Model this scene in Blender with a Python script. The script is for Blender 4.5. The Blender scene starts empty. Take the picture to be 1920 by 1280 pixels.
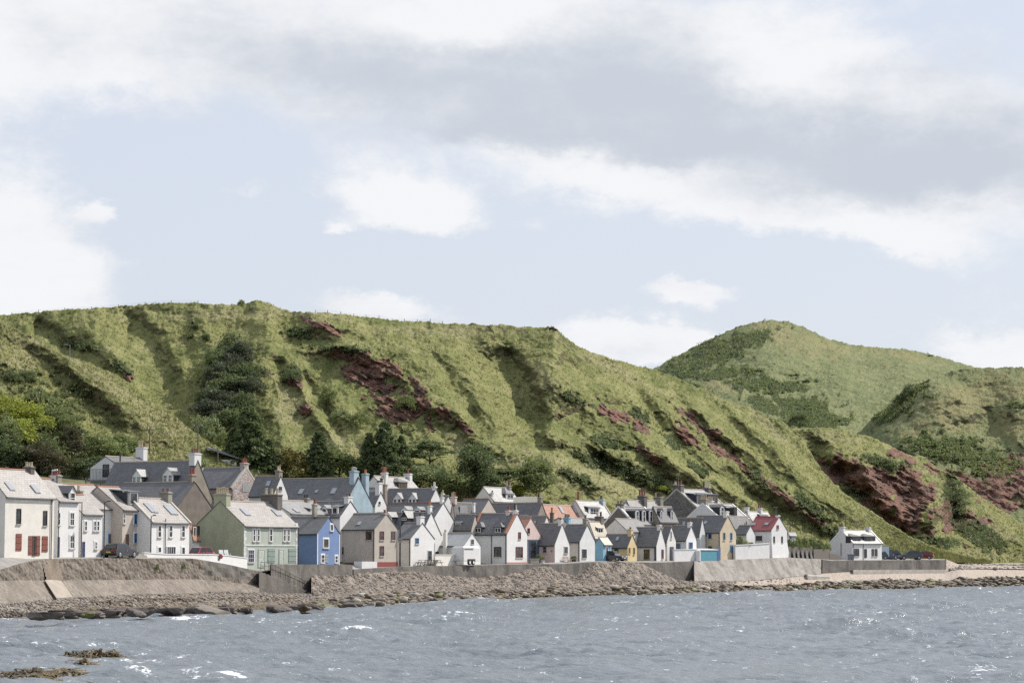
import bpy, bmesh, math, random
import numpy as np
from mathutils import Vector, Matrix, noise as mnoise
random.seed(7)
SC = bpy.context.scene
COL = SC.collection
R = math.radians

# ------------------------------------------------------------------ camera
CAM_Z = 5.5
F = 85.0 / 36.0 * 1920.0
PITCH = math.atan(402.0 / F)
cam_d = bpy.data.cameras.new('camera')
cam_d.lens = 85; cam_d.sensor_width = 36; cam_d.clip_start = 1; cam_d.clip_end = 6000
cam = bpy.data.objects.new('camera', cam_d); COL.objects.link(cam)
cam.location = (0, 0, CAM_Z); cam.rotation_euler = (math.pi / 2 + PITCH, 0, 0)
SC.camera = cam
CT, ST = math.cos(PITCH), math.sin(PITCH)

def P(px, py, d):
    "the point at distance d (along y) seen at photo position px, py; works on arrays"
    v = 640.0 - py
    dy = F * CT - v * ST
    dz = F * ST + v * CT
    return (px - 960.0) * d / dy, d + 0 * px, CAM_Z + dz * d / dy

def PX(x, y, z):
    c = y * CT + (z - CAM_Z) * ST
    u = -y * ST + (z - CAM_Z) * CT
    return 960 + F * x / c, 640 - F * u / c

def ray(px, py):
    v = 640.0 - py
    return Vector(((px - 960.0), F * CT - v * ST, F * ST + v * CT))

# ------------------------------------------------------------------ view, sun, sky
SC.view_settings.view_transform = 'Standard'
SC.view_settings.look = 'None'
SC.view_settings.exposure = 0.56
SC.view_settings.gamma = 1.0
SC.cycles.use_denoising = False
SC.cycles.max_bounces = 5; SC.cycles.diffuse_bounces = 3; SC.cycles.glossy_bounces = 2; SC.cycles.sample_clamp_indirect = 4.0
SUN_EL, SUN_AZ = R(44), R(62)
sd = bpy.data.lights.new('sun', 'SUN'); sd.energy = 3.4; sd.angle = R(0.6); sd.color = (1.0, 0.95, 0.87)
sun = bpy.data.objects.new('sun', sd); COL.objects.link(sun)
sdir = Vector((math.cos(SUN_EL) * math.sin(SUN_AZ), math.cos(SUN_EL) * math.cos(SUN_AZ), math.sin(SUN_EL)))
sun.rotation_euler = sdir.to_track_quat('Z', 'Y').to_euler(); sun.location = (200, 100, 300)

W = bpy.data.worlds.new('World'); SC.world = W; W.use_nodes = True
nt = W.node_tree; N = nt.nodes; LK = nt.links
N.clear()

class NG:
    "tiny helper for writing node maths"
    def __init__(s, tree): s.t = tree; s.n = tree.nodes; s.l = tree.links
    def node(s, typ, **kw):
        nd = s.n.new(typ)
        for k, v in kw.items(): setattr(nd, k, v)
        return nd
    def put(s, sock, v):
        if hasattr(v, 'is_output') or isinstance(v, bpy.types.NodeSocket): s.l.new(v, sock)
        else: sock.default_value = v
    def m(s, op, a, b=0.0, c=None, clamp=False):
        nd = s.node('ShaderNodeMath', operation=op); nd.use_clamp = clamp
        s.put(nd.inputs[0], a); s.put(nd.inputs[1], b)
        if c is not None: s.put(nd.inputs[2], c)
        return nd.outputs[0]
    def mix(s, f, a, b, blend='MIX'):
        nd = s.node('ShaderNodeMix', data_type='RGBA', blend_type=blend)
        s.put(nd.inputs[0], f)
        s.put(nd.inputs[6], a if not isinstance(a, tuple) else (*a[:3], 1)); s.put(nd.inputs[7], b if not isinstance(b, tuple) else (*b[:3], 1))
        return nd.outputs[2]
    def noise(s, vec, scale, detail=4, rough=0.55, dist=0.0):
        nd = s.node('ShaderNodeTexNoise')
        if vec is not None: s.l.new(vec, nd.inputs['Vector'])
        nd.inputs['Scale'].default_value = scale; nd.inputs['Detail'].default_value = detail
        nd.inputs['Roughness'].default_value = rough; nd.inputs['Distortion'].default_value = dist
        return nd.outputs[0]
    def ramp(s, f, lo, hi, a=0.0, b=1.0, smooth=True):
        nd = s.node('ShaderNodeMapRange', interpolation_type='SMOOTHSTEP' if smooth else 'LINEAR')
        s.put(nd.inputs[0], f)
        for i, v in enumerate((lo, hi, a, b)): nd.inputs[i + 1].default_value = v
        return nd.outputs[0]
    def mapping(s, vec, scale=(1, 1, 1), rot=(0, 0, 0), loc=(0, 0, 0)):
        nd = s.node('ShaderNodeMapping')
        s.l.new(vec, nd.inputs[0]); nd.inputs[1].default_value = loc; nd.inputs[2].default_value = rot; nd.inputs[3].default_value = scale
        return nd.outputs[0]

g = NG(nt)
sky = g.node('ShaderNodeTexSky', sky_type='NISHITA'); sky.sun_disc = False
sky.sun_elevation = SUN_EL; sky.sun_rotation = SUN_AZ; sky.air_density = 1.0; sky.dust_density = 2.0; sky.ozone_density = 1.0
tc = g.node('ShaderNodeTexCoord'); dirv = tc.outputs['Generated']
sep = g.node('ShaderNodeSeparateXYZ'); LK.new(dirv, sep.inputs[0])
# warp the direction a little so that cloud outlines billow
wn = g.node('ShaderNodeTexNoise'); LK.new(g.mapping(dirv, (1, 1, 1.7)), wn.inputs['Vector'])
wn.inputs['Scale'].default_value = 17; wn.inputs['Detail'].default_value = 8; wn.inputs['Roughness'].default_value = 0.68
wsep = g.node('ShaderNodeSeparateColor'); LK.new(wn.outputs['Color'], wsep.inputs[0])
wx = g.m('MULTIPLY_ADD', g.m('SUBTRACT', wsep.outputs[0], 0.5), 0.055, sep.outputs[0])
wz = g.m('MULTIPLY_ADD', g.m('SUBTRACT', wsep.outputs[1], 0.5), 0.036, sep.outputs[2])

def blob(px, py, sx, sy, amp, tilt=0.0):
    r = ray(px, py).normalized()
    ax, az = g.m('SUBTRACT', wx, r.x), g.m('SUBTRACT', wz, r.z)
    if tilt:
        c, s_ = math.cos(R(tilt)), math.sin(R(tilt))
        ax2 = g.m('ADD', g.m('MULTIPLY', ax, c), g.m('MULTIPLY', az, s_)); az = g.m('SUBTRACT', g.m('MULTIPLY', az, c), g.m('MULTIPLY', ax, s_)); ax = ax2
    qx = g.m('DIVIDE', ax, sx / F); qz = g.m('DIVIDE', az, sy / F)
    d2 = g.m('ADD', g.m('MULTIPLY', qx, qx), g.m('MULTIPLY', qz, qz))
    return g.m('MULTIPLY', g.m('EXPONENT', g.m('MULTIPLY', d2, -1.0)), amp)

def total(lst, base):
    t = base
    for b_ in lst: t = g.m('ADD', t, blob(*b_))
    return t
# where cloud stands (coverage), in photo positions turned into directions of the sky
cover_b = [(1000, 130, 760, 190, .8, -4), (1650, 300, 560, 150, .75, -8), (130, 90, 420, 170, .55), (30, 420, 190, 130, .75, -10), (90, 520, 170, 80, .45),
           (790, 395, 150, 55, .85, -12), (470, 355, 60, 16, .35), (205, 390, 38, 22, .55), (630, 425, 34, 18, .45), (1275, 545, 90, 26, .75, -6),
           (700, 585, 150, 36, .8, -8), (1170, 640, 150, 42, .95), (1270, 650, 120, 30, .6), (1850, 650, 130, 48, .85), (1620, 640, 90, 12, .3), (1400, 395, 160, 40, .45), (1680, 440, 120, 45, .5, -15),
           (1200, 345, 200, 30, .35), (300, 275, 250, 110, -.45), (620, 480, 420, 60, -.25), (1350, 480, 400, 40, -.25), (60, 610, 260, 40, .25)]
n1 = g.noise(g.mapping(dirv, (1, 1, 2.6)), 9.0, 8, 0.62)
n4 = g.noise(g.mapping(dirv, (1, 1, 1.5), loc=(7, 2, 5)), 30.0, 9, 0.66)
cov = g.m('ADD', total(cover_b, 0.20), g.m('ADD', g.m('MULTIPLY', g.m('SUBTRACT', n1, 0.5), 0.7), g.m('MULTIPLY', g.m('SUBTRACT', n4, 0.5), 0.75)))
up = g.ramp(sep.outputs[2], 0.24, 0.5, 0.0, 0.16)
cov = g.m('ADD', cov, up)
alpha = g.ramp(cov, 0.38, 0.82)
# shade of the cloud: grey undersides against bright edges
dark_b = [(840, 180, 430, 85, .62, -3), (980, 265, 360, 34, .4, -2), (420, 90, 300, 90, .35), (1280, 200, 260, 90, .45), (1500, 300, 420, 70, .3, -7), (1740, 320, 330, 85, .75), (1800, 130, 260, 90, .4), (1150, 80, 330, 90, .35), (300, 210, 120, 60, .15),
          (60, 60, 90, 50, .2), (1495, 110, 110, 100, -.65), (880, 30, 130, 55, -.7), (80, 250, 260, 120, -.35), (790, 380, 140, 60, -.6), (1650, 60, 90, 60, -.25), (1180, 660, 120, 22, .15), (1120, 330, 220, 30, -.3), (1660, 430, 120, 35, -.3)]
n2 = g.noise(g.mapping(dirv, (1, 1, 3.2)), 11.0, 5, 0.55)
n3 = g.noise(g.mapping(dirv, (1, 1, 1.6), loc=(3, 1, 2)), 34.0, 8, 0.66)
dk = g.m('ADD', total(dark_b, 0.10), g.m('MULTIPLY', g.m('SUBTRACT', n2, 0.5), 0.95))
dk = g.m('ADD', dk, g.m('MULTIPLY', g.m('SUBTRACT', n3, 0.5), 0.8))
dkf = g.ramp(dk, 0.0, 1.0)
ccol = g.mix(dkf, (0.62, 0.627, 0.642), (0.405, 0.437, 0.488))
bg_sky = g.node('ShaderNodeBackground'); bg_sky.inputs[1].default_value = 0.1
clear = g.mix(0.80, sky.outputs[0], (4.95, 5.25, 5.9))
cl10 = g.mix(1.0, ccol, (10.0, 10.0, 10.0), 'MULTIPLY')
LK.new(g.mix(alpha, clear, cl10), bg_sky.inputs[0])
outw = g.node('ShaderNodeOutputWorld'); LK.new(bg_sky.outputs[0], outw.inputs[0])

# ------------------------------------------------------------------ tables along the shore (photo x -> values)
def tab(pairs):
    xs = [p[0] for p in pairs]; ys = [p[1] for p in pairs]
    return lambda x: np.interp(x, xs, ys)
DF = tab([(-300, 205), (8, 228), (100, 238), (200, 247), (280, 254), (359, 262), (456, 273), (560, 286), (595, 290), (702, 302), (770, 310), (870, 322), (950, 331), (1040, 341),
          (1087, 347), (1131, 352), (1176, 357), (1231, 363), (1287, 370), (1350, 378), (1447, 390), (1598, 415), (1770, 442), (1920, 478), (2200, 540)])
BASEY = tab([(-300, 1045), (0, 1045), (360, 1043), (440, 1056), (470, 1067), (540, 1066), (570, 1058), (640, 1058), (702, 1063), (815, 1059), (950, 1057), (1100, 1051.5), (1250, 1051), (1380, 1048), (1470, 1044.5),
             (1600, 1049.5), (1770, 1049), (1920, 1056), (2200, 1058)])
LIPY = tab([(-300, 1150), (-60, 1088), (0, 1068), (40, 1056), (80, 1047.5), (200, 1046), (365, 1047), (420, 1056), (484, 1070), (507, 1068), (660, 1067), (750, 1061.5), (840, 1060.4), (901, 1058.8), (987, 1057), (1056, 1056.5),
            (1112, 1053), (1240, 1054), (1300, 1051.6), (1475, 1044.6), (1540, 1048), (1556, 1050.4), (1602, 1050), (1773, 1049), (1800, 1060), (1920, 1063), (2200, 1066)])
LIPO = tab([(-300, 9), (0, 6.5), (100, 5), (365, 5), (484, 4.2), (507, 4), (660, 4), (900, 4), (1056, 3.4), (1300, 2.6), (1475, 2), (1556, 3), (1600, 4.5), (1773, 4.5), (1800, 10), (1920, 22), (2200, 30)])
FOOTY = tab([(-300, 1180), (-60, 1142), (0, 1131), (130, 1120), (240, 1114), (370, 1111), (410, 1108), (484, 1110), (513, 1112), (580, 1112), (620, 1104), (660, 1092), (750, 1088), (840, 1088), (887, 1090), (950, 1087), (1000, 1080), (1056, 1080), (1085, 1086),
             (1115, 1083), (1205, 1083), (1262, 1089), (1400, 1088), (1480, 1081), (1540, 1075), (1600, 1071), (1773, 1071), (1800, 1065), (1920, 1066), (2200, 1068)])
FOOTO = tab([(-300, 14), (0, 11), (100, 9.6), (365, 9.4), (513, 9.5), (600, 8), (660, 5.5), (900, 5), (1260, 5), (1300, 7), (1480, 6), (1556, 4.2), (1600, 5), (1773, 5), (1800, 10.5), (1920, 23), (2200, 31)])
EDGEY = tab([(-300, 1185), (0, 1160), (100, 1157), (200, 1154), (330, 1149), (450, 1148), (600, 1142), (660, 1138), (750, 1132), (850, 1128), (1000, 1121), (1200, 1115), (1400, 1110), (1600, 1105), (1750, 1102), (1920, 1098), (2200, 1092)])
def road_z(px):
    d = DF(px); return P(px, BASEY(px), d)[2]
def ground_z(px, d):
    return road_z(px) + 0.12 * np.maximum(0, d - DF(px) - 6)
def edge_d(px):
    v = 640.0 - EDGEY(px); dy = F * CT - v * ST; dz = F * ST + v * CT
    return -CAM_Z * dy / dz

# ------------------------------------------------------------------ numpy noise
_rs = np.random.RandomState(5)
_perm = _rs.permutation(4096)
_ga = _rs.rand(4096) * 2 * np.pi
def perlin(x, y, seed=0):
    xi = np.floor(x).astype(np.int64); yi = np.floor(y).astype(np.int64)
    xf = x - xi; yf = y - yi
    def gr(ix, iy, fx, fy):
        h = _perm[(_perm[(ix + seed * 131) & 4095] + iy) & 4095]
        a = _ga[h]; return np.cos(a) * fx + np.sin(a) * fy
    u = xf * xf * xf * (xf * (xf * 6 - 15) + 10); v = yf * yf * yf * (yf * (yf * 6 - 15) + 10)
    a = gr(xi, yi, xf, yf); b = gr(xi + 1, yi, xf - 1, yf); c = gr(xi, yi + 1, xf, yf - 1); d = gr(xi + 1, yi + 1, xf - 1, yf - 1)
    return (a + u * (b - a)) * (1 - v) + (c + u * (d - c)) * v
def fbm(x, y, oct=4, seed=0, gain=0.5):
    t = 0; a = 1; f = 1
    for i in range(oct):
        t = t + a * perlin(x * f, y * f, seed + i * 7); a *= gain; f *= 2.03
    return t
def sstep(a, b, x):
    t = np.clip((x - a) / (b - a), 0, 1); return t * t * (3 - 2 * t)

# ------------------------------------------------------------------ object helpers
def tag(o, label=None, cat=None, group=None, kind=None):
    if label: o['label'] = label
    if cat: o['category'] = cat
    if group: o['group'] = group
    if kind: o['kind'] = kind
    return o
def empty(name, loc, rz=0.0):
    o = bpy.data.objects.new(name, None); COL.objects.link(o); o.location = loc; o.rotation_euler = (0, 0, rz); o.empty_display_size = 0.5
    return o

class MB:
    "collects faces and links them as one mesh object"
    def __init__(s): s.v = []; s.f = []; s.mi = []; s.mats = []
    def mat(s, m):
        if m not in s.mats: s.mats.append(m)
        return s.mats.index(m)
    def poly(s, pts, m=None):
        i = len(s.v); s.v += [tuple(p) for p in pts]; s.f.append(tuple(range(i, i + len(pts)))); s.mi.append(s.mat(m))
    def hexa(s, p, m=None):
        "8 points: bottom ring 0-3, top ring 4-7"
        i = len(s.v); s.v += [tuple(q) for q in p]; k = s.mat(m)
        for f in ((0, 3, 2, 1), (4, 5, 6, 7), (0, 1, 5, 4), (1, 2, 6, 5), (2, 3, 7, 6), (3, 0, 4, 7)):
            s.f.append(tuple(i + a for a in f)); s.mi.append(k)
    def box(s, x0, x1, y0, y1, z0, z1, m=None, T=None):
        p = [(x0, y0, z0), (x1, y0, z0), (x1, y1, z0), (x0, y1, z0), (x0, y0, z1), (x1, y0, z1), (x1, y1, z1), (x0, y1, z1)]
        if T: p = [T(*q) for q in p]
        s.hexa(p, m)
    def prism(s, ring, vec, m=None):
        "ring of points extruded by vec, closed"
        n = len(ring); i = len(s.v); s.v += [tuple(p) for p in ring] + [tuple(Vector(p) + Vector(vec)) for p in ring]; k = s.mat(m)
        s.f.append(tuple(range(i + n - 1, i - 1, -1))); s.mi.append(k); s.f.append(tuple(range(i + n, i + 2 * n))); s.mi.append(k)
        for a in range(n):
            b = (a + 1) % n; s.f.append((i + a, i + b, i + n + b, i + n + a)); s.mi.append(k)
    def tube(s, a, b, r0, r1=None, n=7, m=None, cap=True):
        r1 = r0 if r1 is None else r1; a = Vector(a); b = Vector(b); d = (b - a)
        if d.length < 1e-6: return
        q = d.to_track_quat('Z', 'Y'); i = len(s.v); k = s.mat(m)
        for c, r in ((a, r0), (b, r1)):
            for j in range(n):
                t = 2 * math.pi * j / n; s.v.append(tuple(c + q @ Vector((r * math.cos(t), r * math.sin(t), 0))))
        for j in range(n):
            l = (j + 1) % n; s.f.append((i + j, i + l, i + n + l, i + n + j)); s.mi.append(k)
        if cap:
            s.f.append(tuple(i + j for j in reversed(range(n)))); s.mi.append(k); s.f.append(tuple(i + n + j for j in range(n))); s.mi.append(k)
    def build(s, name, parent=None, mat=None, smooth=False, recalc=True, loc=None, bevel=0):
        me = bpy.data.meshes.new(name); me.from_pydata(s.v, [], s.f)
        ms = [mat if x is None else x for x in s.mats]
        for x in ms: me.materials.append(x)
        me.polygons.foreach_set('material_index', s.mi)
        if recalc:
            bm = bmesh.new(); bm.from_mesh(me); bmesh.ops.recalc_face_normals(bm, faces=bm.faces)
            if bevel: bmesh.ops.bevel(bm, geom=[e for e in bm.edges if e.is_manifold and e.calc_face_angle(0) > 0.6], offset=bevel, segments=1, affect='EDGES')
            bm.to_mesh(me); bm.free()
        if smooth: me.polygons.foreach_set('use_smooth', [True] * len(me.polygons))
        o = bpy.data.objects.new(name, me); COL.objects.link(o)
        if parent is not None: o.parent = parent
        if loc is not None: o.location = loc
        return o

def np_mesh(name, verts, faces, mat, smooth=True, attrs=None, mat_idx=None, mats=None):
    "fast mesh from numpy arrays (faces all with the same corner count)"
    me = bpy.data.meshes.new(name)
    nv, nf, k = len(verts), len(faces), faces.shape[1]
    me.vertices.add(nv); me.vertices.foreach_set('co', np.asarray(verts, np.float32).ravel())
    me.loops.add(nf * k); me.loops.foreach_set('vertex_index', np.asarray(faces, np.int32).ravel())
    me.polygons.add(nf); me.polygons.foreach_set('loop_start', np.arange(0, nf * k, k, dtype=np.int32))
    me.polygons.foreach_set('loop_total', np.full(nf, k, np.int32))
    if smooth: me.polygons.foreach_set('use_smooth', np.ones(nf, bool))
    for m_ in (mats or [mat]): me.materials.append(m_)
    if mat_idx is not None: me.polygons.foreach_set('material_index', np.asarray(mat_idx, np.int32))
    me.update(calc_edges=True)
    for an, av in (attrs or {}).items():
        a = me.attributes.new(an, 'FLOAT', 'POINT'); a.data.foreach_set('value', np.asarray(av, np.float32).ravel())
    o = bpy.data.objects.new(name, me); COL.objects.link(o)
    return o
def grid_faces(nr, nc):
    i = np.arange(nr - 1)[:, None] * nc + np.arange(nc - 1)[None, :]
    return np.stack([i, i + 1, i + nc + 1, i + nc], -1).reshape(-1, 4)

# ------------------------------------------------------------------ materials
MC = {}
def new_mat(name):
    m = bpy.data.materials.new(name); m.use_nodes = True; t = m.node_tree
    b = t.nodes['Principled BSDF']; return m, NG(t), b
def wall_mat(name, col, rough=0.9, var=0.10, stain=0.18, bump=0.25, scale=1.0):
    if name in MC: return MC[name]
    m, q, b = new_mat(name)
    tcn = q.node('ShaderNodeTexCoord').outputs['Object']
    a = q.noise(tcn, 0.9 * scale, 5, 0.6); c = q.noise(q.mapping(tcn, (2.6, 2.6, 0.35)), 1.3 * scale, 4, 0.6); f = q.noise(tcn, 14 * scale, 4, 0.6)
    c1 = tuple(x * (1 - var * 2.2) for x in col); c2 = tuple(min(1, x * (1 + var * 0.5)) for x in col)
    base = q.mix(q.ramp(a, 0.3, 0.72), c1, c2)
    st = q.m('MULTIPLY', q.ramp(c, 0.53, 0.78), stain)
    base = q.mix(st, base, tuple(x * 0.45 + 0.03 for x in col))
    base = q.mix(q.m('MULTIPLY', q.ramp(f, 0.35, 0.7), 0.12), base, tuple(x * 0.7 for x in col))
    q.l.new(base, b.inputs['Base Color']); b.inputs['Roughness'].default_value = rough
    bp = q.node('ShaderNodeBump'); bp.inputs['Strength'].default_value = bump; bp.inputs['Distance'].default_value = 0.05
    q.l.new(f, bp.inputs['Height']); q.l.new(bp.outputs[0], b.inputs['Normal'])
    MC[name] = m; return m
def plain(name, col, rough=0.6, metal=0.0, spec=0.5):
    if name in MC: return MC[name]
    m, q, b = new_mat(name)
    tcn = q.node('ShaderNodeTexCoord').outputs['Object']
    f = q.noise(tcn, 5, 3, 0.6)
    q.l.new(q.mix(q.ramp(f, 0.3, 0.75), tuple(x * 0.82 for x in col), tuple(min(1, x * 1.06) for x in col)), b.inputs['Base Color'])
    b.inputs['Roughness'].default_value = rough; b.inputs['Metallic'].default_value = metal; b.inputs['Specular IOR Level'].default_value = spec
    MC[name] = m; return m
def roof_mat(name, col, col2, rough=0.5, tile=(0.45, 0.28), lichen=(0.35, 0.33, 0.22), lich=0.25, spec=0.5):
    "slates or tiles; texture runs in the roof's own UV (metres along the eave, metres up the slope)"
    if name in MC: return MC[name]
    m, q, b = new_mat(name)
    uv = q.node('ShaderNodeUVMap'); uv.uv_map = 'uv'; uvv = uv.outputs[0]
    tcn = q.node('ShaderNodeTexCoord').outputs['Object']
    br = q.node('ShaderNodeTexBrick'); q.l.new(uvv, br.inputs[0])
    br.inputs['Color1'].default_value = (*col, 1); br.inputs['Color2'].default_value = (*col2, 1); br.inputs['Mortar'].default_value = (*[x * 0.45 for x in col], 1)
    br.inputs['Scale'].default_value = 1; br.inputs['Mortar Size'].default_value = 0.012; br.inputs['Brick Width'].default_value = tile[0]; br.inputs['Row Height'].default_value = tile[1]; br.inputs['Bias'].default_value = 0.0
    a = q.noise(tcn, 0.7, 5, 0.65); a2 = q.noise(tcn, 3.4, 4, 0.6); st = q.noise(q.mapping(uvv, (2.2, 0.35, 1)), 1.4, 4, 0.6)
    c = q.mix(q.m('MULTIPLY', q.ramp(a, 0.45, 0.75), 0.45), br.outputs['Color'], tuple(x * 0.6 for x in col))
    c = q.mix(q.m('MULTIPLY', q.ramp(a2, 0.55, 0.75), lich), c, lichen)
    c = q.mix(q.m('MULTIPLY', q.ramp(st, 0.55, 0.8), 0.3), c, tuple(min(1, x * 1.5) for x in col2))
    q.l.new(c, b.inputs['Base Color'])
    q.l.new(q.ramp(a2, 0.3, 0.7, rough - 0.06, rough + 0.12), b.inputs['Roughness']); b.inputs['Specular IOR Level'].default_value = spec
    bp = q.node('ShaderNodeBump'); bp.inputs['Strength'].default_value = 0.5; bp.inputs['Distance'].default_value = 0.03
    h = q.m('ADD', q.m('MULTIPLY', br.outputs['Fac'], -1.0), q.m('MULTIPLY', a2, 0.8)); q.l.new(h, bp.inputs['Height']); q.l.new(bp.outputs[0], b.inputs['Normal'])
    MC[name] = m; return m
def stone_mat(name, c1, c2, mortar, scale=1.0, bump=0.5):
    if name in MC: return MC[name]
    m, q, b = new_mat(name)
    tcn = q.node('ShaderNodeTexCoord').outputs['Object']
    vo = q.node('ShaderNodeTexVoronoi'); vo.feature = 'F1'; q.l.new(q.mapping(tcn, (1, 1, 1.7)), vo.inputs['Vector']); vo.inputs['Scale'].default_value = 3.2 * scale
    ve = q.node('ShaderNodeTexVoronoi'); ve.feature = 'DISTANCE_TO_EDGE'; q.l.new(q.mapping(tcn, (1, 1, 1.7)), ve.inputs['Vector']); ve.inputs['Scale'].default_value = 3.2 * scale
    s2 = q.node('ShaderNodeSeparateColor'); q.l.new(vo.outputs['Color'], s2.inputs[0])
    c = q.mix(s2.outputs[0], c1, c2); c = q.mix(q.ramp(ve.outputs[0], 0.0, 0.09, 0.9, 0.0), c, mortar)
    a = q.noise(tcn, 0.8, 5, 0.6); c = q.mix(q.m('MULTIPLY', q.ramp(a, 0.4, 0.7), 0.35), c, tuple(x * 0.5 for x in c1))
    q.l.new(c, b.inputs['Base Color']); b.inputs['Roughness'].default_value = 0.9
    bp = q.node('ShaderNodeBump'); bp.inputs['Strength'].default_value = bump; bp.inputs['Distance'].default_value = 0.06
    q.l.new(q.ramp(ve.outputs[0], 0.0, 0.2), bp.inputs['Height']); q.l.new(bp.outputs[0], b.inputs['Normal'])
    MC[name] = m; return m
def glass_mat():
    if 'glass' in MC: return MC['glass']
    m, q, b = new_mat('window_glass')
    tcn = q.node('ShaderNodeTexCoord').outputs['Object']
    f = q.noise(tcn, 1.3, 2, 0.5)
    q.l.new(q.mix(q.ramp(f, 0.45, 0.62), (0.012, 0.014, 0.017), (0.06, 0.06, 0.058)), b.inputs['Base Color'])
    b.inputs['Roughness'].default_value = 0.06; b.inputs['Specular IOR Level'].default_value = 0.6
    MC['glass'] = m; return m
GL = glass_mat()

# ================================================================== LAND
def ell(px, py, cx, cy, sx, sy, tilt=0.0):
    c, s = math.cos(R(tilt)), math.sin(R(tilt)); dx = px - cx; dy = py - cy
    a = (dx * c + dy * s) / sx; b = (dy * c - dx * s) / sy
    return np.exp(-(a * a + b * b))
def painted(px, py, lst, seed, lo=0.30, hi=0.55, nz=0.5, sc=22.0):
    m = 0 * px
    for e in lst: m = np.maximum(m, ell(px, py, *e))
    return sstep(lo, hi, m + nz * fbm(px / sc, py / sc, 4, seed) * (m > 0.03))
def spur(px, py, pts, A, wl, wr, taper=0.18):
    "relief of a crest along pts (photo position at that hillside): steep on its left flank, easy on its right"
    best = np.full(px.shape, 1e9); sgn = np.zeros(px.shape); tt = np.zeros(px.shape)
    Ls = [math.dist(pts[i], pts[i + 1]) for i in range(len(pts) - 1)]; T = sum(Ls); acc = 0
    for i in range(len(pts) - 1):
        (x0, y0), (x1, y1) = pts[i], pts[i + 1]; L = Ls[i]; ux, uy = (x1 - x0) / L, (y1 - y0) / L
        t = np.clip((px - x0) * ux + (py - y0) * uy, 0, L)
        dx = px - (x0 + t * ux); dy = py - (y0 + t * uy); dd = np.hypot(dx, dy)
        s = np.sign(dx * -uy * -1 + dy * ux * -1)
        k = dd < best; best = np.where(k, dd, best); sgn = np.where(k, s, sgn); tt = np.where(k, (acc + t) / T, tt); acc += L
    w = np.where(sgn > 0, wr, wl * 1.5)
    q = best / w; prof = np.where(q < 1, (1 - q) ** 1.5, 0); prof = prof * (1 - 0.25 * np.exp(-(q / .12) ** 2))
    tp = sstep(0, taper, tt) * sstep(0, taper, 1 - tt) * 0.75 + 0.25
    end = np.where((tt <= 0) | (tt >= 1), 0.9, 1)
    if A < 0: prof = np.where(q < 1, (1 - q * q) ** 2, 0)
    return A * 1.5 * prof * tp * end

def sheet(name, x0, x1, nc, nr, topf, botf, dtf, dbf, relief, attrs, mat, hum=0.3, ve=1.0, back=60, seed=1, strata=0.0):
    px1 = np.linspace(x0, x1, nc)
    v = np.linspace(0, 1, nr)[:, None]
    wob = fbm(px1 / 9, px1 * 0 + seed, 4, seed) * 1.6 + fbm(px1 / 2.3, px1 * 0 + seed * 3, 2, seed + 2) * 0.7
    top = topf(px1); bot = botf(px1)
    px = np.broadcast_to(px1, (nr, nc)).copy(); py = bot + (top - bot) * v + wob * v ** 14
    d0 = dbf(px1) + (dtf(px1) - dbf(px1)) * v ** ve
    wpx = px + 9 * fbm(px / 40, py / 40, 3, seed + 20); wpy = py + 9 * fbm(px / 40 + 9, py / 40, 3, seed + 21)
    rel = relief(wpx, wpy)
    at = {k: f(px, py) for k, f in attrs.items()}
    if strata and 'rock' in at:
        w_ = (py - px * 0.50) / 7.0 + 0.9 * fbm(px / 40, py / 40, 3, seed + 5)
        band = np.abs((w_ % 2) - 1)
        rel = rel + at['rock'] * (strata * .55 * band + 1.5 * fbm(px / 26, py / 20, 4, seed + 6) + .8 * fbm((px + .5 * py) / 16, (py - px * .5) / 3.2, 4, seed + 16))
    if 'gorse' in at:
        rel = rel + at['gorse'] * (0.4 + 2.6 * np.abs(fbm(px / 11, py / 6, 4, seed + 8)))
    d = d0 - rel
    x, y, z = P(px, py, d)
    h = fbm(x / 3.2, (z + y * 0.5) / 2.2, 6, seed + 1, 0.58) * hum * 1.35
    h += (0.5 - np.abs(perlin((x + 3 * perlin(x / 9, z / 9, 4)) / 2.6, z / 0.75, seed + 3))) * hum * 0.38 * (1 - at.get('rock', 0))
    h += fbm(x / 0.7, (z + y * 0.4) / 0.55, 2, seed + 9) * hum * 0.45
    fade = sstep(0, 0.03, v)
    y = y - 0.6 * h * fade; z = z + 0.7 * h * fade
    rows = [(x, y, z)]
    X, Y, Z = x, y, z
    xs = [X]; ys = [Y]; zs = [Z]
    for k, (db, dz) in enumerate(((2, .2), (6, -.4), (18, -2), (back, -14))):
        xs.append(X[-1:] * (1 + db / Y[-1:])); ys.append(Y[-1:] + db); zs.append(Z[-1:] + dz)
        for kk in at: at[kk] = np.vstack([at[kk], at[kk][-1:] * 0])
    X = np.vstack(xs); Y = np.vstack(ys); Z = np.vstack(zs)
    o = np_mesh(name, np.stack([X, Y, Z], -1).reshape(-1, 3), grid_faces(nr + 4, nc), mat, True, {k: a.ravel() for k, a in at.items()})
    tag(o, kind='structure')
    return dict(X=X[:nr], Y=Y[:nr], Z=Z[:nr], px=px, py=py, at=at, o=o)

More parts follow.
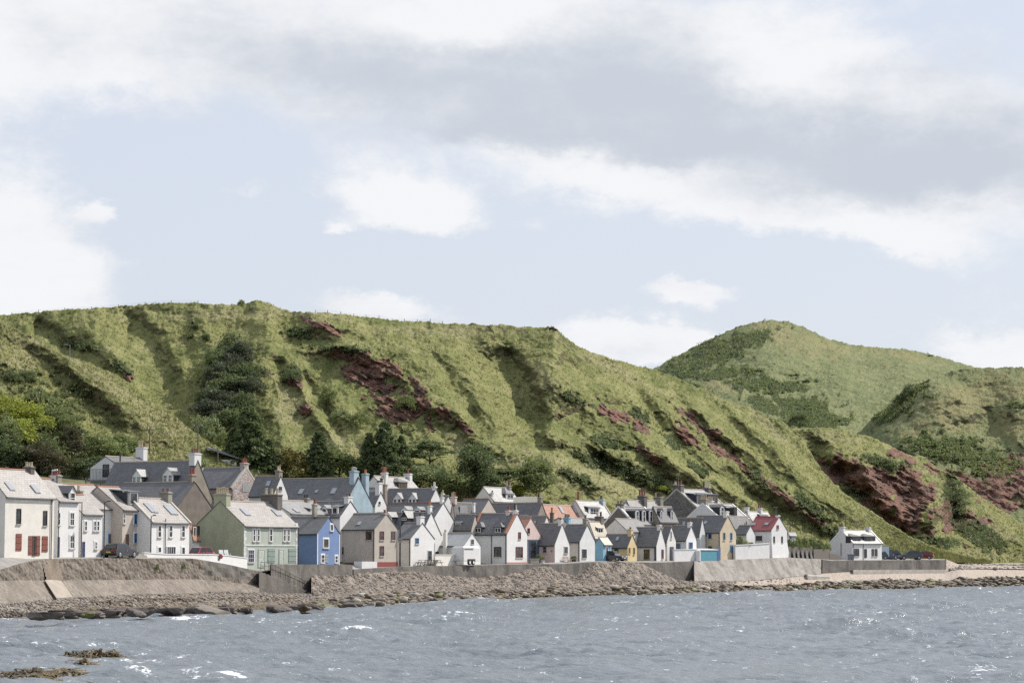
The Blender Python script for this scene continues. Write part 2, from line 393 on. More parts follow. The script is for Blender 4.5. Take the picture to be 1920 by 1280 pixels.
def hill_mat(name, g1, g2, g3, dry, dark, pale=0.0):
    m, q, b = new_mat(name)
    tcn = q.node('ShaderNodeTexCoord').outputs['Object']
    A = lambda nm: (lambda n_: n_.outputs['Fac'])(_attr(q, nm))
    big = q.noise(tcn, 0.045, 5, 0.6); mid = q.noise(q.mapping(tcn, (1, .6, 1.6)), 0.28, 5, 0.65); fine = q.noise(tcn, 2.2, 4, 0.65); tuft = q.noise(q.mapping(tcn, (1, 1, 1.6)), 0.9, 4, 0.7, 0.3)
    c = q.mix(q.ramp(big, 0.36, 0.64), g1, g2); brk = q.noise(q.mapping(tcn, (1, 1, 1.4), loc=(9, 4, 2)), 0.11, 6, 0.68); c = q.mix(q.m('MULTIPLY', q.ramp(brk, 0.56, 0.66), 0.5), c, tuple(x * .6 for x in g1)); c = q.mix(q.m('MULTIPLY', q.ramp(brk, 0.42, 0.34), 0.45), c, dry)
    c = q.mix(q.ramp(mid, 0.45, 0.7), c, g3)
    c = q.mix(q.m('MULTIPLY', q.ramp(tuft, 0.52, 0.74), 0.55), c, dry)
    c = q.mix(q.m('MULTIPLY', q.ramp(fine, 0.52, 0.72), 0.28), c, tuple(x * 0.5 for x in g1))
    c = q.mix(A('dry'), c, q.mix(q.ramp(tuft, 0.35, 0.65), dry, tuple(x * 0.72 for x in dry)))
    # steep ground: thin heath and bare earth show between the grass
    geo = q.node('ShaderNodeNewGeometry'); ng = q.node('ShaderNodeSeparateXYZ'); q.l.new(geo.outputs['Normal'], ng.inputs[0])
    steep = q.m('MULTIPLY', q.ramp(q.m('ADD', ng.outputs[2], q.m('MULTIPLY', q.m('SUBTRACT', mid, 0.5), 0.5)), 0.52, 0.20), 0.8)
    c = q.mix(steep, c, q.mix(q.ramp(fine, 0.4, 0.6), dark, tuple(x * 1.7 for x in dark)))
    sh = q.mix(q.ramp(tuft, 0.4, 0.7), (0.035, 0.048, 0.022), (0.085, 0.105, 0.05))
    c = q.mix(A('gorse'), c, sh)
    # bare rock
    vs = q.noise(q.mapping(tcn, (1.0, 1.0, 3.2), (0, R(28), 0)), 0.85, 6, 0.7, 0.8)
    v2 = q.noise(tcn, 0.35, 4, 0.6)
    rc = q.mix(q.ramp(vs, 0.36, 0.62), (0.13, 0.064, 0.047), (0.26, 0.152, 0.115))
    rc = q.mix(q.m('MULTIPLY', q.ramp(vs, 0.60, 0.72), 0.5), rc, (0.30, 0.24, 0.22))
    rc = q.mix(q.m('MULTIPLY', q.ramp(v2, 0.46, 0.62), 0.7), rc, (0.095, 0.078, 0.066))
    rk = q.m('MULTIPLY', A('rock'), q.ramp(q.m('ADD', mid, q.m('MULTIPLY', A('rock'), 0.35)), 0.60, 0.72))
    c = q.mix(rk, c, rc)
    q.l.new(c, b.inputs['Base Color']); b.inputs['Roughness'].default_value = 0.95; b.inputs['Specular IOR Level'].default_value = 0.15
    bp = q.node('ShaderNodeBump'); bp.inputs['Strength'].default_value = 0.75; bp.inputs['Distance'].default_value = 0.35
    q.l.new(q.m('ADD', q.m('ADD', fine, tuft), q.m('MULTIPLY', vs, A('rock'))), bp.inputs['Height']); q.l.new(bp.outputs[0], b.inputs['Normal'])
    return m
def _attr(q, nm):
    n_ = q.node('ShaderNodeAttribute'); n_.attribute_name = nm; return n_

GREEN = hill_mat('hill_grass', (0.155, 0.172, 0.06), (0.215, 0.22, 0.085), (0.27, 0.262, 0.115), (0.34, 0.31, 0.175), (0.075, 0.068, 0.04))
FARG = hill_mat('far_hill_grass', (0.145, 0.17, 0.08), (0.185, 0.205, 0.098), (0.225, 0.235, 0.12), (0.29, 0.26, 0.13), (0.06, 0.055, 0.035))
NEARG = hill_mat('near_slope_grass', (0.14, 0.155, 0.055), (0.20, 0.205, 0.08), (0.24, 0.235, 0.105), (0.34, 0.31, 0.17), (0.06, 0.055, 0.03))

# ---- far cone hill
E_top = tab([(1050, 760), (1150, 735), (1190, 715), (1228, 691), (1260, 672), (1330, 636), (1390, 610), (1430, 602), (1450, 600), (1475, 603), (1500, 610), (1550, 634), (1600, 648), (1650, 652), (1700, 655), (1760, 668), (1830, 689), (1920, 700), (2200, 740)])
def relE(px, py):
    r = 5 * fbm(px / 90, py / 70, 4, 31) + 2.2 * fbm(px / 70 + py / 40, py / 9, 4, 33) * sstep(600, 660, py)
    r += spur(px, py, [(1500, 612), (1560, 680), (1600, 740)], 7, 50, 80) + spur(px, py, [(1700, 656), (1690, 720), (1660, 790)], 7, 50, 80) + spur(px, py, [(1250, 690), (1330, 730), (1420, 780), (1480, 800)], 6, 30, 50)
    r += spur(px, py, [(1450, 601), (1420, 640), (1440, 690), (1470, 740)], 7, 60, 120)
    r += spur(px, py, [(1330, 640), (1350, 690), (1400, 760)], 5, 60, 60)
    r -= spur(px, py, [(1500, 700), (1480, 760), (1500, 830)], 10, 60, 60)
    r += spur(px, py, [(1620, 655), (1600, 720), (1560, 800)], 6, 80, 90)
    return r
SE = sheet('far_hill', 1040, 2200, 760, 190, E_top, tab([(1000, 860), (2200, 860)]), tab([(1000, 820), (2200, 900)]), tab([(1000, 590), (2200, 620)]), relE,
           {'rock': lambda x, y: 0 * x,
            'gorse': lambda x, y: painted(x, y, [(1330, 665, 95, 26, -22), (1400, 640, 60, 14, -20), (1350, 700, 60, 14, -5), (1430, 720, 80, 16, 5), (1500, 765, 60, 26, 10), (1540, 790, 60, 14), (1290, 700, 40, 12), (1280, 720, 40, 10, 20), (1430, 760, 40, 14, 20)], 41, 0.34, 0.5, 0.75, 16),
            'dry': lambda x, y: painted(x, y, [(1450, 612, 60, 18), (1480, 640, 90, 24, 20), (1560, 650, 80, 12, 20), (1340, 725, 90, 14), (1700, 668, 90, 10, 10)], 43, 0.2, 1.0, 0.7) * 0.6}, FARG, 0.55, seed=3)

# ---- right hill with dry grass
D_top = tab([(1500, 905), (1560, 860), (1600, 822), (1640, 780), (1680, 752), (1720, 722), (1760, 703), (1800, 692), (1850, 689), (1920, 689), (2000, 684), (2300, 670)])
def relD(px, py):
    r = 3.2 * fbm(px / 80, py / 60, 4, 51) + 0.5 * fbm(px / 60 + py / 40, py / 10, 4, 53)
    r += spur(px, py, [(1770, 700), (1740, 760), (1700, 820), (1680, 870)], 12, 60, 130)
    r -= spur(px, py, [(1830, 760), (1870, 820), (1900, 900)], 6, 60, 60)
    r += spur(px, py, [(1930, 700), (1910, 780), (1930, 850)], 5, 50, 90)
    r += 6 * ell(px, py, 1900, 905, 60, 50)
    return r
SD = sheet('dry_hill', 1500, 2300, 640, 240, D_top, tab([(1500, 1010), (2300, 1010)]), tab([(1500, 640), (2300, 660)]), tab([(1500, 545), (2300, 560)]), relD,
           {'rock': lambda x, y: painted(x, y, [(1888, 905, 60, 34, 15), (1895, 870, 30, 20), (1820, 905, 40, 10, 20), (1860, 935, 60, 16, 20), (1790, 890, 26, 7, 10)], 52, 0.3, 0.5, 0.6, 14),
            'gorse': lambda x, y: painted(x, y, [(1690, 745, 50, 24, -30), (1665, 775, 40, 20, -20), (1720, 725, 26, 12, -30), (1800, 850, 60, 30, 15), (1860, 870, 50, 24, 0), (1750, 836, 50, 18, 10), (1905, 760, 12, 8)], 53, 0.34, 0.52, 0.7, 16) * 0.9,
            'dry': lambda x, y: painted(x, y, [(1800, 760, 100, 46, -20), (1880, 730, 90, 34), (1720, 800, 50, 26, -30), (1900, 800, 60, 30)], 54, 0.2, 0.9, 0.7) * 0.75}, FARG, 0.45, seed=5, strata=1.4)

# ---- bluff with the red cliff
C_top = tab([(1380, 880), (1430, 838), (1460, 815), (1490, 805), (1530, 802), (1580, 806), (1620, 816), (1660, 832), (1700, 852), (1730, 858), (1765, 880), (1790, 893), (1830, 925), (1870, 952), (1920, 984), (1990, 1012), (2060, 1030), (2300, 1040)])
def relC(px, py):
    r = 3.4 * fbm(px / 60, py / 50, 4, 61) + 1.0 * fbm(px / 16, py / 12, 3, 64)
    r += spur(px, py, [(1530, 880), (1560, 920), (1600, 960), (1660, 1000)], 5, 20, 30) + spur(px, py, [(1610, 870), (1650, 920), (1680, 960), (1700, 1000)], 5, 24, 26)
    r += spur(px, py, [(1640, 850), (1690, 860), (1740, 905), (1750, 960), (1740, 1000)], 9, 40, 26)
    r += spur(px, py, [(1540, 870), (1600, 855), (1650, 870), (1680, 900)], 5, 22, 50)
    r += spur(px, py, [(1760, 900), (1830, 960), (1900, 1010), (1960, 1040)], 6, 30, 60)
    r += spur(px, py, [(1480, 815), (1500, 850), (1530, 890), (1580, 950), (1640, 1000)], 5, 26, 60)
    r += spur(px, py, [(1492, 812), (1535, 868), (1578, 915), (1650, 980), (1730, 1028)], -8, 26, 46)
    r -= spur(px, py, [(1775, 880), (1785, 940), (1800, 990)], 7, 20, 20)
    return r
SCf = sheet('red_cliff_bluff', 1380, 2300, 760, 260, C_top, tab([(1380, 1052), (1760, 1056), (1800, 1058), (1920, 1060), (2300, 1064)]), tab([(1380, 500), (2300, 560)]), tab([(1380, 452), (1600, 446), (1770, 456), (1920, 502), (2300, 550)]), relC,
            {'rock': lambda x, y: np.maximum(painted(x, y, [(1700, 930, 62, 72, 0), (1640, 915, 80, 44, 20), (1580, 875, 52, 18, 5), (1690, 985, 60, 26, 15), (1800, 975, 60, 30, 35), (1640, 970, 50, 20, 25), (1560, 892, 40, 14, 20)], 62, 0.40, 0.52, 0.85, 26), 0),
             'gorse': lambda x, y: painted(x, y, [(1790, 930, 22, 40, -15), (1830, 1000, 60, 20, 30), (1660, 868, 40, 8, 10), (1605, 925, 24, 10, 20), (1700, 1010, 120, 9, 5), (1540, 930, 30, 24, 40)], 63, 0.36, 0.55, 0.7, 10) * 0.85,
             'dry': lambda x, y: painted(x, y, [(1540, 820, 70, 14), (1860, 985, 70, 12, 30), (1700, 850, 40, 6, 10), (1780, 1040, 200, 10)], 64, 0.25, 0.9, 0.7) * 0.5}, GREEN, 0.4, ve=0.9, seed=7, strata=1.8)

# ---- main hill behind the village
B_top = tab([(-300, 600), (-100, 597), (0, 591), (60, 586), (130, 580), (180, 577), (230, 573), (290, 570), (330, 567), (360, 567), (400, 571), (430, 571), (450, 567), (475, 565), (500, 567), (525, 577), (545, 584), (600, 586), (650, 590), (700, 596), (760, 602),
             (850, 607), (900, 608), (960, 611), (1000, 613), (1038, 613), (1046, 620), (1060, 633), (1075, 645), (1095, 655), (1130, 667), (1160, 677), (1200, 687), (1230, 694), (1290, 718), (1350, 745), (1400, 762), (1430, 775), (1470, 792), (1500, 815), (1520, 850), (1540, 882), (1570, 915), (1610, 945), (1650, 972), (1700, 1004), (1760, 1030), (1830, 1048), (1900, 1056)])
SPURS = [
    ([(223, 588), (255, 615), (283, 640), (307, 690), (320, 727), (318, 775)], -3.6, 50, 34), ([(150, 590), (190, 630), (232, 680), (262, 730)], 2.0, 34, 50),
    ([(330, 570), (345, 620), (365, 680), (380, 740), (390, 800)], -1.6, 50, 40), ([(60, 600), (110, 640), (150, 668)], -3.0, 26, 30),
    ([(488, 570), (505, 620), (498, 680), (515, 740), (540, 830), (560, 860)], 3.0, 40, 30), ([(540, 582), (600, 606), (640, 622), (690, 650), (735, 678), (770, 706), (795, 748), (808, 800)], 6.0, 44, 60),
    ([(520, 640), (545, 680), (583, 757), (625, 820), (660, 860)], 3.6, 20, 30), ([(500, 655), (570, 658), (640, 655), (705, 658)], 2.2, 16, 20),
    ([(600, 720), (640, 770), (690, 830), (740, 870)], 2.6, 18, 26), ([(793, 738), (843, 773), (893, 817), (950, 852), (1000, 870)], 4.0, 28, 34),
    ([(800, 640), (850, 680), (885, 712), (930, 762), (985, 848)], 4.2, 26, 44), ([(700, 612), (770, 650), (820, 700), (850, 740)], 2.2, 34, 50),
    ([(930, 640), (960, 690), (990, 740), (1000, 800), (1010, 850)], -4.5, 60, 36), ([(900, 620), (935, 650), (960, 665)], 2.0, 20, 40),
    ([(1038, 616), (1030, 690), (1066, 731), (1127, 777), (1193, 827), (1260, 870), (1330, 930)], 6.5, 44, 40), ([(1050, 630), (1090, 690), (1130, 730), (1172, 750)], 2.6, 26, 40),
    ([(1100, 720), (1168, 745), (1211, 790), (1260, 850), (1320, 900), (1400, 950)], 5.0, 26, 26), ([(1180, 705), (1230, 740), (1262, 768), (1313, 822), (1350, 860), (1400, 890), (1470, 930), (1540, 975)], 5.5, 24, 30),
    ([(1260, 730), (1310, 768), (1352, 802), (1400, 838), (1455, 880), (1520, 930), (1600, 975)], 5.0, 24, 30), ([(1340, 755), (1390, 790), (1440, 830), (1490, 880), (1560, 940), (1640, 990)], 3.6, 20, 30),
    ([(1100, 850), (1160, 875), (1230, 905)], -2.6, 30, 20), ([(980, 880), (1050, 905), (1130, 925)], 1.6, 26, 30), ([(1430, 905), (1490, 940), (1560, 985), (1640, 1015)], 2.4, 18, 26),
    ([(1075, 800), (1140, 850), (1200, 890), (1250, 915)], 3.6, 20, 26), ([(1140, 760), (1190, 800), (1235, 850), (1290, 890)], 3.2, 18, 22), ([(1215, 745), (1262, 800), (1300, 846), (1360, 900)], 3.8, 18, 22), ([(1285, 745), (1335, 796), (1385, 840), (1440, 890)], 3.6, 18, 22),
    ([(1370, 770), (1415, 806), (1462, 850), (1520, 900)], 3.2, 18, 24), ([(1330, 890), (1390, 935), (1450, 975)], 2.6, 16, 24), ([(860, 720), (905, 770), (950, 830)], 2.6, 20, 26), ([(745, 640), (800, 690), (850, 760), (880, 800)], 2.4, 20, 30), ([(1000, 860), (1070, 885), (1150, 915)], 3.0, 22, 30), ([(1010, 800), (1060, 830), (1110, 850)], 2.6, 20, 24), ([(180, 640), (225, 690), (262, 740), (285, 770)], 2.0, 22, 26),
    ([(640, 620), (680, 640), (720, 655)], -1.2, 14, 14), ([(560, 690), (590, 740), (620, 790), (650, 840)], -2.0, 12, 14)]
def relB(px, py):
    r = 1.8 * fbm(px / 70, py / 60, 4, 71) + 0.9 * fbm(px / 22 + py / 60, py / 26, 4, 73)
    for s in SPURS: r = r + spur(px, py, *s)
    # small secondary spurs running down to the right
    w = (px + 0.0 - 0.95 * (py - 700)) / 21.0 + 1.3 * fbm(px / 60, py / 60, 3, 77)
    saw = w % 1.0; prof = np.where(saw < 0.26, saw / 0.26, (1 - saw) / 0.74)
    r = r + 0.45 * prof * sstep(585, 660, py) * sstep(560, 700, px) * (0.5 + perlin(px / 50, py / 50, 78))
    return r
B_bot = tab([(-300, 985), (400, 975), (900, 965), (1000, 962), (1200, 975), (1330, 1000), (1440, 1020), (1500, 1042), (1560, 1049), (1900, 1056)])
B_db = tab([(-300, 340), (0, 352), (400, 356), (700, 364), (1000, 378), (1200, 400), (1400, 418), (1500, 424), (1600, 432), (1770, 452), (1900, 490)])
B_dt = tab([(-300, 440), (400, 436), (700, 440), (1040, 448), (1230, 474), (1400, 478), (1500, 470), (1600, 456), (1700, 454), (1770, 456), (1900, 492)])
SB = sheet('village_hill', -300, 1860, 1500, 330, B_top, B_bot, B_dt, B_db, relB,
           {'rock': lambda x, y: painted(x, y, [(700, 705, 58, 30, 42), (665, 700, 30, 18, 40), (745, 765, 52, 30, 20), (790, 750, 14, 46, -18), (735, 690, 30, 12, 40), (600, 610, 42, 9, 22), (690, 680, 34, 12, 30), (832, 776, 24, 10, 35), (495, 701, 22, 6, 5), (575, 768, 16, 12), (548, 715, 20, 12, 30), (238, 710, 14, 10), (870, 800, 20, 8, 40), (645, 667, 60, 7, 5),
                                                 (1155, 778, 50, 11, 27), (1200, 800, 26, 9, 30), (1287, 815, 34, 12, 50), (1334, 812, 22, 12, 20), (1378, 858, 18, 7, 30), (1475, 935, 30, 9, 40), (1400, 880, 30, 7, 38), (1350, 845, 40, 8, 40), (1220, 855, 36, 8, 38), (1440, 905, 30, 7, 38), (1050, 780, 12, 4, 5), (1043, 617, 8, 4), (190, 760, 26, 5, 30), (1300, 790, 40, 7, 45), (1530, 975, 36, 7, 35)], 72, 0.38, 0.55, 0.7, 16),
            'gorse': lambda x, y: painted(x, y, [(560, 625, 26, 10, 10), (365, 612, 9, 7), (356, 632, 7, 5), (386, 630, 8, 6), (548, 700, 16, 16), (1160, 880, 90, 15, 20), (1080, 895, 40, 9, 20), (1240, 910, 60, 10, 25), (1070, 745, 22, 10, 20), (1200, 780, 26, 10, 40), (1260, 830, 30, 8, 45), (1420, 895, 26, 9, 40), (1520, 950, 40, 12, 38), (1140, 830, 40, 10, 20), (640, 655, 60, 6, 5), (1310, 880, 30, 7, 35), (230, 690, 22, 10, 25), (150, 650, 30, 8, 10), (1560, 1000, 40, 7, 30)], 74, 0.36, 0.55, 0.7, 10) * 0.9,
            'dry': lambda x, y: painted(x, y, [(600, 592, 80, 8, 8), (850, 620, 150, 14), (420, 590, 120, 14), (1120, 900, 200, 36, 14), (880, 850, 80, 22, 40), (1150, 690, 90, 12, 26), (1440, 800, 80, 12, 38), (540, 760, 30, 60, -10), (1350, 950, 140, 30, 25), (640, 830, 60, 18, 20), (1020, 720, 20, 40)], 75, 0.2, 0.9, 0.7) * 0.55}, GREEN, 0.36, seed=9, strata=1.5)

# ---- near slope at the left
A_top = tab([(-300, 560), (-100, 575), (0, 598), (33, 618), (77, 642), (110, 662), (173, 682), (233, 712), (253, 729), (290, 757), (320, 773), (347, 798), (383, 823), (430, 853), (467, 873), (540, 905), (620, 940)])
def relA(px, py):
    r = 1.6 * fbm(px / 60, py / 50, 4, 81) + 0.5 * fbm(px / 14, py / 10, 3, 82)
    r += spur(px, py, [(40, 650), (100, 700), (180, 760), (240, 830)], -2.2, 40, 30)
    r += spur(px, py, [(100, 665), (190, 730), (280, 800), (350, 850)], 1.8, 24, 50)
    return r
SA = sheet('near_slope', -300, 620, 640, 200, A_top, tab([(-300, 985), (620, 975)]), tab([(-300, 372), (0, 376), (300, 378), (620, 366)]), tab([(-300, 322), (0, 326), (300, 334), (620, 352)]), relA,
           {'rock': lambda x, y: painted(x, y, [(195, 757, 26, 6, 32), (212, 764, 14, 4, 30)], 84, .4, .55, .4, 9) * 0.8,
            'gorse': lambda x, y: painted(x, y, [(40, 705, 60, 14, 5), (100, 755, 70, 26, 20), (60, 800, 60, 40), (130, 830, 50, 40), (20, 860, 60, 40), (150, 740, 30, 12, 30), (90, 860, 90, 50)], 85, 0.40, 0.7, 0.9, 13) * 0.8,
            'dry': lambda x, y: painted(x, y, [(60, 650, 60, 30, 30), (200, 720, 90, 20, 32), (300, 800, 80, 40, 30), (30, 680, 50, 20), (260, 850, 60, 30), (380, 880, 60, 20, 30)], 86, 0.2, 0.9, 0.7) * 0.6}, NEARG, 0.34, seed=11)

# ================================================================== GROUND, BEACH, SEA BED
def strip(name, pxs, profs, mat, attrs=None, kind='structure', smooth=True, bumpf=None):
    "profs: list of functions px -> (py, d) or ('z', z, d)"
    V = []
    for f in profs: V.append(np.stack(f(pxs), -1))
    V = np.stack(V)
    if bumpf: V = bumpf(V)
    o = np_mesh(name, V.reshape(-1, 3), grid_faces(V.shape[0], V.shape[1]), mat, smooth)
    tag(o, kind=kind); return o
CONC = wall_mat('pale_concrete', (0.40, 0.375, 0.335), 0.85, 0.12, 0.3)
ROAD = wall_mat('road_surface', (0.30, 0.285, 0.26), 0.9, 0.12, 0.25)
pxs = np.linspace(-300, 2200, 420)
def at_d(off, dz=0.0, fn=None):
    def f(px):
        d = DF(px) + off; z = ground_z(px, d) + dz if fn is None else fn(px, d)
        x = P(px, 1000.0 + 0 * px, d)[0]
        return x, d, z
    return f
def lip(px, back=0.0, dz=0.0):
    d = DF(px) - LIPO(px); x, y, z = P(px, LIPY(px), d)
    return x, y + back, z + dz
# quay road: from the lip of the sea wall to the first houses
def quay0(px): x, y, z = lip(px, 0.35, -0.03); return x, y, np.minimum(z, road_z(px) + 0.6) - 0.02
strip('quay_road', np.linspace(-300, 1771, 400), [quay0, at_d(-0.8), at_d(3.0)], ROAD)
# village ground rises behind to the hill foot
VG = wall_mat('village_ground', (0.13, 0.14, 0.06), 0.95, 0.2, 0.2)
strip('village_ground', np.linspace(-300, 1500, 300), [at_d(2.6, -.05), at_d(8, -.05), at_d(25, -.05), at_d(50, -.05), at_d(80, -.05), at_d(120, -.05)], VG)
# car park and grass apron at the right end
def apron(off, py_):
    def f(px):
        d = DF(px) + off; x, y, z = P(px, py_(px), d); return x, y, z
    return f
strip('car_park', np.linspace(1540, 1771, 60), [quay0, at_d(-0.8, .004), at_d(6, .004), at_d(12, -.5)], ROAD)
# beach: from below the water line to the foot of the wall
SAND_M, q, b_ = new_mat('beach')
tcn = q.node('ShaderNodeTexCoord').outputs['Object']; sp_ = q.node('ShaderNodeSeparateXYZ'); q.l.new(tcn, sp_.inputs[0])
n_a = q.noise(tcn, 0.25, 5, 0.6); n_b = q.noise(tcn, 2.6, 5, 0.7); n_c = q.noise(tcn, 0.07, 3, 0.5)
vo = q.node('ShaderNodeTexVoronoi'); q.l.new(tcn, vo.inputs['Vector']); vo.inputs['Scale'].default_value = 2.2
vs = q.node('ShaderNodeSeparateColor'); q.l.new(vo.outputs['Color'], vs.inputs[0])
shing = q.mix(vs.outputs[0], (0.14, 0.112, 0.09), (0.27, 0.23, 0.19)); shing = q.mix(q.m('MULTIPLY', q.ramp(n_a, .45, .65), .5), shing, (0.24, 0.18, 0.13))
sandc = q.mix(q.ramp(n_b, 0.4, 0.65), (0.44, 0.375, 0.315), (0.34, 0.28, 0.23))
sx = q.ramp(q.m('ADD', sp_.outputs[0], q.m('MULTIPLY', n_a, 8.0)), 26, 40)     # sand lies at the far right end of the beach
high = q.ramp(q.m('ADD', sp_.outputs[2], q.m('MULTIPLY', n_b, 0.5)), 0.95, 1.25)
base = q.mix(q.m('MULTIPLY', sx, high), shing, sandc)
weed = q.mix(q.ramp(n_b, 0.4, 0.6), (0.045, 0.032, 0.014), (0.16, 0.115, 0.05))
wl = q.m('MULTIPLY', q.ramp(q.m('ADD', sp_.outputs[2], q.m('MULTIPLY', n_a, 1.2)), 1.5, 1.05), q.ramp(sp_.outputs[0], -30, 0, 0.8, 1.0))
base = q.mix(wl, base, weed)
q.l.new(base, b_.inputs['Base Color']); b_.inputs['Roughness'].default_value = 0.85
bp = q.node('ShaderNodeBump'); bp.inputs['Strength'].default_value = 0.8; bp.inputs['Distance'].default_value = 0.25; q.l.new(q.m('ADD', vo.outputs['Distance'], n_b), bp.inputs['Height']); q.l.new(bp.outputs[0], b_.inputs['Normal'])
nbc, nbr = 900, 90
pb = np.linspace(-300, 2200, nbc)
ed = edge_d(pb); fd = DF(pb) - FOOTO(pb) + 0.6
fz = P(pb, FOOTY(pb), DF(pb) - FOOTO(pb))[2]
vb = np.linspace(-0.35, 1, nbr)[:, None]
BD = ed + (fd - ed) * vb
prof = np.where(vb < 0, vb * 3.2, np.sign(vb) * np.abs(vb) ** 0.8)
BZ = prof * fz
BXX = P(pb[None, :] + 0 * BD, 1100.0 + 0 * BD, BD)[0]
nzb = fbm(BXX / 2.4, BD / 6.0, 4, 91)
BZ = BZ + (0.42 * nzb + 0.10 * fbm(BXX / .7, BD / 1.2, 2, 92)) * sstep(1.0, 0.75, vb) * np.where(vb < 0.6, 1, 0.5) * np.where(vb > 0.5, np.where(pb > 1480, 0.3, 1), 1)
np_mesh_b = np_mesh('beach', np.stack([BXX, BD, BZ], -1).reshape(-1, 3), grid_faces(nbr, nbc), SAND_M); tag(np_mesh_b, kind='structure')
def beach_z(px, d):
    "height of the beach at photo column px and distance d"
    j = np.clip((px + 300) / 2500 * (nbc - 1), 0, nbc - 1).astype(int)
    e = ed[j]; f = fd[j]; v = (d - e) / (f - e); i = np.clip((v + 0.35) / 1.35 * (nbr - 1), 0, nbr - 1).astype(int)
    return BZ[i, j]
# upper beach and grassy bank right of the sea wall
strip('upper_beach', np.linspace(1774, 2200, 80), [lambda p: (lambda t: (t[0], t[1], t[2]))(P(p, FOOTY(p), DF(p) - FOOTO(p))), lambda p: P(p, LIPY(p) - 1.5, DF(p) - LIPO(p) + 6), lambda p: P(p, 1058.0 + 0 * p, DF(p) + 2), lambda p: P(p, 1055.0 + 0 * p, DF(p) + 26), lambda p: P(p, 1051.0 + 0 * p, DF(p) + 60)], SAND_M)

# ================================================================== SEA
WM, q, b_ = new_mat('sea_water')
tcn = q.node('ShaderNodeTexCoord').outputs['Object']
b_.inputs['Base Color'].default_value = (0.165, 0.185, 0.20, 1); b_.inputs['Roughness'].default_value = 0.2; b_.inputs['IOR'].default_value = 1.33
w1 = q.noise(q.mapping(tcn, (1, 1.6, 1), (0, 0, R(20))), 2.2, 4, 0.6); w2 = q.noise(q.mapping(tcn, (1, 1.8, 1), (0, 0, R(-25))), 0.7, 3, 0.6)
bp = q.node('ShaderNodeBump'); bp.inputs['Strength'].default_value = 1.0; bp.inputs['Distance'].default_value = 0.13
q.l.new(q.m('ADD', w1, w2), bp.inputs['Height']); q.l.new(bp.outputs[0], b_.inputs['Normal'])
fo = _attr(q, 'foam').outputs['Fac']; fn = q.noise(tcn, 5.0, 5, 0.75); fn2 = q.noise(q.mapping(tcn, (1, .5, 1)), 1.1, 3, 0.6)
fm = q.ramp(q.m('ADD', fo, q.m('MULTIPLY', q.m('SUBTRACT', q.m('ADD', fn, fn2), 1.0), 2.1)), 0.42, 0.62)
fb = q.node('ShaderNodeBsdfDiffuse'); fb.inputs[0].default_value = (0.72, 0.75, 0.77, 1)
mx = q.node('ShaderNodeMixShader'); q.l.new(fm, mx.inputs[0]); q.l.new(b_.outputs[0], mx.inputs[1]); q.l.new(fb.outputs[0], mx.inputs[2])
out = [n for n in WM.node_tree.nodes if n.type == 'OUTPUT_MATERIAL'][0]; q.l.new(mx.outputs[0], out.inputs[0])

ys = [-60, 0, 40, 60]
y = 80.0
while y < 470:
    ys.append(y); y += 0.30 + max(0, (y - 130)) * 0.0028
ys += [480, 520, 600]
ys = np.array(ys)
us = np.concatenate([[-2.5, -1.4, -.8, -.45, -.32], np.linspace(-0.26, 0.26, 820), [.32, .45, .8, 1.4, 2.5]])
YY = ys[:, None] + 0 * us[None, :]; XX = us[None, :] * np.maximum(YY, 100)
rw = np.random.RandomState(3)
Z = 0 * XX
foam = 0 * XX
for i in range(70):
    lam = 0.9 * 1.062 ** i                       # 0.9 m .. 60 m
    if lam > 26: break
    th = R(-62) + rw.randn() * 0.55              # wind waves running in from the open sea
    k = 2 * np.pi / lam; a = 0.0165 * lam ** 0.50 * (0.6 + 0.8 * rw.rand())
    ph = rw.rand() * 6.28
    A_ = k * (XX * math.cos(th) + YY * math.sin(th)) + ph + 0.8 * perlin(XX / (lam * 5), YY / (lam * 5), i)
    Z += a * (np.sin(A_) + 0.25 * np.sin(2 * A_ + 1.2))
patch = 0.75 + 0.6 * fbm(XX / 22, YY / 34, 3, 15)
Z = Z * patch
px_, py_ = PX(XX, np.maximum(YY, 20), 0 * XX)
edge = np.interp(px_[:, :], pb, ed)
toE = edge - YY
Z *= 0.45 + 0.55 * sstep(0, 18, toE)
crest = sstep(0.40, 0.6, Z) * sstep(0.08, 0.35, fbm(XX / 5, YY / 9, 3, 17))
foam = np.maximum(foam, crest * 0.55)
streak = sstep(0.18, 0.5, fbm(XX / 7, YY / 2.2, 4, 19))
foam = np.maximum(foam, 0.62 * np.exp(-((toE - 1.0) / 2.6) ** 2) * (0.55 + 0.6 * fbm(px_ / 40, YY * 0 + 2, 3, 12)))
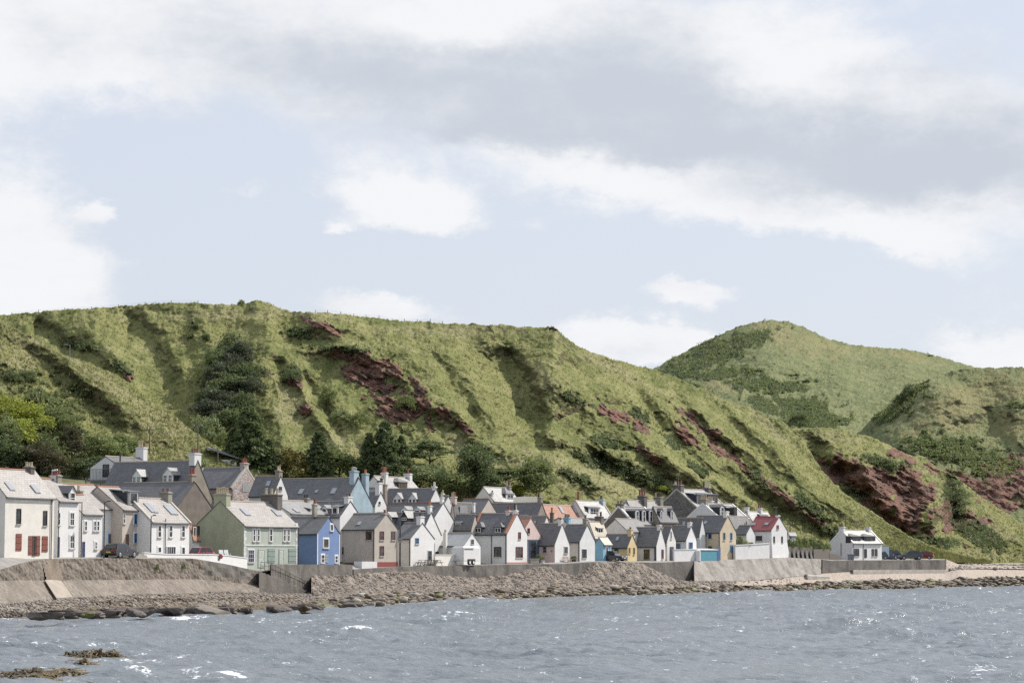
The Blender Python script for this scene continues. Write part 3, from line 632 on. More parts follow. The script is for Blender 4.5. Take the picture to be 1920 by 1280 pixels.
for (cx, cy, sx, sy, a) in [(230, 1272, 46, 5, 1.15), (400, 1273, 60, 5, 1.1), (310, 1262, 26, 3, .8), (350, 1161, 46, 2.2, .95), (600, 1163, 60, 2.2, .8), (500, 1164, 40, 1.6, .6), (620, 1211, 10, 3, .9), (250, 1240, 90, 6, .75), (330, 1235, 30, 4, .8), (215, 1217, 24, 3, .7),
                            (90, 1240, 80, 4, .65), (980, 1150, 20, 2.0, .8), (1150, 1131, 60, 1.6, .75), (1440, 1117, 90, 1.5, .8), (1520, 1114, 60, 1.2, .75), (1260, 1126, 40, 1.4, .6), (1860, 1112, 20, 2, .6), (1390, 1180, 12, 3, .8), (1640, 1228, 8, 3, .7),
                            (1870, 1148, 40, 6, .42), (1840, 1260, 50, 12, .4), (850, 1160, 160, 3, .45), (60, 1210, 60, 3, .5), (540, 1255, 60, 5, .4), (280, 1160, 60, 2, .5), (30, 1164, 60, 2.5, .6), (1150, 1160, 60, 3, .5), (1600, 1150, 60, 3, .45), (700, 1135, 40, 1.5, .6), (900, 1135, 60, 1.5, .55)]:
    foam = np.maximum(foam, .78 * a * ell(px_, py_, cx, cy, sx, sy) * (0.45 + 0.8 * streak))
Z += 0.35 * ell(px_, py_, 230, 1271, 60, 6) + 0.35 * ell(px_, py_, 400, 1271, 70, 6)
sea = np_mesh('sea', np.stack([XX, YY, Z], -1).reshape(-1, 3), grid_faces(len(ys), len(us)), WM, True, {'foam': foam.ravel()})
tag(sea, kind='structure')
# sea bed so that the water has ground below it
sb = MB(); sb.box(-1500, 1500, -100, 900, -9, -6, None); tag(sb.build('sea_bed', None, wall_mat('sea_bed', (0.12, 0.11, 0.09))), kind='structure')

# ================================================================== SEA WALLS
def stain_mat(name, c, dark, low, bumps=0.5, cob=0.0):
    m, q, b = new_mat(name)
    tcn = q.node('ShaderNodeTexCoord').outputs['Object']
    a = q.noise(tcn, 0.5, 5, 0.65); f = q.noise(tcn, 3.5, 5, 0.7); s = q.noise(q.mapping(tcn, (0.55, 0.55, 0.20)), 1.0, 7, 0.7)
    vo = q.node('ShaderNodeTexVoronoi'); q.l.new(tcn, vo.inputs['Vector']); vo.inputs['Scale'].default_value = 2.4
    cs = q.node('ShaderNodeSeparateColor'); q.l.new(vo.outputs['Color'], cs.inputs[0])
    base = q.mix(q.ramp(a, .35, .65), c, low); base = q.mix(q.m('MULTIPLY', q.ramp(s, .42, .66), .75), base, dark)
    base = q.mix(q.m('MULTIPLY', q.ramp(f, .5, .7), .35), base, tuple(min(1, x * 1.5) for x in c))
    base = q.mix(q.m('MULTIPLY', cs.outputs[0], cob), base, tuple(x * 0.5 for x in c))
    q.l.new(base, b.inputs['Base Color']); b.inputs['Roughness'].default_value = 0.9
    bp = q.node('ShaderNodeBump'); bp.inputs['Strength'].default_value = bumps; bp.inputs['Distance'].default_value = 0.15
    q.l.new(q.m('ADD', f, q.m('MULTIPLY', vo.outputs['Distance'], -cob * 2)), bp.inputs['Height']); q.l.new(bp.outputs[0], b.inputs['Normal'])
    return m
MASON = stain_mat('old_masonry', (0.22, 0.185, 0.15), (0.11, 0.092, 0.075), (0.28, 0.24, 0.20), 0.9, 0.6)
APRON = stain_mat('apron_concrete', (0.31, 0.268, 0.225), (0.15, 0.125, 0.10), (0.25, 0.215, 0.18), 1.0, 0.55)
DARKW = stain_mat('weathered_concrete', (0.135, 0.122, 0.108), (0.048, 0.044, 0.042), (0.19, 0.172, 0.152), 0.6, 0.0)
SLOPEW = stain_mat('sloping_concrete', (0.30, 0.275, 0.245), (0.15, 0.13, 0.115), (0.37, 0.345, 0.315), 0.8, 0.15)
def loft(name, x0, x1, n, ring, mats, label, cat, group=None, parent=None, noise_amp=0.0, step=None):
    "ring(px) -> list of (x,y,z); closed section swept along the shore; mats[i] = material of the face between ring i and i+1"
    pxs = np.linspace(x0, x1, n); R_ = [ring(float(p)) for p in pxs]; k = len(R_[0])
    V = []; Fs = []; mi = []
    for r_ in R_: V += [tuple(float(c) for c in p) for p in r_]
    V = np.array(V)
    if noise_amp:
        nz = fbm(V[:, 0] / 1.3 + V[:, 2], V[:, 1] / 2 + V[:, 2] * 1.3, 3, 33) * noise_amp
        V[:, 1] += nz; V[:, 0] -= nz * 0.3
    ml = []; 
    for i in range(n - 1):
        for j in range(k):
            a = i * k + j; b2 = i * k + (j + 1) % k; Fs.append((a, b2, b2 + k, a + k)); m_ = mats[min(j, len(mats) - 1)]
            if m_ not in ml: ml.append(m_)
            mi.append(ml.index(m_))
    me = bpy.data.meshes.new(name); Fs.append(tuple(range(k))); Fs.append(tuple(range((n - 1) * k, n * k))); mi += [0, 0]
    me.from_pydata([tuple(v) for v in V], [], Fs)
    for m_ in ml: me.materials.append(m_)
    me.polygons.foreach_set('material_index', mi)
    bm = bmesh.new(); bm.from_mesh(me); bmesh.ops.recalc_face_normals(bm, faces=bm.faces); bm.to_mesh(me); bm.free()
    o = bpy.data.objects.new(name, me); COL.objects.link(o)
    if parent: o.parent = parent
    if label: tag(o, label, cat, group)
    return o
def pt(px, py, off): # off = metres in front of the house line
    x, y, z = P(px, py, float(DF(px)) - off); return (float(x), float(y), float(z))
def low(p, dz=3.0, back=0): return (p[0], p[1] + back, p[2] - dz)
MIDY = tab([(-300, 1110), (0, 1088), (130, 1087), (370, 1085), (484, 1096)])
def ring_left(px):
    l = pt(px, float(LIPY(px)), float(LIPO(px))); m1 = pt(px, float(MIDY(px)), float(LIPO(px)) + 0.35); f = pt(px, float(FOOTY(px)), float(FOOTO(px)))
    bk = (l[0] - 0.3, l[1] + 0.6, l[2]); n_ = 6
    apr = [tuple(m1[i] + (f[i] - m1[i]) * t / n_ for i in range(3)) for t in range(0, n_ + 1)]
    mid = [tuple(l[i] + (m1[i] - l[i]) * t / 4 for i in range(3)) for t in range(0, 4)]
    return mid + apr + [low(f, 1.2), (bk[0], bk[1] + 1, f[2] - 1.2), bk]
def w_(n, a, b, ring, mats, lab, amp=0.12, cat='sea wall', nm='sea_wall', grp=None): return loft(nm, a, b, n, ring, mats, lab, cat, grp, None, amp)
w_(150, -300, 384, ring_left, [MASON] * 4 + [APRON] * 7 + [MASON], 'long curved masonry sea wall with pale sloping apron below the white row', .3)
def ring_left2(px):
    r_ = ring_left(px)
    return r_
w_(40, 384.1, 486, ring_left2, [DARKW] * 3 + [MASON] * 8, 'broken rubble sea wall below the long white garden wall', .3)
def ring_v(topf, footf, offt, offf, thick=0.6, n=4):
    def r_(px):
        l = pt(px, float(topf(px)), float(offt(px))); f = pt(px, float(footf(px)), float(offf(px)))
        mid = [tuple(l[i] + (f[i] - l[i]) * t / n for i in range(3)) for t in range(0, n + 1)]
        return mid + [low(f, 2.0), (l[0] - .2, l[1] + thick, f[2] - 2.0), (l[0] - .2, l[1] + thick, l[2])]
    return r_
PTOP = tab([(500, 1057.5), (600, 1057.5), (665, 1058.5)])
w_(60, 508, 661, ring_v(PTOP, tab([(500, 1090), (600, 1086), (665, 1082)]), tab([(500, 4.2), (665, 4.2)]), tab([(500, 4.6), (665, 4.6)])), [DARKW] * 8, 'dark stained parapet wall in front of the blue house', 0.03, 'parapet', 'parapet_wall')
w_(220, 663, 1300, ring_v(LIPY, tab([(660, 1094), (887, 1092), (1056, 1088), (1300, 1096)]), LIPO, lambda p: LIPO(p) + 0.25), [DARKW] * 8, 'low dark concrete sea wall above the rubble bank in the village middle', 0.05)
w_(120, 1302, 1540, ring_v(LIPY, FOOTY, LIPO, FOOTO, 0.8, 6), [SLOPEW] * 10, 'broad pale sloping sea wall below the cream house and red roof', 0.16)
w_(90, 1542, 1774, ring_v(LIPY, tab([(1540, 1077), (1774, 1073)]), LIPO, lambda p: LIPO(p) + 0.2), [DARKW] * 8, 'straight grey concrete wall below the detached white cottage', 0.03)
loft('concrete_ledge', 1600, 1776, 30, ring_v(tab([(1600, 1068), (1776, 1067.4)]), tab([(1600, 1071), (1776, 1078)]), tab([(1600, 6.5), (1776, 6.5)]), tab([(1600, 6.6), (1776, 6.6)]), 2.1), [CONC], 'pale concrete ledge along the foot of the far grey wall', 'ledge')
loft('concrete_slab', 1514, 1556, 4, ring_v(tab([(1514, 1076), (1556, 1079)]), tab([(1514, 1079), (1556, 1081)]), tab([(1514, 8), (1556, 8)]), tab([(1514, 8.5), (1556, 8.5)]), 2.0), [CONC], 'pale tilted concrete slab on the sand by the sloping wall', 'slab')
# steps set in the left wall with the pale chute below them
st = empty('wall_steps', pt(95, 1087, 6)); tag(st, 'worn stone steps and pale chute set in the left sea wall', 'steps')
org = Vector(st.location)
mb = MB()
for i in range(5):
    y0 = 1049 + i * 7.6; l = pt(80 + 2 * i, y0, 5.1 + .2 * i); r_ = pt(111 + 2 * i, y0, 5.0 + .2 * i)
    l = Vector(l) - org; r_ = Vector(r_) - org
    mb.hexa([l + Vector((0, -.28, -.42)), r_ + Vector((0, -.28, -.42)), r_ + Vector((-.2, 1.0, -.42)), l + Vector((-.2, 1.0, -.42)), l + Vector((0, -.28, 0)), r_ + Vector((0, -.28, 0)), r_ + Vector((-.2, 1.0, 0)), l + Vector((-.2, 1.0, 0))])
mb.build('step', st, stain_mat('step_stone', (0.26, 0.21, 0.165), (0.13, 0.105, 0.085), (0.33, 0.27, 0.21)))
mb = MB(); a0 = [Vector(pt(84, 1087, 6.2)), Vector(pt(114, 1086.5, 5.7)), Vector(pt(136, 1119, 9.9)), Vector(pt(106, 1121, 10.2))]
a0 = [p - org + Vector((0, -.05, .03)) for p in a0]; mb.hexa([p + Vector((0, .4, -.4)) for p in a0] + a0); mb.build('chute', st, wall_mat('pale_chute', (0.40, 0.35, 0.295)))
# slipway stair going down to the beach, dark side face to the sea
sl = empty('stone_stair', pt(500, 1075, 6)); tag(sl, 'dark concrete stair with handrail dropping from the quay to the beach', 'stair'); org = Vector(sl.location)
mb = MB(); n_ = 16
for i in range(n_):
    t0 = i / n_; t1 = (i + 1) / n_; xa = 486 + 96 * t0; xb = 486 + 96 * t1; yt = 1071 + 38 * t0
    zt = pt(500, 1071, 6)[2] + (-2.55) * t0
    A0 = Vector(pt(xa, 1085, 6.8)); B0 = Vector(pt(xb, 1085, 6.8)); A0.z = zt; B0.z = zt
    A1 = A0 + Vector((-.3, 2.0, 0)); B1 = B0 + Vector((-.3, 2.0, 0)); dn = Vector((0, 0, -1)) * (zt + 0.8)
    mb.hexa([A0 + dn - org, B0 + dn - org, B1 + dn - org, A1 + dn - org, A0 - org, B0 - org, B1 - org, A1 - org])
mb.build('flight', sl, stain_mat('stair_concrete', (0.15, 0.135, 0.12), (0.07, 0.063, 0.055), (0.18, 0.16, 0.14)))
mb = MB(); zt = pt(500, 1071, 6)[2]
pr = None
for i in range(0, 9):
    t = i / 8; b0 = Vector(pt(508 + 72 * t, 1085, 4.9)); b0.z = zt - 2.3 * t - .1; t0 = b0 + Vector((0, 0, 1.0)); mb.tube(b0 - org, t0 - org, 0.03, n=5)
    if pr: mb.tube(pr - org, t0 - org, 0.03, n=5)
    pr = t0
mb.build('handrail', sl, plain('rail_metal', (0.16, 0.14, 0.12), 0.5, 0.6))
gr = MB(); b0 = [Vector(pt(x, 1069, 4.6)) for x in (489, 496, 504)]
for p in b0: gr.tube(p, p + Vector((0, 0, .95)), 0.03, n=5)
for h in (.5, .93): gr.tube(b0[0] + Vector((0, 0, h)), b0[2] + Vector((0, 0, h)), 0.03, n=5)
tag(gr.build('guard_rail', None, plain('rail_metal', (0, 0, 0))), 'short metal guard rail at the head of the beach stair', 'railing')

# ================================================================== ROCKS, RUBBLE, WEED
def ico(sub):
    bm = bmesh.new(); bmesh.ops.create_icosphere(bm, subdivisions=sub, radius=1.0)
    v = np.array([x.co[:] for x in bm.verts]); f = np.array([[a.index for a in x.verts] for x in bm.faces]); bm.free(); return v, f
IV1, IF1 = ico(1); IV2, IF2 = ico(2); IV3, IF3 = ico(3)
def rough_rock(seed, iv=IV3, amp=0.38, flat=1.0):
    rs = np.random.RandomState(seed); o = rs.rand(3) * 50
    n = np.array([mnoise.noise(Vector(v * 0.9 + o)) + 0.5 * mnoise.noise(Vector(v * 2.1 + o)) + 0.25 * mnoise.noise(Vector(v * 4.3 + o)) for v in iv])
    v = iv * (1 + amp * n)[:, None]
    for k in range(6):                           # planar breaks
        d = rs.randn(3); d /= np.linalg.norm(d); lim = 0.62 + 0.3 * rs.rand(); s = v @ d; v = v - np.where(s > lim, s - lim, 0)[:, None] * d[None, :] * 0.85
    v[:, 2] *= flat; return v
def scatter_rocks(name, px, d, z, size, mats, midx, seed, iv=IV1, fi=IF1, squash=0.6, label=None, kind='stuff'):
    rs = np.random.RandomState(seed); n = len(px)
    base = [rough_rock(seed + 90 + i, iv, 0.35) for i in range(8)]
    x = P(px, 1100.0 + 0 * px, d)[0]
    ang = rs.rand(n) * 6.28; ca, sa = np.cos(ang), np.sin(ang)
    sx = size * (0.8 + 0.9 * rs.rand(n)); sy = size * (0.7 + 0.5 * rs.rand(n)); sz = size * squash * (0.6 + 0.7 * rs.rand(n))
    pick = rs.randint(0, 8, n); B = np.stack(base)[pick]
    bx = B[:, :, 0] * sx[:, None]; by = B[:, :, 1] * sy[:, None]; bz = B[:, :, 2] * sz[:, None]
    tl = rs.randn(n) * 0.25; bz = bz + bx * tl[:, None] * 0.6
    V = np.stack([bx * ca[:, None] - by * sa[:, None] + x[:, None], bx * sa[:, None] + by * ca[:, None] + d[:, None], bz + z[:, None] + 0.15 * sz[:, None]], -1).reshape(-1, 3)
    Fs = (fi[None] + (np.arange(n) * len(iv))[:, None, None]).reshape(-1, 3)
    o = np_mesh(name, V, Fs, None, False, None, np.repeat(midx, len(fi)), mats)
    tag(o, label, None, None, kind); return o
def rock_mat(name, c1, c2, rough=0.85):
    m, q, b = new_mat(name); tcn = q.node('ShaderNodeTexCoord').outputs['Object']
    a = q.noise(tcn, 1.7, 5, 0.65); f = q.noise(tcn, 9, 4, 0.65)
    q.l.new(q.mix(q.m('MULTIPLY', q.ramp(f, .3, .8), .4), q.mix(q.ramp(a, .35, .65), c1, c2), tuple(x * .5 for x in c1)), b.inputs['Base Color']); b.inputs['Roughness'].default_value = rough
    bp = q.node('ShaderNodeBump'); bp.inputs['Strength'].default_value = .6; bp.inputs['Distance'].default_value = .08; q.l.new(q.m('ADD', a, f), bp.inputs['Height']); q.l.new(bp.outputs[0], b.inputs['Normal']); return m
RK = [rock_mat('rock_pale', (0.32, 0.29, 0.25), (0.41, 0.375, 0.33)), rock_mat('rock_brown', (0.18, 0.155, 0.13), (0.26, 0.225, 0.19)), rock_mat('rock_dark', (0.07, 0.055, 0.045), (0.145, 0.115, 0.095), .6), rock_mat('rock_pink', (0.27, 0.22, 0.18), (0.34, 0.285, 0.24)),
      rock_mat('rock_weed', (0.05, 0.036, 0.015), (0.15, 0.105, 0.045), .55), rock_mat('rock_green', (0.09, 0.12, 0.02), (0.16, 0.18, 0.04), .6)]
rs = np.random.RandomState(11)
# shingle over the beach
def beach_pts(n, x0, x1, v0, v1, rs):
    px = x0 + (x1 - x0) * rs.rand(n); j = np.clip((px + 300) / 2500 * (nbc - 1), 0, nbc - 1).astype(int)
    v = v0 + (v1 - v0) * rs.rand(n); d = ed[j] + (fd[j] - ed[j]) * v; return px, d, v
n = 22000; px, d, v = beach_pts(n, -80, 1500, 0.02, 1.0, rs); keep = ~((px > 1380) & (v > 0.45) & (rs.rand(n) < .8)) & ~((px > 60) & (px < 690) & (v < .30) & (rs.rand(n) < .85)); px, d, v = px[keep], d[keep], v[keep]; n = len(px)
mi = rs.choice([0, 1, 2, 3], n, p=[.36, .34, .08, .22]); mi = np.where((v < 0.22) & (rs.rand(n) < .7), 2, mi); mi = np.where((px > 170) & (px < 560) & (v > .42) & (v < .72) & (rs.rand(n) < .75), 4, mi)
scatter_rocks('shingle', px, d, beach_z(px, d), 0.05 + 0.17 * rs.rand(n) ** 3.2, RK, mi, 21, squash=.6)
# brown weedy stones at the waterline of the middle and right shore
n = 7000; px, d, v = beach_pts(n, 620, 2000, -0.04, 0.42, rs); dens = np.where(px < 1100, 0.30 * np.ones(n), 0.42); keep = v < dens * (0.6 + 0.6 * rs.rand(n)); px, d, v = px[keep], d[keep], v[keep]; n = len(px)
mi = rs.choice([1, 2, 4, 5, 0], n, p=[.2, .14, .54, .03, .09])
scatter_rocks('weedy_stones', px, d, beach_z(px, d), 0.18 + 0.75 * rs.rand(n) ** 3, RK, mi, 22, squash=.4)
# rubble bank leaning on the middle wall: mounds rise towards the lip at 1030 and 1160
MH = tab([(600, 1080), (660, 1078), (700, 1074), (750, 1072), (800, 1074), (840, 1081), (887, 1083.5), (950, 1079), (987, 1069), (1010, 1063.5), (1030, 1064), (1050, 1074), (1078, 1080), (1100, 1067), (1118, 1056.5), (1140, 1054.5), (1195, 1055), (1215, 1064), (1240, 1074), (1265, 1087), (1290, 1089)])
MO = tab([(600, 4.9), (660, 4.8), (1056, 4.0), (1300, 3.4)])
MB_ = tab([(600, 1108), (700, 1098), (900, 1096), (1100, 1091), (1250, 1091), (1290, 1092)])
def mound(px, t):
    x0, y0, z0 = P(px, MH(px), DF(px) - MO(px)); x1, y1, z1 = P(px, MB_(px), DF(px) - MO(px) - 7.5)
    return x0 + (x1 - x0) * t, y0 + (y1 - y0) * t, z0 + (z1 - z0) * t - 0.35 * np.sin(np.clip(t, 0, 1) * math.pi) - 5.0 * np.maximum(0, t - .93)
pm = np.linspace(584, 1292, 500)[None, :]; tm = np.linspace(-.06, 1.15, 60)[:, None]
mx_, my_, mz_ = mound(pm + 0 * tm, tm + 0 * pm); nzm = fbm(mx_ / 1.1, my_ / 1.4, 4, 93) * .3; RUB = stain_mat('rubble_bank', (0.27, 0.22, 0.18), (0.13, 0.105, 0.085), (0.36, 0.305, 0.255), 1.0, 0.6)
o = np_mesh('rubble_bank', np.stack([mx_, my_, mz_ + nzm], -1).reshape(-1, 3), grid_faces(60, 500), RUB); tag(o, kind='stuff')
n = 16000; px = 586 + 700 * rs.rand(n); t = rs.rand(n); x, y, z = mound(px, t); mi = rs.choice([0, 1, 2, 3], n, p=[.40, .30, .07, .23])
scatter_rocks('loose_rubble', px, y, z + .02, 0.04 + 0.12 * rs.rand(n) ** 3, RK, mi, 23, squash=.65)
n = 2600; px = 1780 + 200 * rs.rand(n); t = rs.rand(n) ** .8; d = DF(px) - FOOTO(px) * (1 - t); r0 = P(px, FOOTY(px), DF(px) - FOOTO(px))[2]; r1 = P(px, 1058.0 + 0 * px, DF(px) + 2)[2]; mi = rs.choice([0, 1, 2, 3], n, p=[.35, .35, .1, .2])
scatter_rocks('upper_beach_stones', px, d, r0 + (r1 - r0) * t, 0.08 + .4 * rs.rand(n) ** 4, RK, mi, 29, squash=.6)
# big foreshore ledges at the left, each a rock of its own
RD = [bpy.data.meshes.new('ledge_rock') for _ in range(8)]
for k, me in enumerate(RD):
    v = rough_rock(300 + k, IV3, .5); v[:, 2] = np.minimum(v[:, 2], .55 + .3 * v[:, 0]) ; v[:, 0] *= 1 + .25 * np.sin(k * 2.1); me.from_pydata([tuple(a) for a in v], [], [tuple(int(c) for c in a) for a in IF3]); me.materials.append(RK[5] if k == 7 else RK[2] if k % 2 else RK[4] if k == 2 else RK[1] if k == 4 else RK[2])
def rock(px, py, wpx, hpx, k, label, name='shore_rock', group=None, rot=0.0):
    v = 640.0 - py; dy = F * CT - v * ST; dz = F * ST + v * CT; d = (-CAM_Z + .1) * dy / dz
    for _ in range(4):
        zb = max(0.0, float(beach_z(np.array([px]), np.array([d]))[0])) if d > float(edge_d(px)) - 1 else .0; d = (zb - CAM_Z) * dy / dz
    x, y, z = P(px, py, d); s = d / F
    o = bpy.data.objects.new(name, RD[k % 8]); COL.objects.link(o)
    o.location = (float(x), float(y) + wpx * s * .08, float(z) + hpx * s * .30); o.scale = (wpx * s * .55, wpx * s * .42, hpx * s * .9); o.rotation_euler = (rs.randn() * .1, R(6) + rs.randn() * .08, rot + rs.randn() * .25)
    tag(o, label, 'rock', group); return o
for i in range(150):
    t = rs.rand(); px = 60 + 610 * t + rs.randn() * 6; row = rs.rand() ** 1.3
    ey = float(EDGEY(px)); py = ey - row * (24 - 10 * t) + 1
    green = (i % 12 == 5)
    k = 7 if green else int(rs.randint(0, 7))
    rock(px, py, rs.uniform(28, 80) * (1 - .3 * t), rs.uniform(9, 17.0) * (1 - .25 * t), k, 'green weed-covered ledge among the dark shore rocks' if green else 'dark wet ledge of rock along the left waterline', group='green weedy rocks on the left foreshore' if green else 'dark rocks along the left foreshore')
for (px, py, w, h, k, lab) in [(164, 1153, 26, 6, 7, 'bright green rounded rock at the left waterline'), (122, 1154, 34, 7, 1, 'low dark rounded rock just left of the green one'), (600, 1139, 40, 7, 3, 'dark sloping ledge at the end of the left foreshore'), (802, 1136, 24, 2.6, 1, 'thin dark rock awash below the grey workshop'),
                               (790, 1135.4, 10, 2.2, 3, 'small dark rock awash beside the thin one'), (507, 1152.5, 15, 3, 3, 'small dark rock off the left foreshore'), (578, 1150.5, 34, 3, 2, 'brown flat rock just off the foreshore tip'), (1085, 1124.5, 18, 1.8, 1, 'thin dark rock awash in mid bay'),
                               (45, 1221, 28, 3, 2, 'small weedy rock awash at the far left'), (620, 1257, 34, 6, 2, 'small weed-topped rock alone in the open water'), (292, 1233, 22, 3.6, 1, 'small black rock right of the kelp reef'), (235, 1236, 16, 2, 3, 'tiny black rock awash beside the kelp reef'), (185, 1261, 18, 3.6, 2, 'brown weedy rock by the bottom breaker'), (398, 1085.0, 1, 1, 3, None)]:
    if lab: rock(px, py, w, h, k, lab)
# kelp-covered reefs in the foreground water
KM = rock_mat('kelp', (0.03, 0.02, 0.010), (0.12, 0.075, 0.028), .45)
def reef(px, py, wpx, hpx, label, seed):
    v = 640.0 - py; dy = F * CT - v * ST; dz = F * ST + v * CT; d = -CAM_Z * dy / dz; x, y, z = P(px, py, d); s = d / F
    rr = np.random.RandomState(seed); Wd = wpx * s / 2; H = hpx * s
    nx, ny = 120, 50; gx = np.linspace(-1, 1, nx)[None, :] + np.zeros((ny, 1)); gy = np.linspace(-1, 1, ny)[:, None] + np.zeros((1, nx))
    e = 1 - gx ** 2 - gy ** 2; rough = fbm(gx * 3 + seed, gy * 2.2, 5, seed, .6)
    h = H * (1.15 * np.clip(e + .5 * rough, -.3, 1) ** 1 * (.6 + .9 * perlin(gx * 2 + seed, gy, seed + 3)) + .45 * rough * (e > 0)) - .12 * H
    V = np.stack([gx * Wd + .5 * gy * 0, gy * Wd * .5, h], -1).reshape(-1, 3)
    o = np_mesh('kelp_reef', V, grid_faces(ny, nx), KM); o.location = (float(x), float(y), 0); o.rotation_euler = (0, 0, rr.randn() * .1)
    tag(o, label, 'reef')
    # weed fronds lying over the rock, part of the reef
    m_ = MB(); 
    for i in range(int(260 * wpx / 100)):
        a = rr.uniform(-1, 1); b2 = rr.uniform(-1, 1)
        if a * a + b2 * b2 > .9: continue
        ii = min(ny - 1, int((b2 + 1) / 2 * ny)); jj = min(nx - 1, int((a + 1) / 2 * nx)); zz = h[ii, jj]
        if zz < .02: continue
        p = Vector((a * Wd, b2 * Wd * .5, zz)); q1 = p + Vector((rr.randn() * .28, rr.randn() * .2 - .15, rr.uniform(.0, .10))); q2 = q1 + Vector((rr.randn() * .3, -.25, -rr.uniform(.05, .25))); w = Vector((.05, .05, 0.02))
        m_.poly([p - w, p + w, q1 + w, q1 - w]); m_.poly([q1 - w, q1 + w, q2 + w * .4, q2 - w * .4])
    m_.build('fronds', o, rock_mat('kelp_frond%d' % seed, (0.04, 0.027, 0.010), (0.17, 0.12, 0.035), .4), recalc=False)
reef(165, 1234, 104, 17, 'humped olive kelp reef standing highest at the left', 4)
reef(212, 1234, 56, 12, 'low kelp tail stretching right of the humped reef', 5)
reef(72, 1240, 66, 8, 'thin dark weed line left of the humped reef', 6)
reef(152, 1246, 54, 10, 'thin black weed patch just below the humped reef', 7)
reef(125, 1218, 34, 6, 'tiny weed patch behind the humped reef', 8)
reef(80, 1265, 175, 12, 'long tangled kelp reef near the bottom left corner', 9)
reef(40, 1281, 230, 15, 'brown kelp shelf filling the bottom left corner', 10)

# ================================================================== HOUSE BUILDER
WHITE = wall_mat('white_harl', (0.74, 0.73, 0.715), .92, .035, .14)
WHITE2 = wall_mat('grey_white_harl', (0.70, 0.70, 0.69), .92, .045, .16)
CREAM = wall_mat('cream_harl', (0.76, 0.725, 0.66), .92, .045, .15)
CREAMY = wall_mat('pale_cream_harl', (0.72, 0.69, 0.645), .92, .045, .15)
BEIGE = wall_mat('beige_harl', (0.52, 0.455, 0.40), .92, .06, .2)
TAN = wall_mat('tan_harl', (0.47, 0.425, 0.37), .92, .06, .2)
GREENW = wall_mat('sage_green_harl', (0.385, 0.395, 0.275), .92, .07, .3)
GREENF = wall_mat('pale_green_paint', (0.43, 0.465, 0.405), .85, .05, .2)
BLUEW = wall_mat('blue_paint', (0.175, 0.26, 0.46), .85, .05, .2)
LBLUE = wall_mat('sky_blue_paint', (0.27, 0.49, 0.64), .85, .05, .2)
SBLUE = wall_mat('faded_blue_harl', (0.36, 0.46, 0.52), .9, .09, .5)
YEL = wall_mat('yellow_paint', (0.68, 0.54, 0.30), .88, .05, .2)
BUFF = wall_mat('buff_harl', (0.60, 0.50, 0.355), .9, .06, .25)
PINK = wall_mat('pink_harl', (0.66, 0.52, 0.48), .9, .06, .2)
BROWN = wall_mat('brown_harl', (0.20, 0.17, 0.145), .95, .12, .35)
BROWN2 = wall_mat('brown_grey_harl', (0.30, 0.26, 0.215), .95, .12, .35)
STONE = stone_mat('grey_stone', (0.10, 0.10, 0.10), (0.22, 0.21, 0.20), (0.27, 0.26, 0.24))
PSTONE = stone_mat('pink_patched_stone', (0.30, 0.20, 0.18), (0.46, 0.42, 0.40), (0.50, 0.47, 0.45), 0.5)
CHST = wall_mat('chimney_stone', (0.33, 0.31, 0.26), .95, .14, .4)
CHDK = wall_mat('dark_chimney_stone', (0.17, 0.15, 0.135), .95, .14, .4)
COPE = wall_mat('coping_stone', (0.50, 0.47, 0.42), .9, .1, .35)
PLINTH = plain('maroon_plinth', (0.25, 0.055, 0.05), .7)
SLATE = roof_mat('dark_slate', (0.130, 0.128, 0.132), (0.168, 0.166, 0.170), .50, lich=.12)
SLATEG = roof_mat('grey_slate', (0.15, 0.148, 0.148), (0.19, 0.188, 0.185), .52, lich=.25)
SLATESUN = roof_mat('sunlit_slate', (0.30, 0.275, 0.255), (0.38, 0.35, 0.325), .5, lich=.3, spec=.6)  # slate paled so the colour itself carries sunlight on seaward slopes
SLATELIT = roof_mat('sun_bright_slate', (0.24, 0.235, 0.23), (0.32, 0.315, 0.305), .42, lich=.12, spec=.7)  # lighter copy of the slate, sun on right-facing slopes painted in
FELT = roof_mat('pale_sheet_roof', (0.36, 0.37, 0.37), (0.40, 0.41, 0.41), .5, (1.2, 2.5), lich=.1)
REDT = roof_mat('orange_pantile', (0.35, 0.17, 0.115), (0.43, 0.23, 0.16), .7, (0.3, 0.35), (0.25, .16, .1), .35)
REDM = roof_mat('red_sheet_roof', (0.30, 0.075, 0.075), (0.34, 0.10, 0.095), .5, (0.35, 4), lich=.1)
RIDGE = plain('ridge_tile', (0.42, 0.36, 0.30), .8)
RIDGER = plain('red_ridge_tile', (0.38, 0.17, 0.11), .8)
LEAD = plain('lead', (0.19, 0.20, 0.215), .5)
DKCHEEK = roof_mat('dormer_cheek_slate', (0.060, 0.062, 0.072), (0.085, 0.087, 0.096), .55, lich=.05)
PAINTW = plain('white_paint', (0.80, 0.80, 0.79), .5)
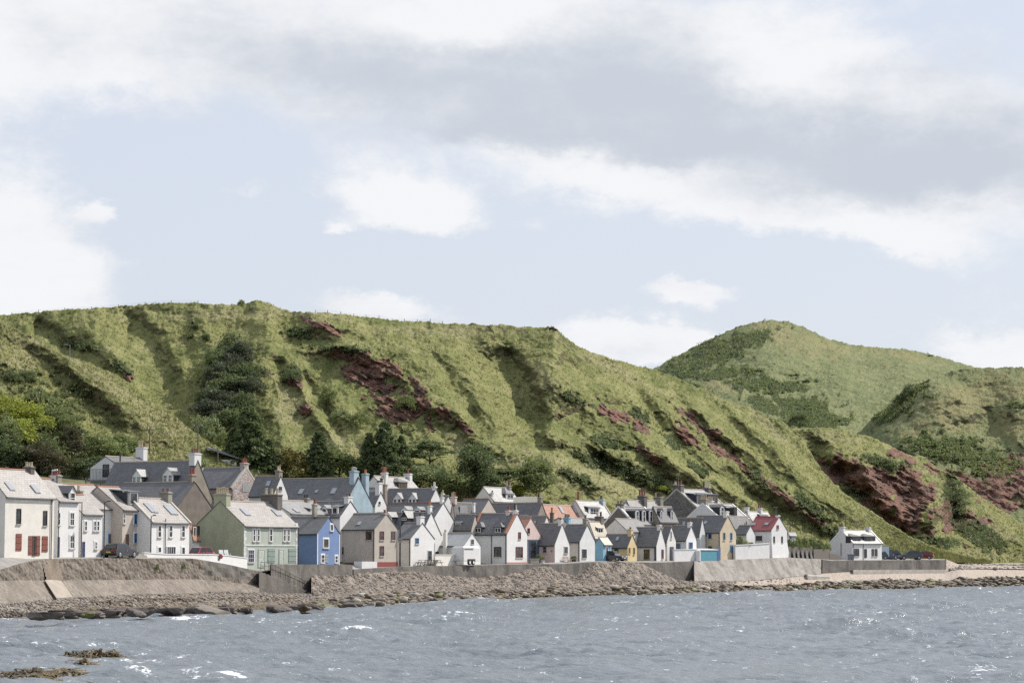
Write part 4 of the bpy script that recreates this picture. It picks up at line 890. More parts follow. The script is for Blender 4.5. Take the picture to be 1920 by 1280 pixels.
FR = {'w': PAINTW, 'k': plain('black_frame', (0.03, 0.03, 0.033), .4), 'b': plain('blue_frame', (0.10, 0.28, 0.50), .5), 'm': plain('maroon_frame', (0.21, 0.05, 0.04), .5), 'o': plain('ochre_frame', (0.42, 0.25, 0.08), .6),
      'g': plain('grey_frame', (0.20, 0.21, 0.23), .5), 'd': plain('slate_blue_paint', (0.085, 0.105, 0.15), .55), 'n': plain('navy_door', (0.035, 0.06, 0.17), .5), 't': plain('brown_wood', (0.16, 0.085, 0.05), .6), 'r': plain('red_paint', (0.42, 0.05, 0.05), .5),
      's': plain('shutter_red', (0.25, 0.085, 0.06), .6), 'l': plain('lavender_paint', (0.45, 0.46, 0.52), .6), 'p': plain('pale_green_door', (0.52, 0.57, 0.50), .6), 'e': plain('grey_green_shutter', (0.28, 0.35, 0.31), .6), 'c': plain('sky_blue_door', (0.10, 0.36, 0.50), .5), 'y': plain('grey_board', (0.33, 0.335, 0.34), .8)}
PIPE = plain('gutter_dark', (0.035, 0.037, 0.04), .5)
POTC = {'r': plain('pot_red', (0.30, 0.075, 0.055), .8), 'o': plain('pot_orange', (0.45, 0.20, 0.10), .8), 'b': plain('pot_buff', (0.50, 0.41, 0.28), .8), 'k': plain('pot_dark', (0.06, 0.05, 0.05), .7), 'm': plain('cowl_metal', (0.42, 0.42, 0.41), .35, .7), 'w': plain('pot_cream', (0.62, 0.57, 0.48), .8), 'p': plain('pot_brown', (0.22, 0.13, 0.10), .8)}

def uv_mesh(mb, faces_uv): pass

class House:
    def __init__(s, label, name, cat, pxl, pxc, pxr, base, eave, ridge, d, rd, wall, roof, b=60, L=None, Wd=None, group=None, gabl=None, wallR=None, cope=None, ridgem=RIDGE, over=0.16, gut=True, flat=False, skirt=None):
        s.b = R(b); s.C = Vector([float(c) for c in P(pxc, base if base else 1045, d)]); s.d = d
        gz = float(ground_z(np.array(float(pxc)), np.array(float(d))))
        s.base_hidden = base is None
        if base is None: s.C.z = gz - 0.3
        s.eR = Vector((math.cos(s.b), math.sin(s.b), 0)); s.eL = Vector((-math.sin(s.b), math.cos(s.b), 0))
        s.nR = Vector((math.sin(s.b), -math.cos(s.b), 0)); s.nL = Vector((-math.cos(s.b), -math.sin(s.b), 0))
        k = F * CT
        def solve(px, e):
            u = (px - 960) / (F * CT + 402 * 0.0)
            # x = u*y (near the horizon row)
            return (u * s.C.y - s.C.x) / (e.x - u * e.y)
        s.W = Wd if Wd else solve(pxr, s.eR)
        s.L = L if L else solve(pxl, s.eL)
        s.rd = rd; s.z0 = s.C.z
        s.e = float(P(pxc, eave, d)[2]) - s.z0
        mid = s.C + (s.eL * s.L / 2 if rd == 'R' else s.eR * s.W / 2)
        s.r = float(P(pxc, ridge, mid.y)[2]) - s.z0 if not flat else s.e + .1
        s.half = s.L / 2 if rd == 'R' else s.W / 2
        s.slope = (s.r - s.e) / s.half
        s.o = empty(name, s.C); s.o.rotation_euler = (0, 0, s.b)
        tag(s.o, label, cat, group)
        s.wall = wall; s.roofm = roof; s.down = 1.2 if s.base_hidden else 0.7
        s.walls(wall, wallR, gabl); 
        if not flat: s.roof(roof, cope, ridgem, over)
        if gut and not flat: s.gutter(over)
        if skirt: s.skirt(skirt)
    # local frame: x along R, y along L, z up.  faces: 'R' plane y=0 (normal -y), 'L' plane x=0 (normal -x)
    def walls(s, wall, wallR, gabl):
        mb = MB(); Wd, L, e, r, dn = s.W, s.L, s.e, s.r, s.down
        mR = wallR or wall
        if s.rd == 'R':
            gl = [(0, 0, -dn), (0, L, -dn), (0, L, e), (0, L / 2, r - .03), (0, 0, e)]
            mb.poly(gl, wall); mb.poly([(Wd, y, z) for (_, y, z) in gl], wall)
            mb.poly([(0, 0, -dn), (Wd, 0, -dn), (Wd, 0, e), (0, 0, e)], mR); mb.poly([(0, L, -dn), (Wd, L, -dn), (Wd, L, e), (0, L, e)], mR)
        else:
            gl = [(0, 0, -dn), (Wd, 0, -dn), (Wd, 0, e), (Wd / 2, 0, r - .03), (0, 0, e)]
            mb.poly(gl, mR); mb.poly([(x, L, z) for (x, _, z) in gl], mR)
            mb.poly([(0, 0, -dn), (0, L, -dn), (0, L, e), (0, 0, e)], wall); mb.poly([(Wd, 0, -dn), (Wd, L, -dn), (Wd, L, e), (Wd, 0, e)], wall)
        mb.poly([(0, 0, -dn), (Wd, 0, -dn), (Wd, L, -dn), (0, L, -dn)], wall)
        mb.build('wall', s.o)
    def sl(s, a, t, h=0.0):
        "roof point: a metres along the ridge, t metres in from the eave (negative = overhang), on the visible slope; h above the slope"
        z = s.e + s.slope * t; nrm = math.sqrt(1 + s.slope ** 2)
        if s.rd == 'R': return Vector((a, t - h * s.slope / nrm, z + h / nrm))
        return Vector((t - h * s.slope / nrm, a, z + h / nrm))
    def sl2(s, a, t, h=0.0):
        z = s.e + s.slope * t; nrm = math.sqrt(1 + s.slope ** 2)
        if s.rd == 'R': return Vector((a, s.L - t + h * s.slope / nrm, z + h / nrm))
        return Vector((s.W - t + h * s.slope / nrm, a, z + h / nrm))
    def roof(s, m, cope, ridgem, over):
        ln = s.W if s.rd == 'R' else s.L; v0, v1 = (-0.05, ln + 0.05) if not cope else (0.02, ln - 0.02)
        s.ln = ln; V = []; Fs = []; UV = []
        rm = bmesh.new(); uvl = rm.loops.layers.uv.new('uv'); rs_ = random.Random(int(s.C.x * 100))
        nseg = max(3, int(ln / 0.8)); ns = 5; sag = 0.035 * min(1, ln / 8)
        for fn in (s.sl, s.sl2):
            top = []; 
            for j in range(ns + 1):
                t = -over + (s.half + over) * j / ns; row = []
                for i in range(nseg + 1):
                    a = v0 + (v1 - v0) * i / nseg; w = -sag * math.sin(math.pi * i / nseg) + mnoise.noise(s.C + Vector((a * .7, t * .7, 0))) * 0.02 * (0 < i < nseg)
                    row.append((rm.verts.new(fn(a, t, 0.09 + w)), (a, t * math.sqrt(1 + s.slope ** 2))))
                top.append(row)
            for j in range(ns):
                for i in range(nseg):
                    q4 = [top[j][i], top[j][i + 1], top[j + 1][i + 1], top[j + 1][i]]
                    f = rm.faces.new([x[0] for x in q4])
                    for lp, x in zip(f.loops, q4): lp[uvl].uv = x[1]
            # eave edge, verges and underside
            b0 = rm.verts.new(fn(v0, -over, 0.0)); b1 = rm.verts.new(fn(v1, -over, 0.0)); c0 = rm.verts.new(fn(v0, s.half, 0.0)); c1 = rm.verts.new(fn(v1, s.half, 0.0))
            rm.faces.new([b0, b1] + [x[0] for x in reversed(top[0])]); rm.faces.new([b0, c0] + [top[j][0][0] for j in range(ns, -1, -1)]); rm.faces.new([b1, c1] + [top[j][-1][0] for j in range(ns, -1, -1)])
            rm.faces.new([b0, b1, c1, c0])
        bmesh.ops.recalc_face_normals(rm, faces=rm.faces)
        me = bpy.data.meshes.new('roof'); rm.to_mesh(me); rm.free(); me.materials.append(m)
        o = bpy.data.objects.new('roof', me); COL.objects.link(o); o.parent = s.o; s.ro = o
        mb = MB(); n = max(3, int(ln / .5))
        for i in range(n):
            a0 = v0 + (v1 - v0) * i / n; a1 = v0 + (v1 - v0) * (i + .96) / n; dz = -sag * math.sin(math.pi * (i + .5) / n) + .02
            A = Vector(((a0, s.L / 2, s.r + .10 + dz) if s.rd == 'R' else (s.W / 2, a0, s.r + .10 + dz))); B = Vector(((a1, s.L / 2, s.r + .10 + dz) if s.rd == 'R' else (s.W / 2, a1, s.r + .10 + dz)))
            mb.tube(A, B, .095, n=6)
        mb.build('ridge_tiles', o, ridgem)
        if cope:
            mb = MB()
            for a in (0.0, ln):
                sgn = 1 if a == 0 else -1; mb = MB()
                for fn in (s.sl, s.sl2):
                    q = [fn(a - .03 * sgn, -over - .04, -.06), fn(a + .26 * sgn, -over - .04, -.06), fn(a + .26 * sgn, s.half, -.06), fn(a - .03 * sgn, s.half, -.06), fn(a - .03 * sgn, -over - .04, .19), fn(a + .26 * sgn, -over - .04, .19), fn(a + .26 * sgn, s.half + .04, .19), fn(a - .03 * sgn, s.half + .04, .19)]
                    mb.hexa(q, cope)
                mb.build('coping', o, cope)
    def gutter(s, over):
        mb = MB(); ln = s.W if s.rd == 'R' else s.L
        A = s.sl(0, -over - .05, .02); B = s.sl(ln, -over - .05, .02); mb.tube(A, B, .06, n=6)
        mb.build('gutter', s.o, PIPE)
    def pipe(s, face, px, y0=None, r=.045):
        "downpipe at photo column px"
        t, _ = s.hit(face, px, 1000)
        mb = MB(); top = s.e - .02 if y0 is None else s.hit(face, px, y0)[1]
        p = (lambda z: Vector((t, -.09, z))) if face == 'R' else (lambda z: Vector((-.09, t, z)))
        mb.tube(p(-.1), p(top), r, n=6); mb.build('downpipe', s.o, PIPE)
    def skirt(s, m):
        mb = MB(); h = s.skirt_h; mb.poly
    def to_local(s, p): 
        v = p - s.C; return Vector((v.dot(s.eR), v.dot(s.eL), v.z))
    def hit(s, face, px, py, inset=0.0):
        n = s.nR if face == 'R' else s.nL; p0 = s.C - n * inset; r_ = ray(px, py); c = Vector((0, 0, CAM_Z)); t = (p0 - c).dot(n) / r_.dot(n); q = s.to_local(c + r_ * t)
        return (q.x if face == 'R' else q.y), q.z
    def hit_roof(s, px, py):
        a = s.sl(0, 0); b_ = s.sl(1, 0); c_ = s.sl(0, 1); n = (b_ - a).cross(c_ - a)
        M = lambda v: s.eR * v.x + s.eL * v.y + Vector((0, 0, v.z))
        nw = M(n); p0 = s.C + M(a); r_ = ray(px, py); c = Vector((0, 0, CAM_Z)); t = (p0 - c).dot(nw) / r_.dot(nw); q = s.to_local(c + r_ * t)
        return (q.x, q.y) if s.rd == 'R' else (q.y, q.x)   # along, up (horizontal metres in)
    def win(s, face, x0, x1, y0, y1, fr='w', sur=None, bars=(1, 1), kind='window', fill=None, label=None, off=0.0, parent=None):
        "window, door or shutter placed by its rectangle in the photo on wall face"
        t0, za = s.hit(face, x0, (y0 + y1) / 2); t1, _ = s.hit(face, x1, (y0 + y1) / 2); xm = (x0 + x1) / 2
        _, z1 = s.hit(face, xm, y0); _, z0 = s.hit(face, xm, y1)
        if t0 > t1: t0, t1 = t1, t0
        mx = s.W if face == 'R' else s.L
        T = (lambda a, q, z: (a, -q - off, z)) if face == 'R' else (lambda a, q, z: (-q - off, a, z))
        w = t1 - t0; h = z1 - z0; mb = MB(); fw = min(.075, w * .16); f = FR[fr]
        if kind in ('shutter', 'board'):
            n = max(2, int(w / .16))
            for i in range(n): mb.box(t0 + w * i / n + .008, t0 + w * (i + 1) / n - .008, 0.012, .055, z0, z1, f, T)
            if kind == 'shutter':
                for k_ in (.15, .5, .85): mb.box(t0 + .02, t1 - .02, .055, .085, z0 + h * k_ - .05, z0 + h * k_ + .05, f, T)
            o = mb.build(kind if kind == 'shutter' else 'boarded_window', s.o)
            if label: o['label'] = label
            return o
        if sur:
            sw = .13
            mb.box(t0 - sw, t0 - .002, .004, .035, z0 - .02, z1 + sw, sur, T); mb.box(t1 + .002, t1 + sw, .004, .035, z0 - .02, z1 + sw, sur, T); mb.box(t0, t1, .004, .035, z1 + .002, z1 + sw, sur, T)
        mb.box(t0, t0 + fw, 0.005, .07, z0, z1, f, T); mb.box(t1 - fw, t1, .005, .07, z0, z1, f, T); mb.box(t0 + fw, t1 - fw, .005, .07, z1 - fw, z1, f, T); mb.box(t0 + fw, t1 - fw, .005, .07, z0, z0 + fw, f, T)
        nv, nh = bars
        for i in range(1, nv): a = t0 + w * i / nv; mb.box(a - .022, a + .022, .008, .05, z0 + fw, z1 - fw, f, T)
        for i in range(1, nh): a = z0 + h * i / nh; mb.box(t0 + fw, t1 - fw, .009, .054, a - .028, a + .028, f, T)
        if kind == 'door':
            mb2 = MB(); mb2.box(t0 + fw, t1 - fw, .006, .035, z0, z1 - fw, FR[fill or fr], T)
            for (u0, u1, v0, v1) in ((.18, .46, .1, .45), (.54, .82, .1, .45), (.18, .46, .52, .9), (.54, .82, .52, .9)): mb2.box(t0 + w * u0, t0 + w * u1, .035, .05, z0 + h * v0, z0 + h * v1, FR[fill or fr], T)
            o = mb.build('door_frame', None); d_ = mb2.build('door', s.o); o.parent = d_
            hb = MB(); hb.box(t0 + w * .8, t0 + w * .86, .05, .1, z0 + h * .48, z0 + h * .5, POTC['m'], T); hb.build('handle', d_)
            return d_
        if kind == 'window': mb.box(t0 - .08, t1 + .08, .004, .13, z0 - .10, z0 - .004, COPE, T)
        o = mb.build('window' if kind == 'window' else kind, s.o if parent is None else parent)
        g_ = MB(); g_.box(t0 + fw * .6, t1 - fw * .6, .006, .028, z0 + fw * .6, z1 - fw * .6, GL, T); 
        if fill == 'curtain':
            g_.box(t0 + fw * .8, t0 + w * .3, .028, .032, z0 + fw, z1 - fw, PAINTW, T)
        if parent is None: g_.build('pane', o)
        else:
            # third level: keep glass in the same mesh
            bpy.data.objects.remove(o); 
            for k_, f_ in enumerate(g_.f): mb.poly([g_.v[i] for i in f_], g_.mats[g_.mi[k_]])
            o = mb.build('window', parent)
        if label: o['label'] = label
        return o
    def band(s, face, y0, y1, m, name='plinth', x0=None, x1=None, dep=.03):
        mx = s.W if face == 'R' else s.L; a0, a1 = 0, mx
        if x0 is not None: a0 = s.hit(face, x0, y0)[0]
        if x1 is not None: a1 = s.hit(face, x1, y0)[0]
        if a0 > a1: a0, a1 = a1, a0
        xm = PXc(s, face, (a0 + a1) / 2)
        z1 = s.hit(face, xm, y0)[1]; z0 = s.hit(face, xm, y1)[1] if y1 else -.3
        T = (lambda a, q, z: (a, -q, z)) if face == 'R' else (lambda a, q, z: (-q, a, z))
        mb = MB(); mb.box(a0 - .002, a1 + dep, .003, dep, z0, z1, m, T); return mb.build(name, s.o)
    def light(s, px, py, w=.75, h=1.1, label=None):
        a, t = s.hit_roof(px, py); k = math.sqrt(1 + s.slope ** 2); hh = h / k / 2
        t = min(max(t, hh + .1), s.half - hh - .1)
        def pr(a_, t_, h_): return s.sl(a_, t_, h_)
        mb = MB(); q = lambda a0, a1, t0, t1, h0, h1, m: mb.hexa([pr(a0, t0, h0), pr(a1, t0, h0), pr(a1, t1, h0), pr(a0, t1, h0), pr(a0, t0, h1), pr(a1, t0, h1), pr(a1, t1, h1), pr(a0, t1, h1)], m)
        q(a - w / 2, a + w / 2, t - hh, t + hh, .08, .15, LEAD)
        o = mb.build('skylight', s.o); mb = MB(); q(a - w / 2 + .07, a + w / 2 - .07, t - hh + .05, t + hh - .05, .151, .165, SKYGL); mb.build('pane', o)
    def chim(s, x0, x1, yt, yb=None, m=None, pots='rr', poth=9, at=None, dep=None, ratio=.62, cap=True, t=None):
        """chimney stack seen between photo columns x0..x1 with its top at row yt. It stands on the ridge line at that column unless at= gives
        (along, across) metres in the house's own frame. pots: one letter per pot; poth = pot height in photo pixels"""
        xm = (x0 + x1) / 2
        if at is None:
            e = s.eR if s.rd == 'R' else s.eL; p0 = s.C + (s.eL * s.half if s.rd == 'R' else s.eR * s.half); u = (xm - 960) / (F * CT); a = (u * p0.y - p0.x) / (e.x - u * e.y)
            ln = s.W if s.rd == 'R' else s.L; a = min(max(a, .3), ln - .3)
            c = Vector((a, s.half, 0)) if s.rd == 'R' else Vector((s.half, a, 0))
        else: c = Vector((at[0], at[1], 0))
        wc = s.C + s.eR * c.x + s.eL * c.y; D = wc.y; ppm = F / D
        view = Vector((wc.x, wc.y, 0)).normalized(); fR = abs(s.eR.x * view.y - s.eR.y * view.x); fL = abs(s.eL.x * view.y - s.eL.y * view.x)
        wpx = (x1 - x0) / ppm
        if s.rd == 'R': A = wpx / (fL + ratio * fR); lx, ly = A * ratio, A
        else: A = wpx / (fR + ratio * fL); lx, ly = A, A * ratio
        zt = float(P(xm, yt, D)[2]) - s.z0; zb = min(s.r - .9, zt - .6) if yb is None else float(P(xm, yb, D)[2]) - s.z0
        m = m or s.wall; mb = MB()
        if at is None:
            ln = s.W if s.rd == 'R' else s.L
            if s.rd == 'R':
                if c.x < lx / 2 + .5: c.x = lx / 2 + .01
                elif c.x > ln - lx / 2 - .5: c.x = ln - lx / 2 - .01
            else:
                if c.y < ly / 2 + .5: c.y = ly / 2 + .01
                elif c.y > ln - ly / 2 - .5: c.y = ln - ly / 2 - .01
        X0, X1, Y0, Y1 = c.x - lx / 2, c.x + lx / 2, c.y - ly / 2, c.y + ly / 2
        mb.box(X0, X1, Y0, Y1, zb, zt - .12, m)
        if cap: mb.box(X0 - .07, X1 + .07, Y0 - .07, Y1 + .07, zt - .119, zt, m); mb.box(X0 + .04, X1 - .04, Y0 + .04, Y1 - .04, zt + .001, zt + .07, COPE)
        else: mb.box(X0, X1, Y0, Y1, zt - .119, zt, m)
        o = mb.build('chimney', s.ro if hasattr(s, 'ro') and s.ro else s.o)
        n = len(pots); ph = poth / ppm
        o.parent = s.o
        for i, ch_ in enumerate(pots):
            pm = MB()
            f_ = (i + .5) / n
            q = Vector((X0 + lx * f_, c.y, zt + .03)) if lx > ly else Vector((c.x, Y0 + ly * f_, zt + .03))
            rr = min(.16, max(lx, ly) / n * .36); hh = ph * (1 if ch_ != 'm' else .8) * (0.85 + .25 * random.random()); mt = POTC[ch_]
            pm.tube(q, q + Vector((0, 0, hh * .88)), rr * 1.08, rr * .85, 8, mt); pm.tube(q + Vector((0, 0, hh * .86)), q + Vector((0, 0, hh)), rr * 1.12, rr * 1.05, 8, mt)
            if ch_ == 'm': pm.tube(q + Vector((0, 0, hh * 1.08)), q + Vector((0, 0, hh * 1.3)), rr * 1.5, rr * .7, 8, mt); pm.tube(q + Vector((0, 0, hh)), q + Vector((0, 0, hh * 1.1)), rr * .5, n=5, m=mt)
            pm.build('chimney_pot', o)
        return o
    def dormer(s, x0, x1, ys, yt, kind='flat', inset=.35, wm=None, rm=None, fr='w', bars=(2, 2), wx=None, cheek=None, apex=None, nwin=1, ov=.12, sur=None):
        "dormer whose front stands inset metres behind the wall face, seen between columns x0..x1 from sill row ys to eave row yt"
        face = 'R' if s.rd == 'R' else 'L'
        t0, _ = s.hit(face, x0, (ys + yt) / 2, inset); t1, _ = s.hit(face, x1, (ys + yt) / 2, inset)
        if t0 > t1: t0, t1 = t1, t0
        xm = (x0 + x1) / 2; z0 = s.hit(face, xm, ys, inset)[1]; z1 = s.hit(face, xm, yt, inset)[1]
        z1 = min(z1, s.r - .02) if kind in ('flat', 'gable') else z1
        sl_ = max(s.slope, .3)
        back = min((z1 - s.e) / sl_ + .15, s.half + (.0 if z1 < s.r else .3)); back = max(back, inset + .5)
        wm = wm or s.wall; cheek = cheek or DKCHEEK; rm = rm or s.roofm
        T = (lambda a, q, z: (a, q, z)) if face == 'R' else (lambda a, q, z: (q, a, z))
        zb = min(z0, s.e + sl_ * inset) - .05
        mb = MB(); w = t1 - t0
        P8 = lambda a0, a1, q0, q1, za, zc, m: mb.hexa([T(a0, q0, za), T(a1, q0, za), T(a1, q1, za), T(a0, q1, za), T(a0, q0, zc), T(a1, q0, zc), T(a1, q1, zc), T(a0, q1, zc)], m)
        P8(t0, t1, inset, inset + .12, zb, z1, wm)
        P8(t0, t0 + .1, inset + .121, back, zb, z1 - .002, cheek); P8(t1 - .1, t1, inset + .121, back, zb, z1 - .002, cheek)
        if kind == 'gable':
            za = apex and s.hit(face, xm, apex, inset)[1] or z1 + w * .42
            mb.prism([T(t0, inset + .002, z1), T(t1, inset + .002, z1), T((t0 + t1) / 2, inset + .002, za)], (Vector(T(0, .1, 0))), wm)
        o = mb.build('dormer', s.o)
        rb = bmesh.new(); uvl = rb.loops.layers.uv.new('uv')
        def rf(pts, th=.07):
            vs = [rb.verts.new(T(*p)) for p in pts]; vt = [rb.verts.new(Vector(T(*p)) + Vector((0, 0, th))) for p in pts]
            n = len(pts); fs = [rb.faces.new(vt), rb.faces.new(vs[::-1])] + [rb.faces.new([vs[i], vs[(i + 1) % n], vt[(i + 1) % n], vt[i]]) for i in range(n)]
            for f in fs:
                for lp in f.loops: c = lp.vert.co; lp[uvl].uv = (c.x + c.y * .0, c.y + c.z)
        if kind == 'flat':
            bk = back; bz = z1 + .25
            bk = min((bz - s.e) / sl_ + .1, s.half); rf([(t0 - ov, inset - ov, z1 + .002), (t1 + ov, inset - ov, z1 + .002), (t1 + ov, bk, bz), (t0 - ov, bk, bz)], .10)
        elif kind == 'gable':
            am = (t0 + t1) / 2; bka = min((za - s.e) / sl_ + .05, s.half + .2); bke = back; k_ = (za - z1) / (w / 2)
            rf([(t0 - ov, inset - ov, z1 - k_ * ov + .004), (am, inset - ov, za + .004), (am, bka, za + .004), (t0 - ov, bke, z1 - k_ * ov + .004)]); rf([(am, inset - ov, za + .006), (t1 + ov, inset - ov, z1 - k_ * ov + .006), (t1 + ov, bke, z1 - k_ * ov + .006), (am, bka, za + .006)])
        elif kind == 'hip':
            am = (t0 + t1) / 2; za = (apex and s.hit(face, xm, apex, inset + w * .4)[1]) or z1 + w * .35; za = min(za, s.r - .05); bka = min((za - s.e) / sl_ + .05, s.half + .1)
            hq = inset + w * .42
            rf([(t0 - ov, inset - ov, z1), (t1 + ov, inset - ov, z1), (am + .04, hq, za), (am - .04, hq, za)]); rf([(t1 + ov, inset - ov, z1), (t1 + ov, back, z1), (am, max(bka, hq + .1), za), (am, hq, za)]); rf([(t0 - ov, back, z1), (t0 - ov, inset - ov, z1), (am, hq, za), (am, max(bka, hq + .1), za)])
        elif kind == 'piend':  # box with roof running up to the ridge
            rf([(t0 - ov, inset - ov, z1), (t1 + ov, inset - ov, z1), (t1 + ov, s.half, s.r), (t0 - ov, s.half, s.r)], .1)
        bmesh.ops.recalc_face_normals(rb, faces=rb.faces)
        me = bpy.data.meshes.new('dormer_roof'); rb.to_mesh(me); rb.free(); me.materials.append(rm); ro = bpy.data.objects.new('dormer_roof', me); COL.objects.link(ro); ro.parent = o
        # windows in its front
        T2 = (lambda a, q, z: (a, inset - q, z)) if face == 'R' else (lambda a, q, z: (inset - q, a, z))
        for i in range(nwin):
            a0 = t0 + w * (i + .14) / nwin; a1 = t0 + w * (i + .86) / nwin; c0 = z0 + .06; c1 = z1 - .06; f = FR[fr]; fw = .06; mw = MB()
            mw.box(a0, a0 + fw, .004, .05, c0, c1, f, T2); mw.box(a1 - fw, a1, .004, .05, c0, c1, f, T2); mw.box(a0 + fw, a1 - fw, .004, .05, c0, c0 + fw, f, T2); mw.box(a0 + fw, a1 - fw, .004, .05, c1 - fw, c1, f, T2)
            for j in range(1, bars[0]): a = a0 + (a1 - a0) * j / bars[0]; mw.box(a - .03, a + .03, .006, .04, c0 + fw, c1 - fw, f, T2)
            for j in range(1, bars[1]): a = c0 + (c1 - c0) * j / bars[1]; mw.box(a0 + fw, a1 - fw, .007, .044, a - .025, a + .025, f, T2)
            mw.box(a0 + fw * .5, a1 - fw * .5, .003, .02, c0 + fw * .5, c1 - fw * .5, GL, T2)
            mw.build('window', o)
        return o
def PXc(s, face, a):
    p = s.C + (s.eR if face == 'R' else s.eL) * a; return float(PX(p.x, p.y, p.z)[0])
SKYGL, _q, _b = new_mat('skylight_glass'); _b.inputs['Base Color'].default_value = (0.34, 0.36, 0.38, 1); _b.inputs['Roughness'].default_value = 0.12; _b.inputs['Specular IOR Level'].default_value = 1.0  # pale base colour stands in for reflected sky
def H(*a, **k): return House(*a, **k)

# ================================================================== VILLAGE
D_ = lambda px: float(DF(px))
# ---- left row facing the sea
h = H('cream two-storey house with rust-red shutters at the left end of the row', 'terraced_house', 'house', -62, 8, 107, 1046, 929, 879, D_(8), 'R', CREAM, SLATESUN, 62, ridgem=RIDGER)
h.win('R', 31, 39, 953, 982, 'k', bars=(1, 2)); h.win('R', 81, 88, 957, 985, 'k', bars=(1, 2))
h.win('R', 29.5, 40, 1000, 1032, 's', kind='shutter'); h.win('R', 78.5, 89, 1004.5, 1034, 's', kind='shutter'); h.win('R', 53, 59.5, 1004, 1040, 's', kind='shutter'); h.win('R', 68, 74.5, 1004, 1041, 's', kind='shutter')
h.win('R', 60.2, 67, 1004, 1042, 't', kind='door', fill='k'); h.light(17, 913); h.light(65, 918); h.pipe('R', 95); h.chim(48, 69, 875, 902, CHDK, 'bbb', 9)
h = H('tall white three-storey house with narrow white gabled dormer', 'terraced_house', 'house', 33, 107.4, 153, 1046, 938, 899, D_(107), 'R', WHITE, SLATESUN, 62, ridgem=RIDGER)
for y0, y1 in ((960, 985), (1003, 1028)): h.win('R', 130.5, 139, y0, y1, 'w', PAINTW, (2, 2))
h.win('R', 108, 112.6, 960, 984, 'w', PAINTW, (1, 2)); h.win('R', 105.9 + 2, 111, 1006, 1044, 'n', kind='door', fill='n'); h.pipe('R', 108.2); h.pipe('R', 151.5)
h.dormer(130, 142, 945, 922, 'gable', .04, WHITE, SLATEG, 'w', (1, 2), apex=911); h.chim(105, 128, 891, 908, CHST, 'rmmm', 11); h.chim(129, 143, 892, 910, WHITE, 'rr', 9, at=(h.W - .5, h.L / 2 + .0))
h = H('low white house with blue door and paired sash windows', 'terraced_house', 'house', 85, 153.4, 198, 1046, 962.5, 928, D_(153), 'R', WHITE, SLATESUN, 62, ridgem=RIDGER)
h.win('R', 158, 163, 976, 995, 'w', PAINTW, (1, 2)); h.win('R', 175, 179.8, 976, 995, 'w', PAINTW, (1, 2)); h.win('R', 181, 186, 976, 995, 'w', PAINTW, (1, 2)); h.win('R', 177, 182, 1015, 1029, 'w', PAINTW, (2, 2)); h.win('R', 154.4, 158.5, 1015, 1044, 'n', kind='door', fill='n'); h.pipe('R', 194)
h = H('set-back white house with brown door in a bright blue frame', 'terraced_house', 'house', 70, 163, 228, 1040, 952, 908, D_(190) + 4, 'R', WHITE, SLATESUN, 62, ridgem=RIDGER)
h.win('R', 219.3, 223.2, 962, 980, 'w', PAINTW, (1, 2)); h.win('R', 219.3, 223.2, 1000, 1018, 'w', PAINTW, (1, 2)); h.win('R', 202.5, 209, 1000, 1026, 'b', kind='door', fill='t'); h.chim(168, 185, 920, 952, CHST, 'b', 10, at=(.5, 1.6)); h.pipe('R', 226.5)
h = H('beige two-storey house with bright blue windows and box dormer', 'terraced_house', 'house', 140, 228.5, 273, 1044, 954.5, 913, D_(228) + 3.4, 'R', BEIGE, SLATESUN, 62, ridgem=RIDGER)
h.win('R', 251, 261, 963, 983, 'b', PAINTW, (2, 1)); h.win('R', 251, 261, 999, 1018, 'b', PAINTW, (2, 1)); h.win('R', 231, 234.8, 962, 981, 'w', None, (1, 2)); h.win('R', 235.8, 241, 1001, 1024, 't', kind='door', fill='t')
h.dormer(240, 260, 946, 922, 'flat', .5, LEAD, LEAD, 'w', (1, 1))
h = H('narrow white link house squeezed beside the beige house', 'terraced_house', 'house', 230, 272.5, 283, 1042, 965, 935, D_(273) + 2.5, 'R', CREAMY, SLATESUN, 62)
h.win('R', 276, 281.5, 993, 1036, 'w', kind='door', fill='w')
h = H('white house with twin skylights and glazed porch doors behind white wall', 'terraced_house', 'house', 205, 282, 359, 1044, 977.5, 934, D_(282), 'R', WHITE, SLATESUN, 62, cope=COPE, ridgem=RIDGE)
for a, c in ((295.6, 302), (316.6, 323), (340, 346.4)): h.win('R', a, c, 984.5, 1007, 'w', PAINTW, (1, 2))
h.win('R', 295.6, 302, 1024.5, 1036, 'w', PAINTW); h.win('R', 340, 346.5, 1024.5, 1039, 'w', PAINTW, (1, 1)); h.win('R', 312, 329, 1023.5, 1041, 'w', None, (4, 1), kind='glazed_door')
h.light(279, 953, .7, 1.5); h.light(285, 954, .7, 1.5); h.light(316, 957, .7, 1.5); h.light(322, 957.5, .7, 1.5); h.pipe('R', 309, 972); h.chim(304, 328, 923, 946, CHST, 'pp', 8)
